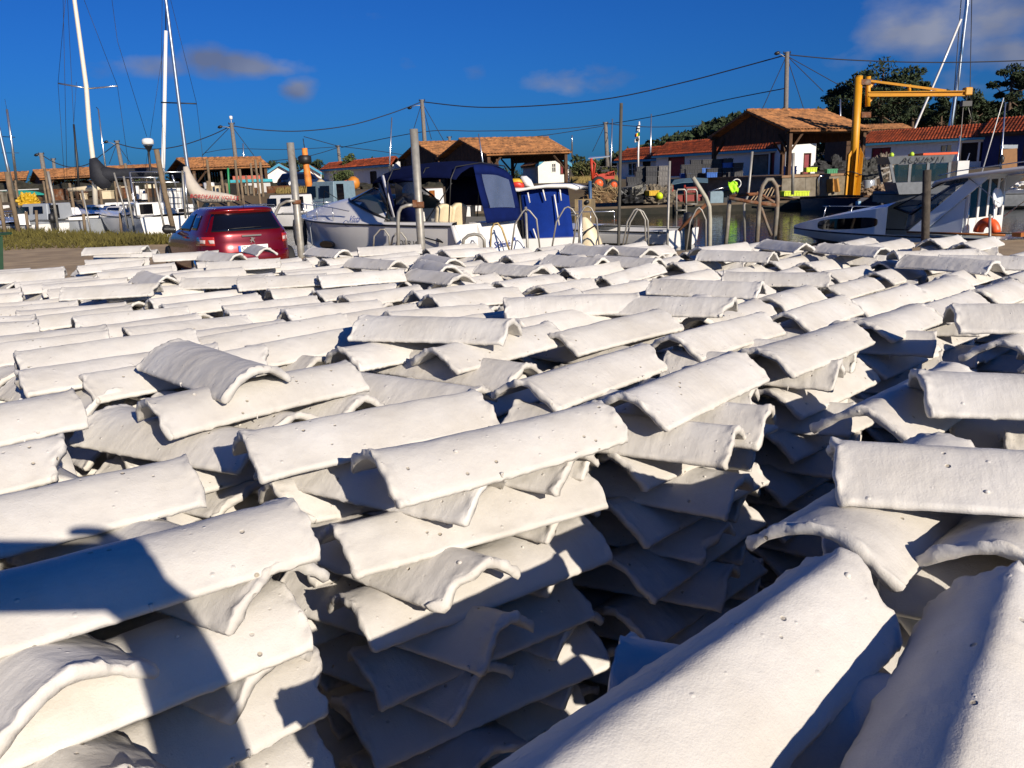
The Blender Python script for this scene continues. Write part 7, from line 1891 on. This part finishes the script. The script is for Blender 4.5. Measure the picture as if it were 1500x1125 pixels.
# clutter under the left sheds: barrels and boxes on the shore
rb = random.Random(12)
cols = [('white', M_GEL), ('brown', M_TIMBER), ('grey', M_CONC), ('rusty', M_RUSTY), ('cream', M_CREAM), ('dark', M_DARK), ('brown', M_TIMBER), ('dark', M_DARK)]
pxs = sorted(rb.choice([rb.uniform(0, 132), rb.uniform(150, 245), rb.uniform(282, 392), rb.uniform(282, 392)]) for _ in range(68))
for k, px in enumerate(pxs):
    d = rb.uniform(61, 66); c = XZ(px, d, 0); z = zt(c.x, d)
    nm, m = rb.choice(cols); s = rb.uniform(.35, .8)
    mb = MB()
    if rb.random() < .4:
        mb.lathe([(s * .42, 0), (s * .5, .03), (s * .52, s * .6), (s * .5, s * 1.15), (s * .42, s * 1.18)], 12, (c.x, d, z)); nme = 'barrel'
    else:
        w = s * rb.uniform(.8, 1.5); mb.box((c.x, d, z + s / 2), (w, s, s)); mb.box((c.x, d, z + s + .03), (w + .06, s + .06, .06)); nme = 'box'
    tag(mb.build(nme, m), '%s %s before the left sheds, %s piece of gear from the left' % (nm, nme, ordn(k)), nme, 'barrels and boxes before the left sheds')
rp = random.Random(3)
pxs = sorted(rp.choice([rp.uniform(5, 130), rp.uniform(285, 395), rp.uniform(285, 395), rp.uniform(150, 240)]) for _ in range(26))
for k, px in enumerate(pxs):
    d = rp.uniform(52, 60); r_ = rp.uniform(.06, .11); h = rp.uniform(2.4, 4.2)
    c = XZ(px, d, WZ)
    mb = MB(); mb.tube([c - Vector((0, 0, 1)), c + Vector((rp.uniform(-.1, .1), 0, h))], [r_, r_ * .85], 7); tag(mb.build('timber_pile', M_PILE), 'thin mooring stake before the left sheds, %s stake from the left' % ordn(k), 'pile', 'mooring stakes before the left sheds')
mb = MB(); mb.tube([P(334, 246, 55), P(336, 290, 55)], .07, 7); tag(mb.build('marker_post', MATS['green_plastic']), 'green and white marker stake before the lettered sail shed', 'post')
fb_ = empty('fish_boxes', P(190, 290, 58), 'white fish box stack beyond the grey cabin boat', 'boxes')
mb = MB()
for k in range(4): mb.box(P(191 + k * 7, 288, 58), (.3, .4, .3 + .1 * (k % 2)))
mb.build('box', M_GEL, fb_)
yb = MB(); yb.tube([P(100, 278, 49), P(130, 276, 49), P(150, 275, 49)], [.10, .16, .12], 8); tag(yb.build('rolled_sail', M_CREAM), 'cream rolled awning on a boom in the left harbour', 'awning')

# ------------------------------------------------------------------ utility poles, lamps, wires, flags
M_POLE = mat('utility_pole', (.16, .14, .12), .85, var=.2)
M_WIRE = mat('cable', (.015, .015, .018), .7)
def upole(label, top, bot, d, r, lamp=None, bar=None, white=False):
    a, b_ = P(*top, d), P(*bot, d); z0 = zt(b_.x, d)
    ext = b_ + (b_ - a).normalized() * max(0, (b_.z - z0) * 1.02)
    root = empty('utility_pole', ext, label, 'pole', 'utility poles')
    mb = MB(); mb.tube([a, ext], [r * .75, r], 9); mb.build('post', M_POLE, root)
    mb = MB(); mb.tube([a + Vector((-.35, 0, -.12)), a + Vector((.35, 0, -.12))], .05, 5)
    for s in (-.3, .3): mb.lathe([(.03, 0), (.06, .05), (.03, .18)], 7, a + Vector((s, 0, -.1)))
    mb.build('insulators', M_BLACK, root)
    if lamp:
        mb = MB(); e = P(*lamp, d); mb.tube([a + Vector((0, 0, -.6)), (a + e) / 2 + Vector((0, 0, -.2)), e], .04, 5); ao = mb.build('lamp_arm', M_STEEL, root)
        mb = MB(); mb.lathe([(.05, -.25), (.16, -.1), (.17, .15), (.05, .3)], 9, e, Matrix.Rotation(R(75), 3, 'Y')); mb.build('lamp_head', M_BLACK, ao)
    if white:
        mb = MB(); mb.lathe([(.05, 0), (.18, .05), (.18, .35), (.05, .4)], 9, a + Vector((0, 0, .35))); mb.tube([a, a + Vector((0, 0, .4))], .03, 5); mb.build('white_box', M_GEL, root)
    return root
upole('tall utility pole with street lamp behind the large shed', (1153, 76), (1151, 166), 82, .26, lamp=(1138, 78))
upole('utility pole behind the middle sheds, tallest of the left ones', (618, 146), (622, 206), 100, .28, lamp=(600, 158))
upole('utility pole with a white box above the lettered sail shed', (339, 180), (345, 230), 95, .26, lamp=(322, 186), white=True)
upole('utility pole behind the long left shed', (171, 206), (178, 242), 105, .28, lamp=(155, 208))
upole('lamp pole above the far left sheds', (60, 224), (66, 262), 100, .3, lamp=(53, 227))
upole('utility pole left of the tall dark post, before the dune', (887, 179), (889, 226), 110, .30)
upole('distant utility pole by the round green tree', (495, 213), (498, 238), 120, .28)
upole('small distant pole right of the middle utility pole', (658, 200), (659, 210), 120, .25)
upole('small distant pole left of the long left shed', (78, 232), (80, 250), 115, .25)
def wire(label, pts, d, r=.03):
    ds = d if isinstance(d, (list, tuple)) else [d] * len(pts)
    ctrl = [P(x, y, dd) for (x, y), dd in zip(pts, ds)]
    path = []
    for i in range(len(ctrl) - 1):                     # smooth curve through the points
        p0 = ctrl[max(0, i - 1)]; p1, p2 = ctrl[i], ctrl[i + 1]; p3 = ctrl[min(len(ctrl) - 1, i + 2)]
        for k in range(6):
            t = k / 6; path.append(.5 * ((2 * p1) + (p2 - p0) * t + (2 * p0 - 5 * p1 + 4 * p2 - p3) * t * t + (3 * p1 - p0 - 3 * p2 + p3) * t ** 3))
    path.append(ctrl[-1])
    mb = MB(); mb.tube(path, r, 4); tag(mb.build('overhead_wire', M_WIRE), label, 'wire', 'overhead wires')
wire('long sagging wire from the middle pole up to the tall right pole', [(618, 149), (700, 157), (800, 154), (900, 143), (1000, 121), (1080, 100), (1153, 80)], [100, 97, 94, 91, 88, 85, 82], .055)
wire('wire from the tall pole to the right edge', [(1153, 80), (1230, 87), (1330, 91), (1420, 91), (1520, 88)], 82, .05)
wire('sagging wire between the sail shed pole and the middle pole', [(339, 184), (380, 190), (440, 192), (510, 184), (570, 167), (618, 149)], [95, 96, 97, 98, 99, 100], .05)
wire('sagging wire left of the sail shed pole', [(171, 210), (200, 217), (235, 218), (270, 212), (310, 198), (339, 184)], 97, .05)
wire('sagging wire between the two far left poles', [(60, 226), (80, 238), (105, 245), (130, 240), (150, 226), (171, 210)], 100, .05)
wire('lower wire passing over the middle sheds', [(500, 216), (620, 193), (700, 192), (800, 190), (887, 182), (970, 168), (1060, 147), (1152, 129)], [118, 110, 110, 110, 110, 100, 92, 83], .045)
wire('short wire from the dune pole to the shed roof', [(887, 181), (950, 186), (1030, 184)], 108, .045)
wire('wire from the small pole to the trawler mast', [(495, 214), (470, 207), (445, 200)], 118, .045)
wire('low wire left of the round tree', [(495, 216), (470, 224), (440, 231), (395, 236)], 118, .04)
wire('wire descending right of the round tree', [(495, 214), (560, 222), (620, 232)], 118, .04)
wire('thin wire along the left roofs', [(300, 224), (340, 218), (420, 219), (495, 215)], 116, .035)
wire('thin wire from the dune pole to the left roofs', [(887, 184), (800, 198), (700, 209)], 112, .04)
for k, (a, b_, d) in enumerate((((618, 150), (602, 202), 100), ((618, 150), (632, 204), 100), ((618, 150), (650, 206), 100), ((1153, 80), (1112, 170), 82), ((1153, 84), (1180, 168), 82), ((1153, 82), (1206, 134), 82), ((1153, 82), (1228, 124), 82), ((339, 184), (296, 228), 95), ((339, 184), (372, 228), 95), ((887, 182), (868, 222), 110), ((171, 210), (160, 240), 105), ((171, 210), (192, 240), 105))):
    wire(('left guy of the middle pole', 'inner guy of the middle pole', 'right guy of the middle pole', 'left guy of the tall right pole', 'right guy of the tall right pole', 'wire from the tall pole to the pines, steeper', 'wire from the tall pole to the pines, flatter', 'left guy of the sail shed pole', 'right guy of the sail shed pole', 'guy of the dune pole', 'left guy of the long shed pole', 'right guy of the long shed pole')[k], [a, b_], d, .035)
fp = empty('flag_pole', P(934, 222, 84), 'white flagpole with three flags left of the red roofs', 'flagpole')
mb = MB(); mb.tube([P(936.5, 178, 84), P(935, 226, 84), P(935, 250, 84)], [.07, .09, .09], 7); mb.build('pole', M_GEL, fp)
def flag(label, pts, m, seed):
    a, b_, c, d_ = pts; rows = []
    for v in [k / 6 for k in range(7)]:
        rows.append([P(a[0] + (b_[0] - a[0]) * u + ((d_[0] + (c[0] - d_[0]) * u) - (a[0] + (b_[0] - a[0]) * u)) * v, a[1] + (b_[1] - a[1]) * u + ((d_[1] + (c[1] - d_[1]) * u) - (a[1] + (b_[1] - a[1]) * u)) * v, 83.8 + .12 * math.sin(u * 8 + seed)) for u in [k / 8 for k in range(9)]])
    mb = MB(); mb.grid(rows, True); return mb, label, m
def stripes(name, cols_, axis, scale):
    mm = bpy.data.materials.new(name); mm.use_nodes = True; t = mm.node_tree
    tcn = t.nodes.new('ShaderNodeTexCoord'); sp = t.nodes.new('ShaderNodeSeparateXYZ'); t.links.new(tcn.outputs['Generated'], sp.inputs[0])
    r = t.nodes.new('ShaderNodeValToRGB'); r.color_ramp.interpolation = 'CONSTANT'
    while len(r.color_ramp.elements) < len(cols_): r.color_ramp.elements.new(.5)
    for k, c in enumerate(cols_): r.color_ramp.elements[k].position = k / len(cols_); r.color_ramp.elements[k].color = (*c, 1)
    t.links.new(sp.outputs[axis], r.inputs[0]); t.links.new(r.outputs[0], t.nodes['Principled BSDF'].inputs['Base Color']); t.nodes['Principled BSDF'].inputs['Roughness'].default_value = .8
    return mm
for pts, lb, m, sd in (([(932, 185), (938, 181), (937, 189), (931, 194)], 'black and white striped flag, top of the flagpole', stripes('striped_cloth', [(.02, .02, .02), (.7, .7, .7)] * 3, 2, 6), 1), ([(930, 197), (937, 193), (937, 199), (930, 201)], 'red, yellow and green flag in the middle of the flagpole', stripes('tricolour_cloth', [(.55, .02, .02), (.75, .5, .02), (.05, .4, .05)], 0, 3), 2), ([(929, 205), (936, 199), (936, 207), (929, 209)], 'white flag with a dark emblem, lowest on the flagpole', M_GEL, 3)):
    mb, lb, m = flag(lb, pts, m, sd); fo = mb.build('flag', m, None, thick=.01); tag(fo, lb, 'flag')
    if sd == 3:
        e = MB(); e.lathe([(.02, -.02), (.16, -.012), (.16, .012), (.02, .02)], 10, P(934, 204, 83.6), Matrix.Rotation(R(90), 3, 'X')); e.build('emblem', M_INK, fo)
for lb, a, b_, d in (('thin white pole right of the dune utility pole', (897, 174), (895, 236), 90), ('thin grey pole right of the flags', (954, 167), (953, 222), 88), ('short white pole on the middle shed', (838, 198), (838, 205), 90), ('white aerial above the cruiser canopy', (574, 172), (571, 234), 40), ('slim pole between canopy and middle shed', (701, 196), (707, 235), 45), ('thin aerial in front of the blue building', (1473, 150), (1465, 255), 30), ('slim pole at the right of the sail shed', (356, 210), (357, 232), 90), ('thin pole by the small pines', (1231, 145), (1231, 182), 95)):
    mb = MB(); mb.tube([P(*a, d), P(*b_, d), P(b_[0], b_[1] + 25, d)], [.9 * d / 1200, 1.2 * d / 1200, 1.2 * d / 1200], 6); tag(mb.build('thin_pole', M_ALU), lb, 'pole', 'thin poles and aerials')
gb = empty('green_post', XZ(0, 17, 0), 'dark green post cut by the left edge of the picture', 'post')
mb = MB(); mb.hexa([XZ(-22, 16.8, 0), XZ(6, 16.8, 0), XZ(6, 17.1, 0), XZ(-22, 17.1, 0)], [P(-22, 344, 16.8), P(4, 346, 16.8), P(4, 346, 17.1), P(-22, 344, 17.1)]); mb.build('panel', mat('dark_green_paint', (.02, .06, .03), .6), gb)
mb = MB(); mb.box(P(-9, 343, 16.95), (.5, .4, .05)); mb.build('lid', MATS['dark_green_paint'], gb)
bx = empty('storage_box', XZ(1492, 47, .1), 'brown wooden box with grey tubs on the quay at the right edge', 'box')
mb = MB(); mb.hexa([P(1468, 250, 46), P(1490, 248, 46), P(1490, 246, 47), P(1468, 248, 47)], [P(1468, 219, 46), P(1490, 217, 46), P(1490, 217, 47), P(1468, 219, 47)]); mb.build('body', mat('brown_box', (.22, .10, .03), .7), bx)
mb = MB()
for k in range(3): mb.box(P(1471 + 7 * k, 215, 46.4), (.26, .3, .2))
mb.build('tub', M_GELGREY, bx)
# stacks of limed tiles standing across the water at the right edge
st = MB(); rq = random.Random(6)
for k in range(60):
    p = P(rq.uniform(1462, 1530), rq.uniform(266, 292), 42 + rq.uniform(-.5, .5)); st.tube([p, p + Vector((rq.uniform(.2, .4), rq.uniform(-.2, .2), rq.uniform(-.03, .03)))], .06, 5)
tag(st.build('distant_tile_load', M_GEL), 'pale load of limed tiles on a barge behind the cuddy boat', 'tiles', kind='stuff')
# ------------------------------------------------------------------ the photographer, behind the camera: a phone in the right hand
ph = MB()
Mp = Matrix((RT, UP, FW)).transposed()
pc = EYE - FW * .020 + RT * .032 - UP * .004
ph.box(pc, (.148, .074, .008), M=Mp)
pho = ph.build('phone', M_BLACK, None, bevel=.002); tag(pho, 'black phone held up in landscape by the photographer', 'phone')
M_SKIN = mat('skin', (.50, .30, .21), .55, var=.06)
M_SHIRT = mat('blue_shirt', (.04, .07, .16), .85, var=.15, bump=.3, bscale=20)
M_TROUS = mat('dark_trousers', (.03, .03, .04), .85, var=.15)
def person():
    V = []; Rr = []; E = []
    def v(p, r): V.append(Vector(p)); Rr.append(r if isinstance(r, tuple) else (r, r)); return len(V) - 1
    def chain(a, pts):
        for p, r in pts:
            b = v(p, r); E.append((a, b)); a = b
        return a
    ox, oy = .03, -.47
    pel = v((ox, oy, 1.0), (.155, .11))
    ch = chain(pel, [((ox, oy, 1.15), (.145, .10)), ((ox, oy + .01, 1.33), (.165, .11)), ((ox, oy + .01, 1.47), (.15, .095))])
    chain(ch, [((ox, oy + .02, 1.56), .058), ((ox, oy + .04, 1.63), .062), ((ox, oy + .055, 1.72), (.078, .095)), ((ox, oy + .05, 1.80), (.070, .088)), ((ox, oy + .04, 1.84), (.04, .05))])
    for s in (-1, 1):
        chain(pel, [((ox + s * .10, oy, .90), .095), ((ox + s * .11, oy + .01, .70), .078), ((ox + s * .11, oy + .02, .50), .058), ((ox + s * .115, oy, .30), .055), ((ox + s * .12, oy - .02, .09), .038), ((ox + s * .13, oy + .06, .045), .04), ((ox + s * .14, oy + .16, .035), .032)])
    sh = chain(ch, [((ox + .13, oy, 1.49), .07), ((ox + .20, oy + .01, 1.45), .062)])
    wr = chain(sh, [((ox + .22, oy + .14, 1.43), .056), ((ox + .215, oy + .26, 1.445), .054), ((.195, -.09, 1.60), .052), ((.150, -.035, 1.715), .042)])
    palm = chain(wr, [((.130, -.022, 1.755), (.036, .020)), ((.114, -.014, 1.79), (.034, .018))])
    # fingers run behind the phone and fold over its edges; the index finger rests on the top edge
    def fin(pts, r): chain(palm, [(p, r * (1 - .12 * k)) for k, p in enumerate(pts)])
    b = pc
    def onp(x, y, z): return tuple(b + RT * x + UP * y + FW * z)
    fin([onp(.082, .034, -.004), onp(.062, .047, 0), onp(.036, .049, .001), onp(.016, .047, .001)], .0095)
    fin([onp(.086, .014, .006), onp(.082, .018, .016), onp(.066, .016, .019)], .0090)
    fin([onp(.088, -.004, .006), onp(.083, -.004, .017), onp(.066, -.006, .020)], .0088)
    fin([onp(.086, -.024, .006), onp(.081, -.024, .016), onp(.068, -.026, .018)], .0080)
    chain(wr, [(onp(.098, -.050, -.012), .013), (onp(.080, -.036, -.022), .011), (onp(.058, -.022, -.020), .009)])
    shl = chain(ch, [((ox - .13, oy, 1.49), .07), ((ox - .20, oy + .0, 1.44), .062)])
    wl = chain(shl, [((ox - .235, oy - .01, 1.30), .050), ((ox - .25, oy - .01, 1.17), .044), ((ox - .255, oy + .05, 1.02), .036), ((ox - .255, oy + .09, .92), .028)])
    pl = chain(wl, [((ox - .255, oy + .10, .87), (.018, .034)), ((ox - .255, oy + .11, .83), (.016, .034))])
    for k in range(4):
        y = oy + .085 + .020 * k; ln_ = (.06, .075, .072, .062)[k]
        chain(pl, [((ox - .255, y, .80), .009), ((ox - .252, y + .004, .80 - ln_ * .5), .0085), ((ox - .243, y + .004, .80 - ln_), .007)])
    chain(wl, [((ox - .25, oy + .135, .88), .011), ((ox - .245, oy + .15, .845), .009)])
    me = bpy.data.meshes.new('person'); me.from_pydata(V, E, [])
    o = bpy.data.objects.new('person', me); COL.objects.link(o)
    mod = o.modifiers.new('skin', 'SKIN'); mod.use_smooth_shade = True
    for k, sv in enumerate(me.skin_vertices[0].data): sv.radius = Rr[k]
    me.skin_vertices[0].data[0].use_root = True
    sb = o.modifiers.new('sub', 'SUBSURF'); sb.levels = 1; sb.render_levels = 1
    dg = bpy.context.evaluated_depsgraph_get()
    m2 = bpy.data.meshes.new_from_object(o.evaluated_get(dg))
    bpy.data.objects.remove(o)
    for m_ in (M_SKIN, M_SHIRT, M_TROUS, M_BLACK): m2.materials.append(m_)
    for p in m2.polygons:
        c = p.center
        if c.z < .10: k = 3
        elif c.z < 1.04 and abs(c.x - ox) < .22: k = 2
        elif c.z < 1.53 and (c.z > 1.12 or abs(c.x - ox) < .2): k = 1
        else: k = 0
        p.material_index = k; p.use_smooth = True
    o = bpy.data.objects.new('person', m2); COL.objects.link(o)
    tag(o, 'person in a blue shirt and dark trousers holding up a phone', 'person')
    hm = MB(); c = Vector((ox, oy + .03, 1.775))
    rows = []
    for i in range(8):
        t = i / 7 * 1.75
        rows.append([c + Vector((.088 * math.sin(t) * math.cos(a), .108 * math.sin(t) * math.sin(a) - (.01 if t > 1.2 else 0), .092 * math.cos(t) + (-.05 * max(0, -math.sin(a)) * (t / 1.75)) + (.03 * max(0, math.sin(a)) * (t / 1.75)))) for a in [2 * math.pi * k / 18 for k in range(18)]])
    hm.grid(rows, True, True); hm.build('hair', mat('dark_hair', (.03, .02, .015), .7), o)
    nb = MB(); f0 = Vector((ox, oy + .05 + .088, 1.715))
    nb.tube([f0 + Vector((0, -.01, .03)), f0 + Vector((0, .018, -.012)), f0 + Vector((0, .0, -.022))], [.006, .013, .009], 8); nb.build('nose', M_SKIN, o)
    for s in (-1, 1):
        e = MB(); e.lathe([(.002, -.010), (.010, -.004), (.011, .003), (.004, .009)], 10, f0 + Vector((s * .031, -.012, .028)), Matrix.Rotation(R(-90), 3, 'X')); e.build('eye', M_GEL, o)
        e = MB(); e.tube([Vector((ox + s * .080, oy + .045, 1.745)), Vector((ox + s * .092, oy + .03, 1.735)), Vector((ox + s * .090, oy + .035, 1.70)), Vector((ox + s * .080, oy + .045, 1.685))], .009, 7); e.build('ear', M_SKIN, o)
    e = MB(); e.tube([f0 + Vector((-.024, -.012, -.048)), f0 + Vector((0, .004, -.05)), f0 + Vector((.024, -.012, -.048))], .006, 6); e.build('mouth', mat('lip', (.40, .16, .13), .5), o)
person()
